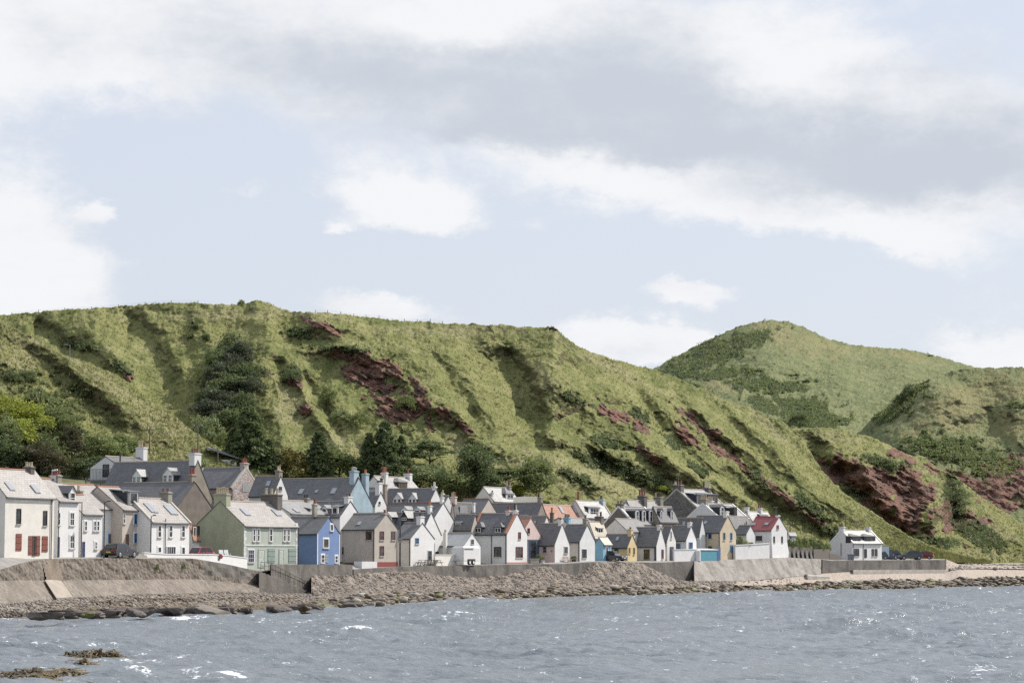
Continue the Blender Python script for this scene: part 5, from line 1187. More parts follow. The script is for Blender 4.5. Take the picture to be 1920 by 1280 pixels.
# ---- houses behind the left row
h = H('white modern gabled house with grey railed balcony high on the left', 'balcony_house', 'house', 173, 223, 300, None, 875.5, 856, 318, 'R', WHITE2, SLATE, 58)
h.win('L', 193, 204.5, 870, 894, 'k', None, (2, 2), kind='glazed_door')
bal = MB()
for t in np.linspace(0, 1, 22): bal.box(-1.0, -.97, h.L * t - .015, h.L * t + .015, h.hit('L', 198, 899)[1], h.hit('L', 198, 880)[1], PIPE)
z_ = h.hit('L', 198, 880)[1]; zf = h.hit('L', 198, 899)[1]; bal.box(-1.03, -.93, 0, h.L, z_, z_ + .06, LEAD); bal.box(-1.05, -.002, 0, h.L, zf - .22, zf, LEAD)
for t in (.02, .5, .98): bal.box(-1.0, -.9, h.L * t - .05, h.L * t + .05, zf - 2.3, zf - .22, LEAD)
bal.build('balcony', h.o); mbp = MB(); a, t = h.hit_roof(223, 866); mbp.tube(h.sl(1.0, .9), h.sl(1.0, .9) + Vector((0, 0, 1.5)), .10, m=PIPE); mbp.build('flue', h.o)
h.chim(257, 279, 839, 876, WHITE, 'pbb', 10)
h = H('dark slate-roofed house with two white dormers under the grass slope', 'dormer_house', 'house', 190, 341, 401, None, 931, 864.5, 306, 'L', BROWN2, SLATE, 60, cope=None)
h.dormer(248, 264, 906, 892, 'gable', .3, PAINTW, SLATELIT, 'w', (2, 2), nwin=2, apex=880); h.dormer(305, 324, 904, 889, 'gable', .3, PAINTW, SLATELIT, 'w', (2, 2), nwin=2, apex=877); h.chim(353, 376, 850, 873, WHITE2, 'ppp', 9)
h = H('dark brown harled house with tall gable chimney', 'cottage', 'house', 203, 331, 401, None, 950, 904, 288, 'L', BROWN2, SLATE, 60, wallR=BROWN)
h.chim(361, 376, 890, 912, BROWN2, 'rrr', 11, at=(h.W / 2 + .1, .5)); 
h = H('small white-fronted outbuilding with arched white windows beside the green gable', 'outbuilding', 'house', 352, 360, 378, 1046, 1006, 985, 272, 'R', CREAMY, REDT, 60)
h.win('R', 362, 367, 987, 1008, 'w'); h.win('R', 369, 374, 985, 1008, 't')
h = H('slate-roofed house with pink patched stone gable and boarded window', 'cottage', 'house', 358, 435, 489, None, 913, 877, 312, 'L', PSTONE, SLATE, 60, cope=COPE)
h.win('R', 454, 469.5, 907.5, 922, 'y', kind='board'); h.chim(451, 467, 868, 885, PSTONE, 'rrr', 9)
h = H('small slate cottage with white gable behind the green house', 'cottage', 'house', 470, 512, 542, None, 927, 893, 308, 'L', WHITE2, SLATE, 60)
h.light(504, 907, .7, .9); h.chim(529, 543, 882, 900, BROWN2, 'bb', 9, ratio=.9); h.win('R', 523, 528, 912, 919, 'k')
h = H('long slate-roofed building with faded blue gable and tall blue chimneys', 'long_house', 'house', 505, 646, 700, None, 945, 896, 318, 'L', SBLUE, SLATE, 60)
h.light(565, 922, .8, 1.0); h.light(594, 922, .5, .6); h.light(626, 921, .8, 1.1); h.chim(656, 674, 883, 930, SBLUE, 'mmm', 7, at=(h.W * .45, .55)); h.chim(674, 688, 888, 935, SBLUE, 'o', 8, at=(h.W * .86, .55), ratio=.8)
h = H('white gabled cottage with white dormer right behind the green house', 'cottage', 'house', 478, 543, 560, None, 962, 938, 298, 'R', WHITE, SLATELIT, 60, Wd=9)
h.dormer(583, 596, 968, 955, 'flat', .3, PAINTW, SLATELIT, 'w', (1, 1)); h.light(560, 962, .7, .9); h.chim(569, 583, 934, 945, CHST, 'kk', 7)
h = H('white gabled cottage with red-potted chimney behind the blue house', 'cottage', 'house', 560, 637, 678, None, 968, 940, 304, 'L', WHITE, SLATE, 60)
h.dormer(603, 613, 966, 952, 'gable', .3, WHITE, SLATELIT, 'w', (1, 1)); h.dormer(622, 634, 964, 950, 'flat', .3, WHITE, SLATELIT, 'w', (1, 1)); h.chim(648, 664, 931, 952, WHITE, 'pk', 6)
# ---- green and blue fronts
h = H('large sage green corner house with pale shop front and white quoins', 'corner_house', 'house', 371, 456.8, 560.8, 1067, 984.5, 940, D_(456), 'R', GREENW, SLATESUN, 60, wallR=GREENF, cope=None, ridgem=RIDGE)
WQ = plain('white_quoin', (0.68, 0.70, 0.67), .8)
for (a, c) in ((474, 478.5), (482, 486.5), (505, 510.5), (531, 535.5), (538.5, 543)): h.win('R', a, c, 991, 1014.5, 'w', WQ, (1, 2))
h.band('R', 1021, 1023, WQ, 'string_course', dep=.07)
qm = MB(); qn = MB()
for k_ in range(12):
    z = .3 + k_ * .42; wd = .42 if k_ % 2 else .26
    qm.box(-.03, wd, -.035, -.003, z, z + .40, WQ); qn.box(h.W - wd, h.W + .02, -.035, -.003, z, z + .40, WQ)
qm.build('quoins', h.o); qn.build('quoins', h.o)
h.win('R', 465, 476, 1030, 1054, 'l', PAINTW, (3, 3)); h.win('R', 502, 515, 1028, 1054, 'e', kind='shutter'); h.win('R', 541, 555, 1028, 1054, 'e', kind='shutter'); h.win('R', 523, 532, 1029, 1063, 'p', kind='door', fill='p'); h.win('R', 484, 496, 1029, 1063, 'p', kind='door', fill='p')
h.light(459, 961, .95, 1.2); h.light(517, 962, .95, 1.2); h.chim(401, 432, 926, 951, GREENW, 'bbbbbb', 13, ratio=.45); h.chim(492, 532, 927, 955, CHDK, 'bbb', 12, ratio=.4); h.pipe('R', 558.5)
h = H('bright blue gabled cottage with white-framed windows', 'cottage', 'house', 528, 594.5, 639, 1058, 999, 969.5, D_(595), 'L', BLUEW, SLATEG, 60, ridgem=RIDGE)
h.win('R', 619, 624.6, 982, 995, 'w', PAINTW); h.win('R', 606, 616, 1009, 1027, 'w', PAINTW, (1, 1)); h.win('R', 602, 608, 1039, 1055, 'w', PAINTW, (1, 2)); h.win('R', 609, 614.5, 1040, 1055, 'y', kind='shutter'); h.win('R', 628, 633, 1041, 1055, 'w', PAINTW, (1, 2)); h.chim(609, 619.5, 945, 969, CHST, 'r', 9, at=(h.W / 2 - .2, h.L * .35))
qm = MB(); qm.box(-.02, .14, -.03, -.004, -.2, h.e - .1, PAINTW); qm.build('corner_board', h.o); qm = MB(); qm.box(h.W - .14, h.W + .01, -.03, -.004, -.2, h.e - .1, PAINTW); qm.build('corner_board', h.o)
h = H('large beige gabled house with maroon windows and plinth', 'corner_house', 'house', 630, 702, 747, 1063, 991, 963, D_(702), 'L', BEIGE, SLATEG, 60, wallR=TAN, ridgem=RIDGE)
h.win('L', 686, 697, 995.5, 1012, 'm', None, (1, 1)); h.win('L', 640.5, 644.5, 1025, 1039, 'm'); h.band('R', 1053, None, PLINTH); h.band('L', 1054, None, PLINTH)
for a, c, y0, y1 in ((712, 719.5, 995.5, 1012), (733.5, 741, 995.5, 1012), (712, 719.5, 1023, 1042)): h.win('R', a, c, y0, y1, 'm', None, (1, 2))
h.pipe('L', 700.8); h.chim(720.5, 730.5, 962, 975, TAN, 'r', 7, ratio=.8); h.light(674, 982, .6, .8)
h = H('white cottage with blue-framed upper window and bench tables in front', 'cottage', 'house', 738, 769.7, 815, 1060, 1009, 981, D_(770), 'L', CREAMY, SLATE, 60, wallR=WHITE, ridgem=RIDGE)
h.win('R', 778.5, 785, 1008, 1019, 'b', None, (1, 2)); h.win('R', 802, 809, 1032, 1050, 'g', PAINTW, (2, 2), kind='glazed_door'); h.pipe('L', 768.6); h.chim(783, 798, 968, 984, WHITE, 'k', 5)
h = H('tall narrow white gabled house with slim orange-potted chimney', 'cottage', 'house', 690, 790, 827.5, 1059, 1001, 961, D_(800) + 7, 'L', WHITE, SLATE, 60, ridgem=RIDGE)
h.win('R', 816.5, 822, 1033.5, 1038, 'k'); h.chim(803, 812, 948, 966, WHITE, 'oo', 9, ratio=.8)
h.dormer(720, 734, 976, 968, 'gable', .3, WHITE2, SLATELIT, 'w', (1, 1), apex=960); h.dormer(752, 764, 976, 969, 'gable', .3, DKCHEEK, SLATELIT, 'w', (2, 1), apex=958)
h = H('tall plain white gable rising behind the grey workshop', 'cottage', 'house', 676, 811, 851.5, None, 975, 943, D_(815) + 14, 'L', WHITE, SLATE, 60, ridgem=RIDGER)
h.chim(831, 839.5, 932, 946, WHITE, 'bbb', 9, ratio=.8); h.dormer(752, 764, 962, 955, 'gable', .3, WHITE2, SLATELIT, 'w', (1, 1), apex=949); h.dormer(776, 788, 962, 955, 'gable', .3, WHITE2, SLATELIT, 'w', (1, 1), apex=950); h.chim(684, 696, 947, 962, CHST, 'k', 6)
h = H('small white workshop with pale sheet roof and thin chimney', 'workshop', 'workshop', 826, 869.5, 901.5, 1058.5, 1022, 1000, D_(869) + 1, 'L', CREAMY, FELT, 60, wallR=WHITE)
h.win('R', 883, 888, 1010.6, 1020, 'g', None, (1, 2)); h.win('R', 882, 887.5, 1024, 1026.5, 'k'); h.chim(840.5, 849, 998, 1040, CREAMY, 'b', 5, at=(-.35, h.L * .72), ratio=.9, cap=False)
h = H('white seafront house with black dormers and orange coping', 'seafront_house', 'house', 882, 950.6, 988.3, 1057.5, 1000, 963, D_(950), 'L', WHITE2, SLATE, 60, wallR=WHITE, cope=None)
OC = plain('orange_coping', (0.50, 0.22, 0.13), .8)
for a, w_2 in ((0.0, .34), (h.L - .3, .3)):
    mb = MB();     q8 = [h.sl(a, -.1, .02), h.sl(a + w_2, -.1, .02), h.sl(a + w_2, h.half, .02), h.sl(a, h.half, .02)]; mb.hexa(q8 + [p + Vector((-.1, 0, .22)) for p in q8], OC); mb.build('coping', h.o)
h.dormer(889, 903.5, 1007, 988, 'hip', .12, FR['k'], SLATE, 'w', (2, 2), apex=979); h.dormer(926, 941, 1006, 988, 'hip', .12, FR['k'], SLATE, 'w', (2, 2), apex=978)
h.win('L', 926.5, 940, 1024.5, 1043, 'k', None, (2, 3)); h.win('R', 971.6, 976.2, 997, 1010, 'm'); h.win('R', 967, 979.8, 1024.5, 1045, 'm', None, (2, 2)); h.band('R', 1053.5, None, plain('pink_plinth', (.5, .2, .15), .8)); h.chim(960.5, 971.5, 956.5, 972, WHITE, 'kw', 11, ratio=.8); h.pipe('L', 922); h.pipe('L', 948.6); h.chim(948, 959, 957, 966, PINK, 'r', 9, ratio=.8)
h = H('pale pink gable over a slate-blue shop front', 'shop_house', 'shop', 930, 976, 1014.3, 1053, 1004, 970.6, D_(980) + 3.5, 'L', PINK, REDT, 60, ridgem=RIDGE)
h.band('R', 1011, None, FR['d'], 'shop_front', 988.5, 1013.8); h.win('R', 993, 1004, 1013, 1047, 'd', None, (2, 2), off=.03, kind='glazed_door'); h.win('R', 989, 993, 989.5, 1000, 'm')
h = H('small pink-walled cottage with white gable and heart sign', 'cottage', 'house', 1000, 1040.3, 1067, 1056, 1019.5, 982, D_(1040), 'L', PINK, SLATE, 58, wallR=WHITE)
h.win('L', 1018, 1025, 1024, 1036, 'y', None, (1, 2)); h.win('R', 1057.5, 1064, 1024.5, 1037, 'g', PAINTW, (2, 1)); h.chim(1045, 1054.5, 975, 990, WHITE, 'r', 5, ratio=.8)
hm = MB(); t_, z_ = h.hit('L', 1034, 1032.5); hs = [(0, -.16), (.13, 0), (.13, .08), (.07, .12), (0, .06), (-.07, .12), (-.13, .08), (-.13, 0)]
hm.prism([(-.02, t_ + a, z_ + c) for a, c in hs], (-.03, 0, 0), FR['g']); hm.build('heart_sign', h.o)
h = H('white-gabled cottage with stone chimney left of the sky-blue porch', 'cottage', 'house', 1048, 1087.2, 1114.3, 1051.5, 1014, 984, D_(1087), 'L', CREAMY, SLATE, 58, wallR=WHITE2)
h.win('R', 1091, 1099.4, 1029, 1045.5, 'k', PAINTW, (2, 1)); h.pipe('L', 1085.4); h.chim(1091.5, 1102.3, 972.5, 990, CHST, 'p', 7, ratio=.9)
h = H('sky-blue lean-to porch with cream sheet roof beside the white gable', 'porch_building', 'porch', 1114.5, 1131, 1144.8, 1052, 1019, 1008, D_(1131), 'R', LBLUE, roof_mat('cream_sheet', (.52, .46, .38), (.56, .5, .42), .6, (1, 3)), 58)
h.win('R', 1135.5, 1139.6, 1025, 1040, 'w', PAINTW)
h = H('cream-roofed dormer house with railed balcony above the sky-blue porch', 'dormer_house', 'house', 1094, 1114, 1138, None, 1005, 979, D_(1120) + 8, 'R', CREAMY, MC['cream_sheet'], 58)
h.dormer(1120, 1131, 1004, 990, 'flat', .2, DKCHEEK, MC['cream_sheet'], 'w', (2, 1)); h.chim(1117.5, 1134, 968, 984, BROWN, 'kw', 8, at=(h.W * .9, h.L * .7))
# ---- yellow, white and cream fronts on the right
h = H('small yellow cottage with grey slate roof and yellow chimney', 'cottage', 'house', 1128, 1177, 1192.4, 1051, 1024, 1002, D_(1177), 'L', YEL, SLATE, 57)
h.win('L', 1152, 1159.5, 1025, 1038, 'd', None, (2, 1)); h.win('R', 1179, 1181.6, 1026, 1037, 'o'); h.win('R', 1187.5, 1190, 1026, 1039, 'o'); h.chim(1174.5, 1185, 991.5, 1006, YEL, 'k', 3, ratio=.9); h.light(1158.5, 1010, .6, .8)
h = H('plain white cottage with large sash window and grey-blue side door', 'cottage', 'house', 1176, 1231, 1245.3, 1051.5, 1021, 989, D_(1231), 'L', CREAMY, SLATEG, 57, wallR=WHITE)
h.win('L', 1207.5, 1218, 1029.5, 1048, 'k', None, (2, 2)); h.win('L', 1227, 1230.6, 1022, 1051, 'd', kind='door', fill='d'); h.win('R', 1240.3, 1243.8, 1029.5, 1047, 'm'); h.chim(1230, 1239, 984, 997, WHITE, '', 3, ratio=.8)
h = H('narrow pale gable with tall grey door between white cottages', 'cottage', 'house', 1236, 1251, 1265, 1051.5, 1013, 987, D_(1251) + 1, 'L', CREAMY, SLATE, 57)
h.win('R', 1256, 1262.6, 1024.5, 1051, 'd', kind='door', fill='d'); h.win('R', 1257, 1259.6, 995, 1010, 'w')
h = H('white cottage with turquoise-blue windows behind the white garden wall', 'cottage', 'house', 1252, 1287, 1303.2, 1050, 1011, 986, D_(1287) + 1, 'L', WHITE2, SLATEG, 56, wallR=WHITE)
h.win('L', 1267, 1276, 1018, 1028.5, 'b', None, (2, 1)); h.win('R', 1291.6, 1298.4, 1016, 1028.5, 'b', None, (2, 1)); h.chim(1293, 1302, 979, 992, WHITE, 'p', 7, ratio=.9)
h = H('tall buff-yellow house with cream chimney and blue side shutter', 'cottage', 'house', 1290, 1350.3, 1377, 1048.5, 996.5, 967, D_(1350), 'L', YEL if False else BUFF, SLATE, 55, wallR=CREAM if False else BUFF, ridgem=RIDGE)
h.win('L', 1328, 1334.6, 997.5, 1010, 'b', None, (1, 1)); h.win('L', 1328, 1335, 1023, 1029, 'g'); h.win('R', 1356, 1359.6, 998, 1012, 'b'); h.win('R', 1369.2, 1372.8, 998, 1012, 'b'); h.win('R', 1369, 1374, 1021, 1035, 'b', kind='shutter'); h.chim(1354.5, 1366, 958.5, 974, CREAM, '', 3, ratio=.8); h.light(1323, 980, .6, .8); h.pipe('L', 1348.8)
h = H('white house with bright red sheet roof and buttressed white gable', 'cottage', 'house', 1400, 1447, 1472, 1046, 993, 969, D_(1447), 'L', WHITE, REDM, 54, wallR=WHITE, ridgem=FR['r'])
h.win('L', 1403, 1408.8, 1004, 1012, 'k', None, (1, 1)); h.win('L', 1417.5, 1429, 1004, 1013, 'k', None, (3, 1)); h.win('R', 1456, 1459.8, 984, 991.5, 'r'); h.win('R', 1450.2, 1452.6, 1005, 1017, 'k'); h.win('R', 1465, 1467.4, 1005, 1017, 'k'); h.light(1413, 983, .8, .7); h.light(1437.5, 982.5, .8, .7); h.chim(1448, 1456, 966, 980, WHITE, 'k', 2, ratio=.8)
bt = MB(); zt = h.hit('R', 1455, 1017)[1]; bt.prism([(-.45, -.45, -.9), (-.0, -.03, zt), (h.W, -.03, zt), (h.W + .3, -.45, -.9)], (0, .44, 0), WHITE); bt.build('buttress', h.o)
h = H('low slate-roofed white outbuilding left of the red roof', 'outbuilding', 'house', 1376, 1400, 1412, 1032, 1000, 985.5, D_(1400) + 2, 'L', WHITE2, SLATE, 54)
h = H('detached white cottage with twin black dormers standing alone at the right', 'cottage', 'house', 1552.5, 1598.3, 1648, 1050, 1017, 994, D_(1598), 'R', WHITE, SLATELIT, 50, cope=PAINTW, ridgem=RIDGE)
h.dormer(1594 + 1, 1614, 1016.5, 1005.5, 'hip', .25, FR['k'], SLATEG, 'k', (2, 1), apex=1000); h.dormer(1620.5, 1641.5, 1016.5, 1005.5, 'hip', .25, FR['k'], SLATEG, 'k', (2, 1), apex=1000)
h.win('R', 1601.5, 1610.5, 1028, 1042, 'k', None, (2, 2)); h.win('R', 1620.6, 1625, 1028.5, 1045, 'k', kind='door', fill='k'); h.win('R', 1634.4, 1638.2, 1028.5, 1042, 'k', None, (1, 2)); h.win('R', 1640.2, 1644.8, 1028.5, 1042, 'k', None, (1, 2)); h.chim(1568.5, 1581.5, 987.5, 1003, WHITE, 'p', 7, ratio=.7); h.chim(1616.5, 1628.5, 988.5, 1000, WHITE, '', 3, ratio=.7); h.pipe('R', 1618); h.pipe('R', 1598.9); h.pipe('L', 1577)
h = H('tiny white flat shed on the bank right of the red-roofed house', 'shed', 'shed', 1473, 1479, 1488.5, 1014, 1001, 998.6, D_(1480) + 10, 'R', WHITE, FELT, 54)
h.win('R', 1481, 1483, 1004, 1009, 'k')
# ---- middle and back rows, behind the seafront
h = H('white-chimneyed house with brown hipped dormers and bright roof under the trees', 'dormer_house', 'house', 680, 722, 790, None, 918, 893, 345, 'R', WHITE, SLATELIT, 60, ridgem=RIDGE)
h.dormer(748, 764, 914, 904, 'hip', .3, FR['t'], SLATEG, 't', (2, 1), apex=897); h.dormer(780, 799, 914, 904, 'hip', .3, FR['t'], SLATEG, 't', (2, 1), apex=897) if False else None
h.chim(715, 729, 886, 906, WHITE, 'ror', 11); h.chim(770, 786, 888, 903, WHITE, 'r', 9)
h = H('slate house with patched stone gable chimney and two white gabled dormers', 'dormer_house', 'house', 716, 803, 832, None, 946, 916, 338, 'L', WHITE2, SLATE, 60)
h.dormer(737, 753, 943, 934, 'gable', .25, WHITE2, SLATELIT, 'w', (1, 1), nwin=2, apex=924); h.dormer(766, 780, 943, 934, 'gable', .25, WHITE2, SLATELIT, 'w', (1, 1), nwin=2, apex=924); h.chim(813, 822.5, 912, 930, WHITE2, 'www', 9, ratio=.8)
h = H('narrow white gable with yellow-banded chimney', 'cottage', 'house', 682, 703, 726, None, 946, 923, 332, 'L', WHITE, SLATE, 60)
h.chim(709.5, 723.5, 905, 935, WHITE, 'kk', 4, ratio=.8); h.win('R', 710, 713, 940, 945, 'k'); h.chim(724.5, 734, 908, 950, BROWN2, 'w', 12, at=(h.W + .5, .6), ratio=.8)
h = H('slate roof with dark grey chimney wall beside the white chimney', 'cottage', 'house', 668, 700, 735, None, 935, 915, 341, 'L', WHITE2, SLATE, 60)
h.chim(730, 736, 896, 920, CHDK, 'bb', 7, ratio=.9)
h = H('pink-chimneyed house end with slatted timber screen', 'cottage', 'house', 846, 852, 888, None, 966, 943, D_(850) + 22, 'R', PINK, SLATE, 60)
h.chim(846, 858.5, 931, 945, PINK, 'rbb', 9); h.win('R', 862, 876, 947, 962, 'y', kind='board')
h = H('slate-roofed house with red ridge and sloping beige gable', 'cottage', 'house', 852, 898, 935, None, 966, 936, D_(890) + 20, 'L', BEIGE, SLATE, 60, ridgem=RIDGER)
h.chim(880, 886, 943, 960, WHITE2, '', 3, at=(-.6, .5))
h = H('blue-grey flat dormer house with red brick window behind the workshop', 'cottage', 'house', 850, 884, 898, None, 990, 965, D_(885) + 9, 'L', BEIGE, SLATE, 60)
h.dormer(852, 866, 997, 980, 'flat', .2, plain('brick_red', (.28, .10, .06), .8), FELT, 'w', (1, 3))
h = H('beige gabled house with white bay dormer standing below the trees', 'dormer_house', 'house', 888, 925, 973, None, 938, 913.5, 362, 'R', CREAMY, SLATELIT, 58)
h.dormer(949, 964, 940, 926, 'hip', .2, PAINTW, SLATEG, 'w', (2, 2), apex=916); h.chim(950.5, 963, 910.5, 927, CHST, 'pb', 10); h.chim(927, 933, 923, 938, WHITE, 'k', 4, at=(.5, .5), ratio=1)
h = H('long slate roof ending in a brown gable with a tall buff chimney pot', 'cottage', 'house', 905, 1003, 1028.5, None, 980, 943, D_(1003) + 13, 'L', BROWN2, SLATE, 58, ridgem=RIDGE)
h.chim(1008.5, 1017.5, 932, 948, BROWN2, 'b', 11, ratio=.9); h.dormer(974, 988, 974, 968, 'flat', .3, FR['r'], SLATESUN, 'w', (1, 1))
h = H('house with orange pantile roof and two white skylights', 'cottage', 'house', 1000, 1028, 1110, None, 970, 946.5, D_(1040) + 22, 'R', CREAMY, REDT, 56, ridgem=COPE)
h.light(1051.5, 955.5, .8, 1.3); h.light(1077, 956, .8, 1.3); h.chim(1080, 1087, 938, 950, BEIGE, 'r', 16)
h = H('pale bungalow roof tucked below the orange pantiles', 'cottage', 'house', 1024, 1070, 1120, None, 984, 971, D_(1070) + 12, 'R', CREAMY, SLATELIT, 56)
h.chim(1056, 1070, 970, 983, LBLUE, 'kkk', 7, at=(.6, 1.0)); h.chim(1041.5, 1049, 961, 980, CHDK, 'o', 9, at=(-3.5, 1.0))
h = H('white house with bright roof and skylight dormer behind the orange pantiles', 'dormer_house', 'house', 1060, 1096, 1146, None, 968, 939, D_(1096) + 22, 'R', CREAMY, SLATELIT, 56, cope=COPE)
h.dormer(1104, 1125, 967, 952, 'flat', .25, PAINTW, LEAD, 'w', (3, 2)); h.chim(1128.5, 1145, 936, 950, plain('pale_blue_stack', (.55, .62, .66), .8), 'k', 8)
h = H('brown harled gable house with three white-framed bay dormers', 'dormer_house', 'house', 1131, 1188, 1234, None, 981, 950, D_(1188) + 10, 'R', BROWN, SLATE, 55, cope=PAINTW, wallR=WHITE)
h.dormer(1192, 1198.5, 979, 957, 'gable', .2, PAINTW, SLATEG, 'w', (1, 2), apex=954); h.dormer(1204.5, 1211, 979, 957, 'gable', .2, PAINTW, SLATEG, 'w', (1, 2), apex=954); h.dormer(1217.5, 1224, 979, 957, 'gable', .2, PAINTW, SLATEG, 'w', (1, 2), apex=954); h.chim(1150, 1164.5, 944, 960, BROWN, 'pp', 5)
h = H('slate house with white gablet and big stone chimney of brown pots', 'cottage', 'house', 1165, 1184, 1244, None, 958, 938, D_(1190) + 22, 'R', WHITE2, SLATELIT, 55)
h.chim(1193.5, 1212, 929.5, 951, CHDK, 'prp', 11); h.chim(1224, 1242.5, 932, 950, CHST, 'kkkb', 8); h.dormer(1170, 1178, 955, 946, 'gable', .1, WHITE, SLATE, 'w', (1, 1), apex=941)
h = H('grey cottage with pair of narrow white pointed dormers', 'dormer_house', 'house', 1212, 1236, 1268, None, 975, 950, D_(1236) + 9, 'R', BROWN2, SLATE, 55)
h.dormer(1238.5, 1242.5, 975, 957, 'gable', .05, PAINTW, SLATEG, 'w', (1, 2), apex=953); h.dormer(1258, 1262, 975, 957, 'gable', .05, PAINTW, SLATEG, 'w', (1, 2), apex=953)
h = H('dark rubble-stone house with large chimneys and bright roof highest on the right', 'stone_house', 'house', 1232, 1305, 1360, None, 950, 917, D_(1290) + 24, 'R', STONE, SLATELIT, 54, cope=COPE)
h.dormer(1297 + 10, 1322, 948, 927, 'flat', .5, LEAD, LEAD, 'g', (2, 1)); h.dormer(1328, 1346, 945, 927, 'flat', .4, FR['t'], LEAD, 'k', (2, 1)); h.chim(1261.5, 1283, 909.5, 930, CHDK, 'prw', 8); h.chim(1314, 1332, 914.5, 928, CHDK, 'wwwk', 11)
h = H('pale grey plain gable with stone chimney in front of the stone house', 'cottage', 'house', 1286, 1348, 1400, None, 970.5, 944, D_(1350) + 9, 'R', WHITE2, SLATELIT, 54, cope=PAINTW)
h.dormer(1351, 1358, 966, 950, 'gable', .15, PAINTW, SLATE, 'w', (1, 2), apex=946); h.chim(1311.5, 1327, 936, 950, CHST, 'bbbb', 9); h.dormer(1375, 1382, 968, 951, 'flat', .2, FR['k'], LEAD, 'k', (1, 1)); h.chim(1355, 1371, 939, 953, WHITE, 'bbb', 8, at=(h.W * .55, h.L * .8))
h = H('slate-roofed dark extension left of the buff-yellow house', 'cottage', 'house', 1256, 1312, 1320, None, 1000, 971.5, D_(1300) + 6, 'L', WHITE2, SLATE, 55)
h.light(1283, 981, .6, .8)
h = H('small white house with twin white chimneys above the red roof', 'cottage', 'house', 1385, 1410, 1446, None, 975, 959, D_(1420) + 16, 'R', WHITE, SLATELIT, 54)
h.chim(1394.5, 1405, 951, 966, WHITE, 'k', 5); h.chim(1416.5, 1427, 952.5, 963, WHITE, 'pr', 8); h.dormer(1425, 1440, 972, 966, 'flat', .2, WHITE, SLATELIT, 'w', (1, 1))
h = H('white lean-to with sloping pale roof behind the buff-yellow house', 'outbuilding', 'house', 1360, 1368, 1402, None, 982, 968, D_(1375) + 7, 'R', WHITE, SLATELIT, 54)
h.chim(1384, 1386, 977, 990, PIPE if False else CHDK, '', 2, at=(h.W * .8, -.2), cap=False, ratio=1)
h = H('long white gable roof end left of the yellow-banded chimney', 'cottage', 'house', 660, 690, 712, None, 950, 930, 334, 'L', WHITE, SLATE, 60)
h.dormer(672, 678, 947, 940, 'gable', .2, WHITE, SLATELIT, 'w', (1, 1))
h = H('small stone cottage roof behind the tall white gable', 'cottage', 'house', 815, 832, 850, None, 945, 930, 345, 'L', WHITE2, SLATE, 60)
h.chim(828, 834, 925, 940, WHITE2, 'b', 8, ratio=.9)
h = H('slate cottage roof directly behind the pale gable and grey door', 'cottage', 'house', 1130, 1176, 1215, None, 995, 973, D_(1180) + 5.5, 'R', CREAMY, SLATEG, 56)
h = H('low slate roof behind the small pink-walled cottage', 'cottage', 'house', 975, 1016, 1034, None, 992, 968, D_(1020) + 8, 'L', CREAMY, SLATEG, 58)
h.light(1003, 980, .5, .7)

# ================================================================== TREES AND SHRUBS
def leaf_mat(name, c1, c2, c3):
    m, q, b = new_mat(name)
    tcn = q.node('ShaderNodeTexCoord').outputs['Object']; a = q.noise(tcn, 6.0, 4, 0.7); f = q.noise(tcn, 30.0, 2, 0.6)
    oi = q.node('ShaderNodeObjectInfo').outputs['Random']
    c = q.mix(q.ramp(a, .35, .65), c1, c2); c = q.mix(q.m('MULTIPLY', q.ramp(f, .5, .7), .6), c, c3)
    c = q.mix(q.m('MULTIPLY', oi, .25), c, tuple(x * .6 for x in c1))
    q.l.new(c, b.inputs['Base Color']); b.inputs['Roughness'].default_value = .6; b.inputs['Specular IOR Level'].default_value = .3
    tr = q.node('ShaderNodeBsdfTranslucent'); q.l.new(q.mix(.5, c, (c3[0] * 1.3, c3[1] * 1.4, c3[2])), tr.inputs[0]); mx = q.node('ShaderNodeMixShader'); mx.inputs[0].default_value = .3
    q.l.new(b.outputs[0], mx.inputs[1]); q.l.new(tr.outputs[0], mx.inputs[2])
    o_ = [n for n in m.node_tree.nodes if n.type == 'OUTPUT_MATERIAL'][0]; q.l.new(mx.outputs[0], o_.inputs[0]); return m
LM = {'dark': leaf_mat('leaf_dark', (.095, .125, .055), (.14, .175, .08), (.21, .245, .12)), 'mid': leaf_mat('leaf_mid', (.145, .18, .07), (.21, .245, .10), (.30, .33, .15)),
      'light': leaf_mat('leaf_light', (.18, .22, .11), (.26, .30, .15), (.36, .40, .22)), 'yellow': leaf_mat('leaf_yellow', (.21, .25, .045), (.34, .37, .07), (.46, .47, .12)),
      'gold': leaf_mat('leaf_gold', (.07, .07, .022), (.13, .115, .03), (.22, .17, .05)), 'pine': leaf_mat('leaf_pine', (.070, .086, .056), (.105, .122, .08), (.155, .17, .11)), 'brown': leaf_mat('leaf_brown', (.075, .07, .042), (.11, .10, .058), (.16, .15, .08))}
BARK = wall_mat('bark', (.10, .08, .065), .95, .2, .3)
def quads(cen, nor_seed, size, rs, aspect=1.6, up=0.0):
    n = len(cen); a = rs.randn(n, 3); a[:, 2] += up; a /= np.linalg.norm(a, axis=1)[:, None]; b_ = rs.randn(n, 3); b_ -= (b_ * a).sum(1)[:, None] * a; b_ /= np.linalg.norm(b_, axis=1)[:, None]
    s = size * (.6 + .8 * rs.rand(n))[:, None]; A = a * s * aspect; B = b_ * s
    V = np.stack([cen - A * .5 - B * .25, cen - A * .1 + B * .5, cen + A * .5 + B * .1, cen + A * .05 - B * .5], 1); return V.reshape(-1, 3)
def crown_mesh(name, pts, size, rs, aspect=1.6):
    V = quads(pts, 0, size, rs, aspect); n = len(pts); o = np_mesh(name, V, np.arange(4 * n).reshape(n, 4), LM['mid'], False); me = o.data; bpy.data.objects.remove(o); return me
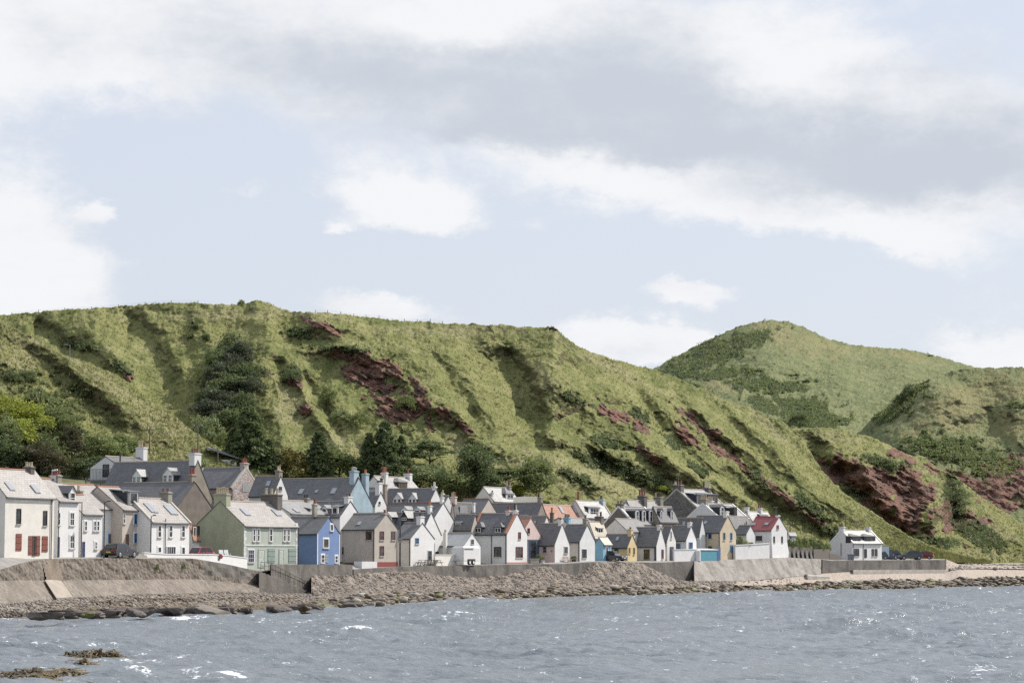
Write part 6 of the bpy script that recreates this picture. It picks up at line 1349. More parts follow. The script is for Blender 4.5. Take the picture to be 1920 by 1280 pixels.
def broad(seed):
    rs = np.random.RandomState(seed); P_ = []
    lobes = [(rs.uniform(-.28, .28), rs.uniform(-.25, .25), rs.uniform(.42, .78), rs.uniform(.16, .27)) for _ in range(11)] + [(0, 0, .62, .3)]
    for (x, y, z, r_) in lobes:
        for k in range(16):
            d = rs.randn(3); d /= np.linalg.norm(d); c = np.array([x, y, z]) + d * r_ * rs.uniform(.55, 1.05) * np.array([1, 1, .8])
            m_ = rs.randint(14, 34); P_.append(c + rs.randn(m_, 3) * np.array([.045, .045, .032]))
    pts = np.concatenate(P_); return crown_mesh('crown', pts[pts[:, 2] > .16], .030, rs)
def spruce(seed):
    rs = np.random.RandomState(seed); P_ = []
    for i in range(26):
        z = .10 + .88 * i / 26; R_ = .36 * (1 - z) ** .75 + .02; nb = int(9 + 10 * (1 - z))
        for k in range(nb):
            a = rs.rand() * 6.28; L_ = R_ * rs.uniform(.65, 1.15)
            t = rs.rand(int(16 + 46 * L_ / .36)) ** .7; r_ = t * L_
            pp = np.stack([np.cos(a) * r_, np.sin(a) * r_, z - .22 * r_ + .03 * rs.randn()], -1) if False else np.stack([np.cos(a) * r_, np.sin(a) * r_, z - .28 * r_ + .0 * r_], -1)
            P_.append(pp + rs.randn(len(t), 3) * np.array([.016, .016, .010]))
    return crown_mesh('crown', np.concatenate(P_), .021, rs, 2.2)
def pine(seed):
    rs = np.random.RandomState(seed); P_ = []
    for i in range(15):
        z = rs.uniform(.30, .96); rr = .42 * math.sin(min(1, (1.05 - z) * 1.5) * math.pi / 2) * rs.uniform(.5, 1); a = rs.rand() * 6.28; c = np.array([math.cos(a) * rr, math.sin(a) * rr, z])
        for k in range(12):
            cc = c + rs.randn(3) * np.array([.10, .10, .022]); P_.append(cc + rs.randn(24, 3) * np.array([.035, .035, .012]))
    return crown_mesh('crown', np.concatenate(P_), .024, rs, 2.0)
def bush(seed):
    rs = np.random.RandomState(seed); P_ = []
    for k in range(90):
        a = rs.rand() * 6.28; r_ = math.sqrt(rs.rand()) * .48; h_ = .8 * math.sqrt(max(0, 1 - (r_ / .5) ** 2)) * rs.uniform(.45, 1.05); P_.append(np.array([math.cos(a) * r_, math.sin(a) * r_, h_]) + rs.randn(22, 3) * .05)
    p = np.concatenate(P_); return crown_mesh('foliage', p[p[:, 2] > 0], .04, rs)
def trunk_mesh(kind, seed):
    rs = random.Random(seed); mb = MB(); top = {'broad': .62, 'spruce': .95, 'pine': .88}[kind]; r0 = .030 if kind != 'spruce' else .024
    pts = [Vector((0, 0, -.06))]
    for i in range(1, 7): pts.append(Vector((rs.uniform(-.02, .02), rs.uniform(-.02, .02), top * i / 6)))
    for i in range(6): mb.tube(pts[i], pts[i + 1], r0 * (1 - i / 7), r0 * (1 - (i + 1) / 7), 8)
    if kind != 'spruce':
        for k in range(9):
            i = rs.randint(2, 5); a = rs.uniform(0, 6.28); L_ = rs.uniform(.2, .36); p = pts[i]; m_ = p + Vector((math.cos(a) * L_ * .5, math.sin(a) * L_ * .5, L_ * .35)); e_ = p + Vector((math.cos(a) * L_, math.sin(a) * L_, L_ * .8 if kind == 'broad' else L_ * .35))
            mb.tube(p, m_, r0 * .45, r0 * .3, 6); mb.tube(m_, e_, r0 * .3, r0 * .1, 6)
    o = mb.build('trunk', None, BARK, smooth=True); me = o.data; bpy.data.objects.remove(o); return me
CM = {'broad': [broad(i) for i in range(4)], 'spruce': [spruce(10 + i) for i in range(3)], 'pine': [pine(20 + i) for i in range(3)], 'bush': [bush(30 + i) for i in range(3)]}
TM = {k: [trunk_mesh(k, i) for i in range(2)] for k in ('broad', 'spruce', 'pine')}
def on_sheet(S, px, py):
    i = np.argmin(np.abs(S['px'][0] - px)); col = S['py'][:, i]; j = np.argmin(np.abs(col - py)); return Vector((float(S['X'][j, i]), float(S['Y'][j, i]), float(S['Z'][j, i])))
tcount = 0
def tree(kind, px, base, top, wpx, mat, label, S=None, d=None, group=None, name=None):
    global tcount; tcount += 1; r_ = random.Random(tcount * 13)
    if S is not None: p = on_sheet(S, px, base)
    else: p = Vector([float(c) for c in P(px, base, d)])
    hz = (base - top) * p.y / F; wz = wpx * p.y / F
    nm = name or {'broad': 'broadleaf_tree', 'spruce': 'spruce_tree', 'pine': 'pine_tree', 'bush': 'shrub'}[kind]
    rot = r_.uniform(0, 6.28)
    wd = {'broad': .80, 'spruce': .72, 'pine': .80, 'bush': 1.0}[kind]
    if kind == 'bush':
        o = bpy.data.objects.new(nm, CM['bush'][tcount % 3]); COL.objects.link(o); o.location = p - Vector((0, 0, .15)); o.scale = (wz / wd, wz / wd, hz / .82); o.rotation_euler.z = rot
        o.material_slots[0].link = 'OBJECT'; o.material_slots[0].material = LM[mat]; return tag(o, label, 'shrub', group)
    e = empty(nm, p, rot); e.scale = (wz / wd, wz / wd, hz / .97); tag(e, label, 'tree', group)
    c = bpy.data.objects.new('crown', CM[kind][tcount % len(CM[kind])]); COL.objects.link(c); c.parent = e; c.material_slots[0].link = 'OBJECT'; c.material_slots[0].material = LM[mat]
    t = bpy.data.objects.new('trunk', TM[kind][tcount % 2]); COL.objects.link(t); t.parent = e
    return e
# dark wind-shaped pines climbing the gully
for i, (px, b_, t_, w) in enumerate([(432, 672, 626, 58), (452, 690, 640, 56), (412, 700, 650, 54), (440, 715, 664, 62), (465, 722, 672, 50), (402, 735, 680, 52), (430, 748, 696, 66), (458, 752, 704, 56), (398, 765, 712, 50), (424, 778, 728, 66), (455, 790, 735, 56), (395, 792, 748, 54), (434, 806, 756, 66)]):
    tree('broad' if (px + b_) % 3 else 'bush', px + (px * 7 % 11 - 5), b_ + 6, t_ - 2, w * 1.15, 'pine' if i % 2 else 'dark', 'dark wind-shaped pine in the grove climbing the gully', SB, group='pines in the dark gully grove', name='pine_tree')
tree('spruce', 466, 905, 762, 118, 'dark', 'tallest broad dark spruce below the pine grove', SB)
tree('spruce', 438, 900, 800, 78, 'dark', 'spruce leaning against the left side of the tallest spruce', SB)
tree('spruce', 505, 905, 822, 70, 'dark', 'lower spruce on the right side of the tallest spruce', SB)
tree('bush', 542, 905, 838, 96, 'gold', 'large golden-brown gorse bush behind the small slate cottage', SB)
tree('spruce', 598, 905, 808, 80, 'dark', 'dark spruce above the long blue-gabled roof', SB)
tree('broad', 636, 905, 832, 76, 'mid', 'round mid-green tree just left of the blue chimneys', SB)
tree('spruce', 722, 912, 790, 96, 'dark', 'black-green spruce above the white red-potted chimneys', SB)
tree('spruce', 692, 908, 812, 66, 'dark', 'black-green spruce left of the taller one over the chimneys', SB)
tree('spruce', 752, 910, 818, 62, 'dark', 'black-green spruce right of the taller one over the chimneys', SB)
tree('broad', 676, 905, 856, 56, 'mid', 'leafy green tree right of the blue chimneys', SB)
tree('pine', 806, 900, 826, 84, 'dark', 'spreading dark pine above the pale willow', SB)
tree('broad', 806, 925, 862, 66, 'light', 'pale grey-green willow between the chimneys', SB)
tree('broad', 848, 940, 880, 82, 'mid', 'bright green bushy tree behind the tall plain gable', SB)
tree('broad', 782, 915, 868, 44, 'light', 'pale green tree right of the hipped-dormer house', SB)
tree('broad', 885, 925, 828, 88, 'dark', 'large dark green tree left of the beige gabled house', SB)
tree('broad', 915, 935, 868, 72, 'dark', 'dark tree crown directly over the beige gabled house', SB)
tree('pine', 952, 930, 878, 84, 'dark', 'flat-topped dark tree over the grey timber fence', SB)
tree('broad', 975, 935, 905, 40, 'yellow', 'yellow-green bush by the grey timber fence', SB)
tree('broad', 1011, 944, 853, 84, 'mid', 'lone round tree with bare trunk right of the timber fence', SB)
for px, b_, t_, w, m_, lab in [(372, 832, 778, 44, 'light', 'light green rounded shrub below the pine grove, leftmost of three'), (398, 838, 782, 52, 'light', 'light green rounded shrub below the pine grove, middle of three'), (420, 852, 806, 44, 'mid', 'green rounded shrub below the pine grove, rightmost of three')]: tree('bush', px, b_, t_, w, m_, lab, SB)
# trees and thickets behind the left row, on the near slope
for k, px, b_, t_, w, m_, lab in [('pine', 133, 905, 798, 46, 'brown', 'brown-tinged pine rising behind the tall white house'), ('broad', 190, 880, 802, 92, 'mid', 'large rounded green tree behind the balcony house, left one'), ('broad', 243, 872, 812, 58, 'mid', 'rounded green tree between balcony house and white chimney'),
                                  ('broad', 20, 905, 812, 80, 'dark', 'dark thicket tree above the cream house roof'), ('broad', 62, 915, 826, 84, 'brown', 'brownish tree behind the cream house chimney'), ('broad', 98, 915, 838, 70, 'brown', 'brownish tree left of the brown pine'), ('broad', 158, 915, 850, 60, 'dark', 'dark tree right of the brown pine'),
                                  ('broad', 5, 860, 770, 70, 'mid', 'green tree cut by the left edge above the roofs')]: tree(k, px, b_, t_, w, m_, lab, SA)
for px, b_, t_, w, m_, lab in [(12, 795, 740, 92, 'yellow', 'bright yellow-green shrub high on the left slope, leftmost'), (58, 806, 752, 84, 'yellow', 'bright yellow-green shrub high on the left slope, right one'), (30, 835, 785, 88, 'yellow', 'yellow-green shrub lower on the left slope'), (105, 790, 762, 48, 'mid', 'round green shrub on the left slope'), (122, 808, 778, 50, 'mid', 'round green shrub above the brown pine'),
                               (78, 842, 812, 60, 'dark', 'dark shrub in the thicket above the roofs'), (20, 715, 695, 44, 'dark', 'dark green shrub near the footpath at the left'), (52, 712, 694, 34, 'dark', 'second dark green shrub near the footpath'), (190, 895, 872, 40, 'yellow', 'low yellow-green shrub left of the balcony house'), (290, 905, 872, 36, 'mid', 'grassy shrub right of the white chimney'), (400, 900, 862, 60, 'light', 'light green shrub patch behind the dark slate house'), (372, 880, 850, 44, 'light', 'light green shrub behind the white stack'), (480, 893, 872, 36, 'yellow', 'yellow-green shrub behind the patched stone gable')]: tree('bush', px, b_, t_, w, m_, lab, SA if px < 380 else SB)
for px, b_, t_, w, m_, lab in [(366, 617, 608, 16, 'dark', 'dark round shrub on the upper slope, highest of three'), (357, 636, 628, 12, 'dark', 'small dark shrub on the upper slope, lowest of three'), (386, 633, 624, 18, 'dark', 'dark shrub on the upper slope, right of three'), (452, 569, 557.5, 15, 'mid', 'small round tree alone on the skyline'), (548, 712, 690, 40, 'dark', 'dark ivy-like shrub on the middle spur'), (760, 770, 738, 44, 'mid', 'green shrub growing on the red cliff face'), (615, 760, 722, 40, 'mid', 'green shrub in the grassy gully'), (640, 785, 768, 40, 'light', 'pale shrub below the red cliff'), (672, 800, 772, 40, 'mid', 'green shrub at the foot of the red cliff'),
                               (1324, 926, 918.5, 13, 'yellow', 'bright yellow-green bush beside the large chimneys'), (950, 940, 924, 30, 'yellow', 'yellow-green bush behind the bay dormer'), (1240, 920, 908, 26, 'yellow', 'yellow-green bush left of the stone house chimney')]: tree('bush', px, b_, t_, w, m_, lab, SB)
for px, b_, t_, w, m_, lab in [(1500, 797, 770, 40, 'dark', 'rounded dark bush in the valley of the far hill'), (1290, 671, 662, 12, 'dark', 'dark bush on the far skyline'), (1342, 634, 629, 6, 'dark', 'tiny bush high on the far skyline'), (1745, 667, 664.5, 14, 'dark', 'thin dark bush on the right skyline')]: tree('bush', px, b_, t_, w, m_, lab, SE)
tree('bush', 1710, 740, 718, 40, 'dark', 'dark thicket crest on the dry grass hill', SD); tree('bush', 1690, 755, 735, 40, 'dark', 'dark thicket on the dry grass hill, lower one', SD)

# ---- gorse, bracken and grass as uncountable cover
def scatter_cover(name, S, n, mask, size, quadsper, mat, seed, hgt=.5, grass=False, label=None, ylo=None):
    rs = np.random.RandomState(seed); nr, nc = S['px'].shape; i = rs.randint(2, nr - 1, n); j = rs.randint(2, nc - 1, n)
    w = mask(S['px'][i, j], S['py'][i, j], {k: a[i, j] for k, a in S['at'].items()}); k = rs.rand(n) < w; i, j = i[k], j[k]
    c = np.stack([S['X'][i, j], S['Y'][i, j], S['Z'][i, j]], -1); c[:, 0] += rs.randn(len(c)) * .12; n = len(c)
    if not grass:
        cc = np.repeat(c, quadsper, 0); cc = cc + rs.randn(len(cc), 3) * np.array([.5, .35, .28]) * size; cc[:, 2] += size * .3
        V = quads(cc, 0, size * .42, rs, 1.4); o = np_mesh(name, V, np.arange(len(V)).reshape(-1, 4), mat, False)
    else:
        Vs = []
        for q_ in range(quadsper):
            a = rs.rand(n) * 6.28; w_ = .03 + .045 * rs.rand(n); h_ = hgt * (.5 + .8 * rs.rand(n)); off = rs.randn(n, 2) * .12; ln = rs.randn(n, 2) * .18
            b0 = c + np.stack([off[:, 0] - np.cos(a) * w_, off[:, 1] - np.sin(a) * w_, -.05 + 0 * a], -1); b1 = c + np.stack([off[:, 0] + np.cos(a) * w_, off[:, 1] + np.sin(a) * w_, -.05 + 0 * a], -1)
            tp = c + np.stack([off[:, 0] + ln[:, 0] * h_ - .12 * h_, off[:, 1] + ln[:, 1] * h_, h_], -1); Vs.append(np.stack([b0, b1, tp], 1))
        V = np.concatenate(Vs).reshape(-1, 3); o = np_mesh(name, V, np.arange(len(V)).reshape(-1, 3), mat, False)
    tag(o, label, None, None, 'stuff'); return o
def grass_mat(name, c1, c2, c3):
    m, q, b = new_mat(name); tcn = q.node('ShaderNodeTexCoord').outputs['Object']; a = q.noise(tcn, .12, 4, .6); f = q.noise(tcn, 1.7, 3, .6)
    c = q.mix(q.ramp(a, .4, .62), c1, c2); c = q.mix(q.ramp(f, .5, .68), c, c3); q.l.new(c, b.inputs['Base Color']); b.inputs['Roughness'].default_value = .8; b.inputs['Specular IOR Level'].default_value = .2
    tr = q.node('ShaderNodeBsdfTranslucent'); q.l.new(c, tr.inputs[0]); mx = q.node('ShaderNodeMixShader'); mx.inputs[0].default_value = .35; q.l.new(b.outputs[0], mx.inputs[1]); q.l.new(tr.outputs[0], mx.inputs[2])
    o_ = [n for n in m.node_tree.nodes if n.type == 'OUTPUT_MATERIAL'][0]; q.l.new(mx.outputs[0], o_.inputs[0]); return m
GRM = grass_mat('tuft_green', (.165, .18, .06), (.225, .228, .09), (.285, .27, .125)); GRN = grass_mat('tuft_near', (.16, .17, .06), (.21, .21, .085), (.29, .27, .14)); GRF = grass_mat('tuft_far', (.12, .155, .058), (.16, .19, .07), (.22, .21, .10))
nog = lambda px, py, at: np.clip(1 - at['rock'] * 1.2, 0, 1) * .95
scatter_cover('grass_tufts', SB, 60000, nog, 1, 2, GRM, 61, .32, True); scatter_cover('grass_tufts', SA, 42000, nog, 1, 2, GRN, 62, .36, True)
scatter_cover('grass_tufts', SCf, 26000, nog, 1, 2, GRM, 63, .34, True); scatter_cover('grass_tufts', SD, 15000, nog, 1, 2, GRF, 64, .4, True); scatter_cover('grass_tufts', SE, 14000, nog, 1, 2, GRF, 65, .45, True)
gor = lambda px, py, at: np.clip(at['gorse'] * 1.3 - .2, 0, 1)
for S_, n_, sd_ in ((SE, 30000, 71), (SD, 26000, 72), (SCf, 30000, 73), (SB, 42000, 74), (SA, 16000, 75)): scatter_cover('gorse_scrub', S_, n_, gor, .8 if sd_ < 73 else .62, 6, LM['dark'] if sd_ in (73, 74) else LM['mid'], sd_)
# sparse low scrub everywhere on the slopes
spr = lambda px, py, at: .5 * sstep(.1, .5, fbm(px / 30, py / 22, 3, 99)) * (1 - at['rock'] * .7)
scatter_cover('heath_scrub', SB, 5200, spr, .5, 7, LM['mid'], 76); scatter_cover('heath_scrub', SA, 5200, spr, .5, 7, LM['mid'], 77); scatter_cover('heath_scrub', SE, 6000, spr, .7, 6, LM['mid'], 78)

# ================================================================== WALLS, FENCES, SHEDS
def wall_run(name, pts, m, label, cat, th=.25, cap=None, group=None):
    "pts: (px, top row, bottom row, metres in front of the house line)"
    e = empty(name, pt(pts[0][0], pts[0][2], pts[0][3])); org = Vector(e.location); tag(e, label, cat, group)
    A = []
    for (px, yt, yb, off) in pts:
        b_ = Vector(pt(px, yb, off)); t_ = Vector(pt(px, yt, off)); t_.x = b_.x; A.append((b_ - org - Vector((0, 0, .35)), t_ - org))
    mb = MB(); mc = MB()
    for i in range(len(A) - 1):
        (b0, t0), (b1, t1) = A[i], A[i + 1]; dr = (b1 - b0); dr.z = 0; n = Vector((-dr.y, dr.x, 0)).normalized() * th
        if n.y < 0: n = -n
        mb.hexa([b0, b1, b1 + n, b0 + n, t0, t1, t1 + n, t0 + n], m)
        if cap: k = n * .25; mc.hexa([t0 - k + Vector((0, 0, .003)), t1 - k + Vector((0, 0, .003)), t1 + n + k + Vector((0, 0, .003)), t0 + n + k + Vector((0, 0, .003)), t0 - k + Vector((0, 0, .09)), t1 - k + Vector((0, 0, .09)), t1 + n + k + Vector((0, 0, .09)), t0 + n + k + Vector((0, 0, .09))], cap)
    mb.build('wall_body', e)
    if cap: mc.build('wall_cap', e)
    return e
wall_run('garden_wall', [(270, 1036, 1047, 1.8), (310, 1039, 1047.5, 2.4), (395, 1039.5, 1050, 3.8), (430, 1042, 1058, 3.6), (463.5, 1046.5, 1065, 3.4)], WHITE, 'long low white garden wall from the skylight house to the green house', 'wall', .25, PAINTW)
wall_run('stone_garden_wall', [(247, 1037, 1047, 2.2), (262, 1037.5, 1047, 2.2), (276, 1041, 1047, 2.0)], CHST, 'short rough stone wall behind the black car', 'wall', .4)
wall_run('garden_wall', [(816, 1040, 1060, 2.2), (836, 1040.3, 1059.5, 2.2), (856, 1040.5, 1059, 2.0)], CREAM, 'cream garden wall in front of the grey workshop', 'wall', .25, PAINTW)
wall_run('white_box_wall', [(678.5, 1052, 1064.5, 3.0), (707, 1052.3, 1064.5, 3.6)], WHITE, 'white rendered low box wall at the beige house corner', 'wall', 1.2)
wall_run('garden_wall', [(1264.5, 1030.5, 1052, 1.3), (1303.8, 1030, 1051, 1.6)], WHITE, 'tall white garden wall in front of the turquoise-windowed cottage', 'wall', .3, PAINTW)
wall_run('retaining_wall', [(1379, 1022, 1047, 1.0), (1410, 1020.5, 1046, 1.2), (1443, 1018.5, 1045, 1.3)], WHITE, 'white painted retaining wall between buff house and red-roofed house', 'wall', .4, PAINTW)
wall_run('retaining_wall', [(1473, 1025, 1046, .5), (1500, 1025, 1046, .5), (1526, 1027, 1050, .6)], stain_mat('brown_retaining', (.19, .155, .13), (.09, .075, .065), (.22, .18, .15)), 'brown buttressed retaining wall under the ivy hedge', 'wall', .5)
bw = [o for o in bpy.data.objects if o.name.startswith('retaining_wall')][-1]
mb = MB()
for i, px in enumerate((1478, 1487, 1495, 1503, 1511, 1519)):
    b_ = Vector(pt(px, 1043, .5)) - bw.location; 
    mb2 = MB(); mb2.hexa([b_ + Vector((0, -1.0, -.3)), b_ + Vector((.35, -.9, -.3)), b_ + Vector((.35, -.02, -.3)), b_ + Vector((0, -.02, -.3)), b_ + Vector((-.3, -.16, 1.5)), b_ + Vector((.05, -.16, 1.5)), b_ + Vector((.05, -.02, 1.5)), b_ + Vector((-.3, -.02, 1.5))], CONC); mb2.build('buttress', bw)
WOOD = plain('grey_timber', (.22, .19, .165), .85)
def board_fence(name, pts, label, gap=.16, wd=.13, m=WOOD, S=None):
    e = empty(name, pt(pts[0][0], pts[0][2], pts[0][3])); org = Vector(e.location); tag(e, label, 'fence'); mb = MB(); pm = MB(); rl = MB()
    for i in range(len(pts) - 1):
        a, c = pts[i], pts[i + 1]; B0 = Vector(pt(a[0], a[2], a[3])) - org; B1 = Vector(pt(c[0], c[2], c[3])) - org; h0 = pt(a[0], a[1], a[3])[2] - pt(a[0], a[2], a[3])[2]; h1 = pt(c[0], c[1], c[3])[2] - pt(c[0], c[2], c[3])[2]
        L_ = (B1 - B0).length; n = max(2, int(L_ / gap)); u = (B1 - B0) / L_; nn = Vector((-u.y, u.x, 0)) * .03
        for k in range(n):
            q = B0 + u * (L_ * k / n); h = h0 + (h1 - h0) * k / n; mb.hexa([q, q + u * wd, q + u * wd + nn, q + nn, q + Vector((0, 0, h)), q + u * wd + Vector((0, 0, h)), q + u * wd + nn + Vector((0, 0, h)), q + nn + Vector((0, 0, h))], m)
        for f_ in (.2, .8):
            q0 = B0 + Vector((0, 0, h0 * f_)) + nn * 1.02; q1 = B1 + Vector((0, 0, h1 * f_)) + nn * 1.02; rl.hexa([q0, q1, q1 + nn, q0 + nn, q0 + Vector((0, 0, .1)), q1 + Vector((0, 0, .1)), q1 + nn + Vector((0, 0, .1)), q0 + nn + Vector((0, 0, .1))], m)
    mb.build('boards', e)['kind'] = 'stuff'; rl.build('rails', e)['kind'] = 'stuff'; return e
board_fence('timber_fence', [(1526, 1029, 1048, 1.2), (1556, 1029, 1050, 1.4)], 'tall grey timber fence below the ivy hedge, left of the detached cottage')
board_fence('timber_fence', [(1556, 1036, 1049, 1.5), (1578, 1041, 1050, 1.6)], 'lower sloping timber fence beside the detached cottage gable')
board_fence('timber_fence', [(963, 932, 946, -28), (985, 930, 944, -29), (1008, 931, 944, -30)], 'grey-white timber fence behind the long slate roof under the trees', m=plain('pale_timber', (.42, .41, .38), .8))
board_fence('timber_fence', [(1655, 1040.5, 1048, -9), (1690, 1041, 1047.5, -10)], 'short wooden fence between the parked cars at the right')
# ivy hedge over the retaining wall
for px, b_, t_, w in [(1482, 1028, 1008, 20), (1495, 1028, 1004, 22), (1509, 1028, 1004, 22), (1522, 1030, 1006, 22), (1536, 1032, 1010, 24), (1549, 1033, 1016, 20)]:
    tree('bush', px, b_, t_, w, 'mid' if px % 2 else 'dark', 'leafy ivy hedge clump on top of the brown retaining wall', d=D_(px) + .8, group='ivy hedge clumps over the retaining wall', name='hedge_clump')
tree('bush', 1398, 1024, 1011, 18, 'yellow', 'bright green round bush over the white retaining wall', d=D_(1398)); tree('bush', 1386, 1024, 1003, 18, 'dark', 'dark bush between buff house and white retaining wall', d=D_(1386) + .6); tree('bush', 1408, 1022, 1014, 14, 'dark', 'small dark bush under the red-roofed house windows', d=D_(1408))
# turquoise shed and blue gate
e = empty('turquoise_shed', pt(1312, 1050, 2.0)); tag(e, 'turquoise boarded shed with white roof edge by the buff house', 'shed')
u = (Vector(pt(1345, 1049, 2.6)) - Vector(pt(1312, 1050, 2.0))); u.z = 0; L_ = u.length; e.rotation_euler.z = math.atan2(u.y, u.x); mb = MB(); TQ = plain('turquoise', (.13, .38, .47), .5)
mb.box(0, L_, 0, 1.9, -.3, 1.55, TQ)
n = int(L_ / .22)
for i in range(n): mb.box(L_ * i / n + .02, L_ * (i + 1) / n - .02, -.025, -.001, 0, 1.5, TQ)
mb.build('shed_body', e); mb = MB(); mb.hexa([(-.12, -.12, 1.552), (L_ + .1, -.12, 1.552), (L_ + .1, 2.0, 1.70), (-.12, 2.0, 1.70), (-.12, -.12, 1.68), (L_ + .1, -.12, 1.68), (L_ + .1, 2.0, 1.82), (-.12, 2.0, 1.82)], PAINTW); mb.build('shed_roof', e)
mb = MB()
for i in range(6): mb.box(i * .15, i * .15 + .14, 0, .05, 0, 2.0, plain('gate_blue', (.10, .17, .33), .5))
for z in (.4, 1.5): mb.box(0, .9, .051, .09, z, z + .1, MC['gate_blue'])
g_ = mb.build('garden_gate', None); g_.location = pt(1345, 1049.5, 2.7); g_.rotation_euler.z = R(50); tag(g_, 'dark blue board gate between turquoise shed and buff house', 'gate')
mb = MB(); mb.tube((0, 0, 0), (0, 0, 1.55), .42, .42, 14, WHITE); mb.tube((0, 0, 1.551), (0, 0, 1.7), .42, .1, 14, WHITE); tk = mb.build('water_tank', None, smooth=False); tk.location = pt(1308.5, 1051, 2.2); tag(tk, 'pale upright water tank left of the turquoise shed', 'tank')

# ================================================================== POLES AND LAMPS
POLE = plain('pole_wood', (.17, .14, .115), .9); GALV = plain('galvanised', (.34, .35, .35), .5, .5)
def pole(px, base, top, off, label, arm=True, m=POLE, cat='pole', name='utility_pole', S=None, r_=.11):
    p = on_sheet(S, px, base) if S else Vector(pt(px, base, off)); h = (base - top) * p.y / F
    e = empty(name, p); tag(e, label, cat); mb = MB(); mb.tube((0, 0, -.5), (0, 0, h), r_, r_ * .7, 8, m); mb.build('post', e)
    if arm:
        mb = MB(); mb.box(-.7, .7, -.06, .06, h - .6, h - .48, m); 
        for x in (-.6, 0, .6): mb.tube((x, 0, h - .48), (x, 0, h - .33), .045, n=6, m=PAINTW)
        mb.build('crossarm', e)
    return e, h
def lamp_post(px, base, top, off, label, S=None, head=.7, side=1, m=GALV):
    e, h = pole(px, base, top, off, label, False, m, 'street lamp', 'street_lamp', S, .07); mb = MB(); mb.tube((0, 0, h - .03), (side * head * .6, 0, h + .1), .035, n=6, m=m); mb.box(min(side * head * .5, side * head * 1.2), max(side * head * .5, side * head * 1.2), -.13, .13, h + .06, h + .17, m); mb.build('lamp_head', e); return e
pole(280, 850, 798, 0, 'utility pole on the slope behind the white chimney', True, S=SA); pole(371, 850, 793, 0, 'utility pole beside the light green shrubs', True, S=SA); pole(409, 870, 838, 0, 'short pole near the tilted roof among the shrubs', False, S=SA)
lamp_post(130.5, 700, 648, 0, 'lone street lamp on the footpath high on the left slope', SA, .8, -1, GALV); lamp_post(78, 625, 620, 0, 'distant street lamp head on the upper left slope', SA, .5, -1, GALV)
lamp_post(194.6, 1046, 942, 4.2, 'black street lamp in front of the low white house', None, .5, 1, PIPE)
lamp_post(282.5, 1044, 968, 1.6, 'dark street lamp at the skylight house corner', None, .4, 1, PIPE); pole(750, 1062, 990, 1.0, 'dark pole with signs beside the beige gable', False, PIPE)
pole(1481.5, 1003, 976, -12, 'thin pole beside the tiny white shed', True); pole(1586, 1000, 973, -14, 'thin pole behind the detached cottage', False); 
mb = MB(); mb.box(-.3, .3, -.03, 0, 0, .22, GALV); mb.box(-.25, .25, -.03, 0, -.35, -.1, GALV)
sg = mb.build('sign_plate', None); sg.parent = [o for o in bpy.data.objects if o.get('label') == 'dark pole with signs beside the beige gable'][0]; sg.location = (0, -.12, 3.4)
# roof of a building among the trees
mb = MB(); mb.hexa([(-2.6, 0, 0), (2.4, 0, -1.6), (2.4, 3, -1.6), (-2.6, 3, 0), (-2.6, 0, .12), (2.4, 0, -1.48), (2.4, 3, -1.18), (-2.6, 3, .42)], FELT); mb.box(-2.2, 2.0, .3, 2.6, -3.5, -1.7, CREAMY)
hut = mb.build('hillside_hut', None); p_ = on_sheet(SA, 418, 864); hut.location = p_ + Vector((0, -.5, 1.9)); tag(hut, 'tilted pale roof of a hut among the shrubs below the pines', 'hut')
# fence on the skyline
def skyline_fence(S, x0, x1, st, h, label):
    j = S['py'].shape[0] - 1; e = None; prev = None; wires = MB()
    for px in np.arange(x0, x1, st):
        i = int(np.argmin(np.abs(S['px'][0] - px))); p = Vector((float(S['X'][j, i]), float(S['Y'][j, i]) + 1.0, float(S['Z'][j, i])))
        if e is None: e = empty('wire_fence', p); org = p.copy(); tag(e, label, 'fence')
        mb = MB(); mb.tube(p - org - Vector((0, 0, .3)), p - org + Vector((0, 0, h)), .06, .05, 6, POLE); mb.build('fence_post', e)
        if prev is not None:
            for f_ in (.5, .9): wires.tube(prev - org + Vector((0, 0, h * f_)), p - org + Vector((0, 0, h * f_)), .008, n=3, m=POLE)
        prev = p
    wires.build('wire', e)
skyline_fence(SB, 590, 850, 24, .55, 'wire fence with thin posts along the middle skyline'); skyline_fence(SB, 20, 420, 50, .5, 'sparse fence posts along the left skyline')

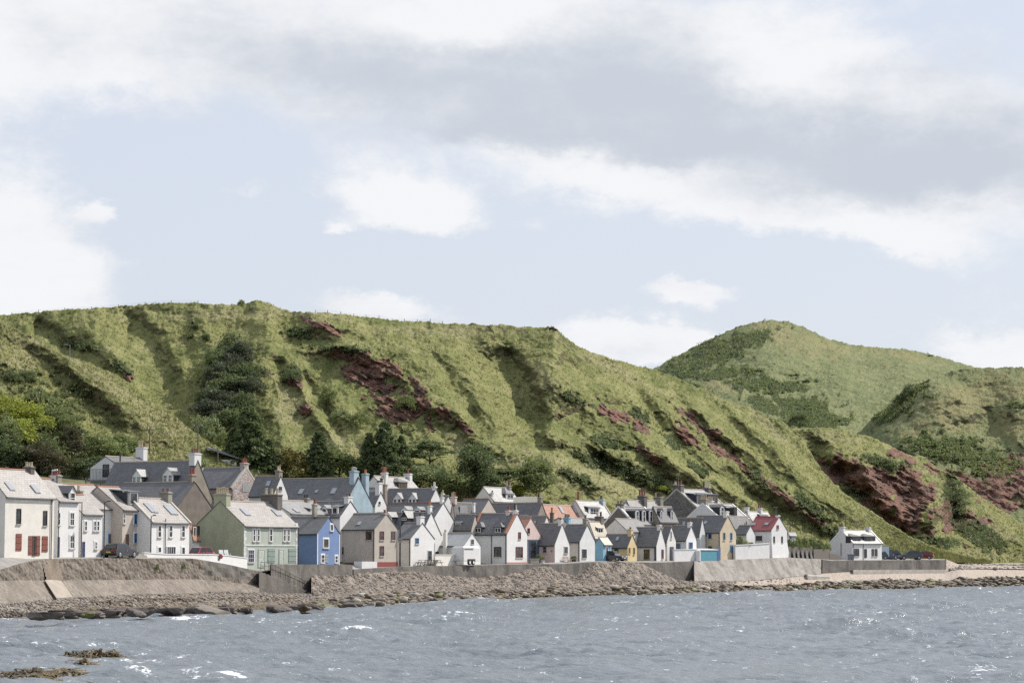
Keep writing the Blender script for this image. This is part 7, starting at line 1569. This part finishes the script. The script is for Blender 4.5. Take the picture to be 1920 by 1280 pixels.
# ================================================================== VEHICLES
def car_paint(name, c):
    m, q, b = new_mat(name); b.inputs['Base Color'].default_value = (*c, 1); b.inputs['Roughness'].default_value = .3; b.inputs['Coat Weight'].default_value = .8; b.inputs['Metallic'].default_value = .2; return m
CGL = plain('car_glass', (.015, .018, .02), .08, 0, .8); TYRE = plain('tyre', (.02, .02, .02), .8); LAMPR = plain('tail_lamp', (.35, .02, .015), .3); LAMPW = plain('head_lamp', (.7, .7, .7), .15); PLY = plain('yellow_plate', (.75, .55, .05), .5); PLW = plain('white_plate', (.75, .75, .72), .5)
def make_car(label, loc, rz, paint, L=4.2, Wd=1.78, Hh=1.46, suv=False):
    "local +x is forward, centre at the middle of the car on the ground"
    e = empty('parked_car', loc, rz); tag(e, label, 'car'); h2 = L / 2; bel = .88 if not suv else 1.0; z0 = .24 if not suv else .32
    low_ = [(-h2, .42), (-h2 - .02, .75), (-h2 + .10, bel), (-h2 + 1.0, bel + .02), (h2 - 1.25, bel), (h2 - .35, bel - .12), (h2 - .04, .62), (h2, .42), (h2 - .12, z0), (-h2 + .15, z0)]
    mb = MB()
    wh = [(-h2 + .78, .33), (h2 - .82, .33)]; rw_ = .33 if not suv else .37
    st_ = [(-1, .86), (-.94, .98), (0, 1.0), (.94, .98), (1, .86)]
    k = len(low_); i0 = len(mb.v)
    for (fy, sc_) in st_:
        for (x, z) in low_: mb.v.append((x * (.985 if abs(fy) == 1 else 1), fy * Wd / 2, z0 + (z - z0) * (1 if abs(fy) < 1 else .96)))
    mi = mb.mat(paint)
    for a in range(len(st_) - 1):
        for c in range(k): d = (c + 1) % k; mb.f.append((i0 + a * k + c, i0 + a * k + d, i0 + (a + 1) * k + d, i0 + (a + 1) * k + c)); mb.mi.append(mi)
    mb.f.append(tuple(range(i0, i0 + k))); mb.mi.append(mi); mb.f.append(tuple(range(i0 + 4 * k, i0 + 5 * k))); mb.mi.append(mi)
    # cabin
    cab = [(-h2 + .18, bel - .03), (-h2 + .60, Hh - .10), (-h2 + .95, Hh - .01), (-.35, Hh), (.20, Hh - .05), (h2 - 1.10, bel - .03)]
    cw = Wd / 2 - .06; tw = Wd / 2 - .26
    yy = lambda z: cw + (tw - cw) * (z - bel) / (Hh - bel)
    n = len(cab); i0 = len(mb.v)
    for s_ in (-1, 1):
        for (x, z) in cab: mb.v.append((x, s_ * yy(z), z))
    for c in range(n): d = (c + 1) % n; mb.f.append((i0 + c, i0 + d, i0 + n + d, i0 + n + c)); mb.mi.append(mi)
    mb.f.append(tuple(range(i0, i0 + n))); mb.mi.append(mi); mb.f.append(tuple(range(i0 + n, i0 + 2 * n))); mb.mi.append(mi)
    mb.build('body', e)
    for s_ in (-1, 1):
        for (xa, xb, ta, tb) in ((-h2 + .46, -.40, -h2 + .80, -.40), (-.32, h2 - 1.34, -.32, .12)):
            zl, zh = bel + .06, Hh - .12; o_ = .012; gl = MB()
            gl.poly([(xa, s_ * (yy(zl) + o_), zl), (xb, s_ * (yy(zl) + o_), zl), (tb, s_ * (yy(zh) + o_), zh), (ta, s_ * (yy(zh) + o_), zh)], CGL); gl.build('side_window', e, recalc=False)
    gl = MB(); gl.poly([(h2 - 1.2, -cw + .12, bel + .05), (h2 - 1.2, cw - .12, bel + .05), (.32, tw - .06, Hh - .08), (.32, -tw + .06, Hh - .08)], CGL); gl.build('windscreen', e, recalc=False)
    gl = MB(); gl.poly([(-h2 + .20, -cw + .14, bel + .06), (-h2 + .20, cw - .14, bel + .06), (-h2 + .555, tw - .02, Hh - .12), (-h2 + .555, -tw + .02, Hh - .12)], CGL); gl.build('rear_window', e, recalc=False)
    for (x, z) in wh:
        for s_ in (-1, 1):
            mb = MB(); mb.tube((x, s_ * (Wd / 2 - .20), rw_), (x, s_ * (Wd / 2 + .012), rw_), rw_, rw_, 18, TYRE); w_o = mb.build('wheel', e); mb = MB(); mb.tube((x, s_ * (Wd / 2 + .013), rw_), (x, s_ * (Wd / 2 + .03), rw_), rw_ * .62, rw_ * .55, 12, GALV); mb.build('rim', w_o)
    for s_ in (-1, 1):
        mb = MB(); mb.box(-h2 - .035, -h2 + .06, s_ * .62 - .16, s_ * .62 + .16, .66, .86, LAMPR); mb.build('tail_light', e); mb = MB(); mb.box(h2 - .34, h2 - .03, s_ * .60 - .18, s_ * .60 + .18, .60, .745, LAMPW); mb.build('headlight', e)
    mb = MB(); mb.box(-h2 - .045, -h2 - .02, -.26, .26, .55, .66, PLY); mb.build('number_plate', e); mb = MB(); mb.box(h2 + .0, h2 + .02, -.26, .26, .40, .51, PLW); mb.build('number_plate', e)
    return e
CARK = car_paint('paint_black', (.012, .014, .02)); CARR = car_paint('paint_red', (.22, .015, .02)); CARB = car_paint('paint_navy', (.02, .03, .06)); CARG = car_paint('paint_grey', (.045, .05, .058))
make_car('black hatchback with yellow rear plate parked by the beige house', pt(225, 1045.5, 2.4), R(66), CARK, 4.2, 1.8, 1.48)
make_car('red hatchback parked behind the low white garden wall', pt(384, 1051, 1.2), R(48), CARR, 3.7, 1.75, 1.55)
make_car('dark car half hidden between sky-blue porch and yellow cottage', pt(1151, 1051.5, 1.2), R(-30), CARK, 3.6, 1.75, 1.5)
make_car('navy car parked right of the detached cottage', pt(1664, 1048.5, -4), R(30), CARB, 3.9, 1.75, 1.45); make_car('small navy estate beyond the navy car at the right', pt(1670, 1047, -9), R(200), CARB, 3.8, 1.75, 1.5)
make_car('dark grey estate parked at the car park edge', pt(1706, 1049, -1), R(190), CARG, 4.4, 1.85, 1.68, True); make_car('dark red car behind the grey estate at the right end', pt(1731, 1048, -6), R(165), CARR, 3.9, 1.8, 1.5)
# trailer
e = empty('box_trailer', pt(873, 1058.5, 3.0)); e.rotation_euler.z = R(58); tag(e, 'white twin-axle box trailer parked before the grey workshop', 'trailer')
mb = MB(); mb.box(-1.9, 1.9, -.95, .95, .5, 2.25, WHITE); mb.hexa([(-1.9, -.95, 2.251), (1.9, -.95, 2.251), (1.9, .95, 2.251), (-1.9, .95, 2.251), (-1.7, -.7, 2.45), (1.7, -.7, 2.45), (1.7, .7, 2.45), (-1.7, .7, 2.45)], PAINTW); mb.build('body', e, bevel=.04)
mb = MB(); mb.box(-1.7, .4, -1.0, -.951, 2.02, 2.2, FR['g']); mb.build('awning', e); mb = MB(); mb.box(-1.0, .8, -1.02, -.951, .42, .78, PIPE); mb.build('mudguard', e)
for x in (-.55, .35):
    mb = MB(); mb.tube((x, -1.05, .33), (x, -.82, .33), .33, .33, 16, TYRE); w_o = mb.build('wheel', e); mb = MB(); mb.tube((x, -1.08, .33), (x, -1.051, .33), .19, .19, 12, PAINTW); mb.build('rim', w_o)
mb = MB(); mb.tube((-1.92, -.3, .55), (-2.9, 0, .5), .05, n=6, m=GALV); mb.tube((-1.92, .3, .55), (-2.9, 0, .5), .05, n=6, m=GALV); mb.build('drawbar', e)
mb = MB(); mb.box(-1.93, -1.901, -.8, .8, .6, 2.1, WHITE2); mb.build('ramp_door', e)
# box van by the detached cottage
mb = MB(); mb.box(-.9, .9, -1.6, 1.6, .1, 1.9, plain('pale_blue_panel', (.45, .55, .62), .6)); mb.box(-.95, .95, -1.65, 1.65, 1.9, 1.97, GALV); t_ = mb.build('storage_box', None); t_.location = pt(1655, 1044, -6); tag(t_, 'pale blue storage box at the right side of the detached cottage', 'storage box')

# ================================================================== QUAYSIDE THINGS
def picnic(px, label):
    e = empty('picnic_table', pt(px, 1060, 2.2)); e.rotation_euler.z = R(40); tag(e, label, 'picnic table'); tw = plain('weathered_wood', (.24, .19, .15), .85)
    mb = MB(); 
    for i in range(4): mb.box(-.7, .7, -.34 + i * .175, -.18 + i * .175, .70, .745, tw)
    mb.build('table_top', e)
    for s_ in (-1, 1):
        mb = MB(); mb.box(-.7, .7, s_ * .66 - .12, s_ * .66 + .12, .42, .46, tw); mb.build('bench_seat', e)
        mb = MB(); mb.tube((s_ * .55, -.62, 0), (s_ * .55, -.16, .70), .045, n=4, m=tw); mb.tube((s_ * .55, .62, 0), (s_ * .55, .16, .70), .045, n=4, m=tw); mb.tube((s_ * .55, -.75, .40), (s_ * .55, .75, .40), .04, n=4, m=tw); mb.build('leg_frame', e)
for px, l_ in ((794, 'weathered picnic table before the white cottage, leftmost of three'), (805, 'weathered picnic table before the french window, middle of three'), (817, 'weathered picnic table nearest the cream garden wall')): picnic(px, l_)
for px, l_ in ((778, 'small square wooden crate frame left of the picnic tables'), (782.5, 'second square wooden crate frame, nearer the picnic tables')):
    mb = MB(); rd = plain('crate_wood', (.30, .15, .11), .8)
    for x in (0, .42): 
        for y in (0, .42): mb.box(x, x + .05, y, y + .05, 0, .42, rd)
    for z in (0.0, .37):
        mb.box(.05, .42, .0, .05, z, z + .05, rd); mb.box(.05, .42, .42, .47, z, z + .05, rd); mb.box(.0, .05, .05, .42, z, z + .05, rd); mb.box(.42, .47, .05, .42, z, z + .05, rd)
    o = mb.build('crate', None); o.location = pt(px, 1060.5, 2.2); tag(o, l_, 'crate')
def pot_plant(px, py, off, h, label, m_='mid', pc=None):
    e = empty('potted_plant', pt(px, py, off)); tag(e, label, 'plant pot'); mb = MB(); mb.tube((0, 0, 0), (0, 0, h * .45), h * .17, h * .24, 12, pc or PIPE); mb.build('pot', e)
    c = bpy.data.objects.new('foliage', CM['bush'][0]); COL.objects.link(c); c.parent = e; c.location = (0, 0, h * .42); c.scale = (h * .75,) * 3; c.material_slots[0].link = 'OBJECT'; c.material_slots[0].material = LM[m_]
pot_plant(54, 1045.5, 1.2, .95, 'potted green plant by the rust-red shuttered door', 'light'); pot_plant(1074, 1052.5, 1.0, .8, 'dark potted shrub right of the wooden bench', 'dark'); pot_plant(1078, 1052.3, .8, .8, 'second dark potted shrub by the black downpipe', 'dark')
pot_plant(1010, 1055.5, 1.6, 1.2, 'tall dark potted shrub outside the slate-blue shop front', 'dark'); pot_plant(1018, 1056, 1.8, 1.0, 'blue-green potted shrub left of the heart-sign cottage', 'mid', PAINTW)
mb = MB(); mb.box(0, 1.5, 0, .6, 0, .62, CHST); mb.box(-.04, 1.54, -.04, .64, .62, .68, COPE); o = mb.build('stone_planter', None); o.location = pt(995.5, 1056, 1.8); o.rotation_euler.z = R(40); tag(o, 'pale stone block planter outside the pink gable shop', 'planter')
e = empty('bench', pt(1061, 1055, 1.6)); e.rotation_euler.z = R(55); tag(e, 'pinkish wooden bench against the small white gable', 'bench'); wd = plain('bench_wood', (.40, .27, .20), .8)
mb = MB(); [mb.box(0, 1.4, .12 * i, .12 * i + .1, .42, .46, wd) for i in range(4)]; mb.build('seat', e); mb = MB(); [mb.box(0, 1.4, .48, .52, .55 + .13 * i, .64 + .13 * i, wd) for i in range(3)]; mb.build('backrest', e)
for x in (.05, 1.29): mb = MB(); mb.box(x, x + .06, 0, .06, 0, .419, wd); mb.box(x, x + .06, .521, .58, 0, .9, wd); mb.build('leg', e)
for px, l_ in ((415, 'white garden chair behind the white wall, left of two'), (424.5, 'white garden chair behind the white wall, right of two')):
    e = empty('garden_chair', pt(px, 1047, 2.2)); e.rotation_euler.z = R(30); tag(e, l_, 'chair')
    mb = MB(); mb.hexa([(0, 0, .35), (.5, 0, .35), (.5, .55, .28), (0, .55, .28), (0, 0, .39), (.5, 0, .39), (.5, .55, .32), (0, .55, .32)], PAINTW); mb.build('seat', e); mb = MB(); [mb.hexa([(.02 + .1 * i, .5, .3), (.1 + .1 * i, .5, .3), (.1 + .1 * i, .54, .3), (.02 + .1 * i, .54, .3), (.02 + .1 * i, .8, .98), (.1 + .1 * i, .8, .98), (.1 + .1 * i, .84, .98), (.02 + .1 * i, .84, .98)], PAINTW) for i in range(5)]; mb.build('backrest', e)
    for x in (0, .46):
        mb = MB(); mb.box(x, x + .04, 0, .04, 0, .55, PAINTW); mb.box(x, x + .04, .5, .54, 0, .55, PAINTW); mb.box(x - .02, x + .06, -.02, .56, .551, .58, PAINTW); mb.build('leg', e)
for i, px in enumerate((1590.5, 1595.5)):
    mb = MB(); mb.hexa([(0, 0, .05), (.5, 0, .05), (.5, .55, .05), (0, .55, .05), (-.03, -.03, .95), (.53, -.03, .95), (.53, .6, .95), (-.03, .6, .95)], FR['g']); mb.hexa([(-.05, -.06, .952), (.55, -.06, .952), (.55, .62, .952), (-.05, .62, .952), (-.03, -.03, 1.02), (.53, -.03, 1.02), (.53, .6, 1.08), (-.03, .6, 1.08)], FR['d']); o = mb.build('wheelie_bin', None); o.location = pt(px, 1050, 1.2); tag(o, 'grey wheelie bin at the cottage corner, left of two' if i == 0 else 'grey wheelie bin at the cottage corner, right of two', 'bin')
for px, py in ((294.5, 1066), (344, 1064)):
    p = Vector(pt(px, py, LIPO(px) + .35)); o = bpy.data.objects.new('wall_fern', CM['bush'][1]); COL.objects.link(o); o.location = p + Vector((0, 0, -.2)); o.scale = (.55, .5, .85); o.material_slots[0].link = 'OBJECT'; o.material_slots[0].material = LM['mid']; tag(o, 'green plant rooted in the left sea wall, below the skylight house' if px < 300 else 'green plant rooted in the left sea wall, near its broken end', 'plant')
# overhead wires between the slope poles and down to the roofs (each a thin sagging cable)
def cable(a, b, sag, label):
    mb = MB(); pr = None; a = Vector(a); b = Vector(b)
    for i in range(13):
        t = i / 12; p = a.lerp(b, t) - Vector((0, 0, sag * 4 * t * (1 - t)))
        if pr is not None: mb.tube(pr - a, p - a, .018, n=4, m=PIPE, cap=False)
        pr = p
    o = mb.build('overhead_wire', None); o.location = a; tag(o, label, 'wire')
pls = {round(float(PX(*o.location)[0])): o for o in bpy.data.objects if o.name.startswith('utility_pole') and o.parent is None}
def ptop(px):
    o = pls[min(pls, key=lambda k: abs(k - px))]; c = [c for c in o.children if c.name.startswith('post')][0]; return o.location + Vector((0, 0, max(v.co.z for v in c.data.vertices) - .3))
cable(ptop(280), ptop(371), .9, 'overhead wire between the two slope poles'); cable(ptop(371), pt(353, 868, -40), .6, 'overhead wire dropping to the white stack of the dark slate house')
# television aerials on the ridges
def aerial(px, top, d, label):
    p = Vector([float(c) for c in P(px, top, d)]); mb = MB(); mb.tube((0, 0, -1.6), (0, 0, 0), .022, n=5, m=GALV); mb.tube((-.45, 0, -.08), (.45, 0, -.08), .014, n=4, m=GALV)
    for i in range(6): x = -.4 + .16 * i; mb.tube((x, -.2, -.08), (x, .2, -.08), .010, n=4, m=GALV)
    o = mb.build('tv_aerial', None); o.location = p; o.rotation_euler.z = R(35); tag(o, label, 'aerial')
for px, y, d, l_ in ((1455, 950, 393, 'tall thin aerial on the red-roofed house chimney'), (793, 958, 314, 'television aerial on the picnic-table cottage chimney'), (617, 934, 296, 'television aerial beside the blue cottage chimney pot'), (1096, 962, 352, 'television aerial on the stone chimney by the sky-blue porch'), (723, 876, 347, 'television aerial beside the red-potted white chimney'), (1272, 896, 396, 'television aerial above the rubble-stone house chimney')): aerial(px, y, d, l_)
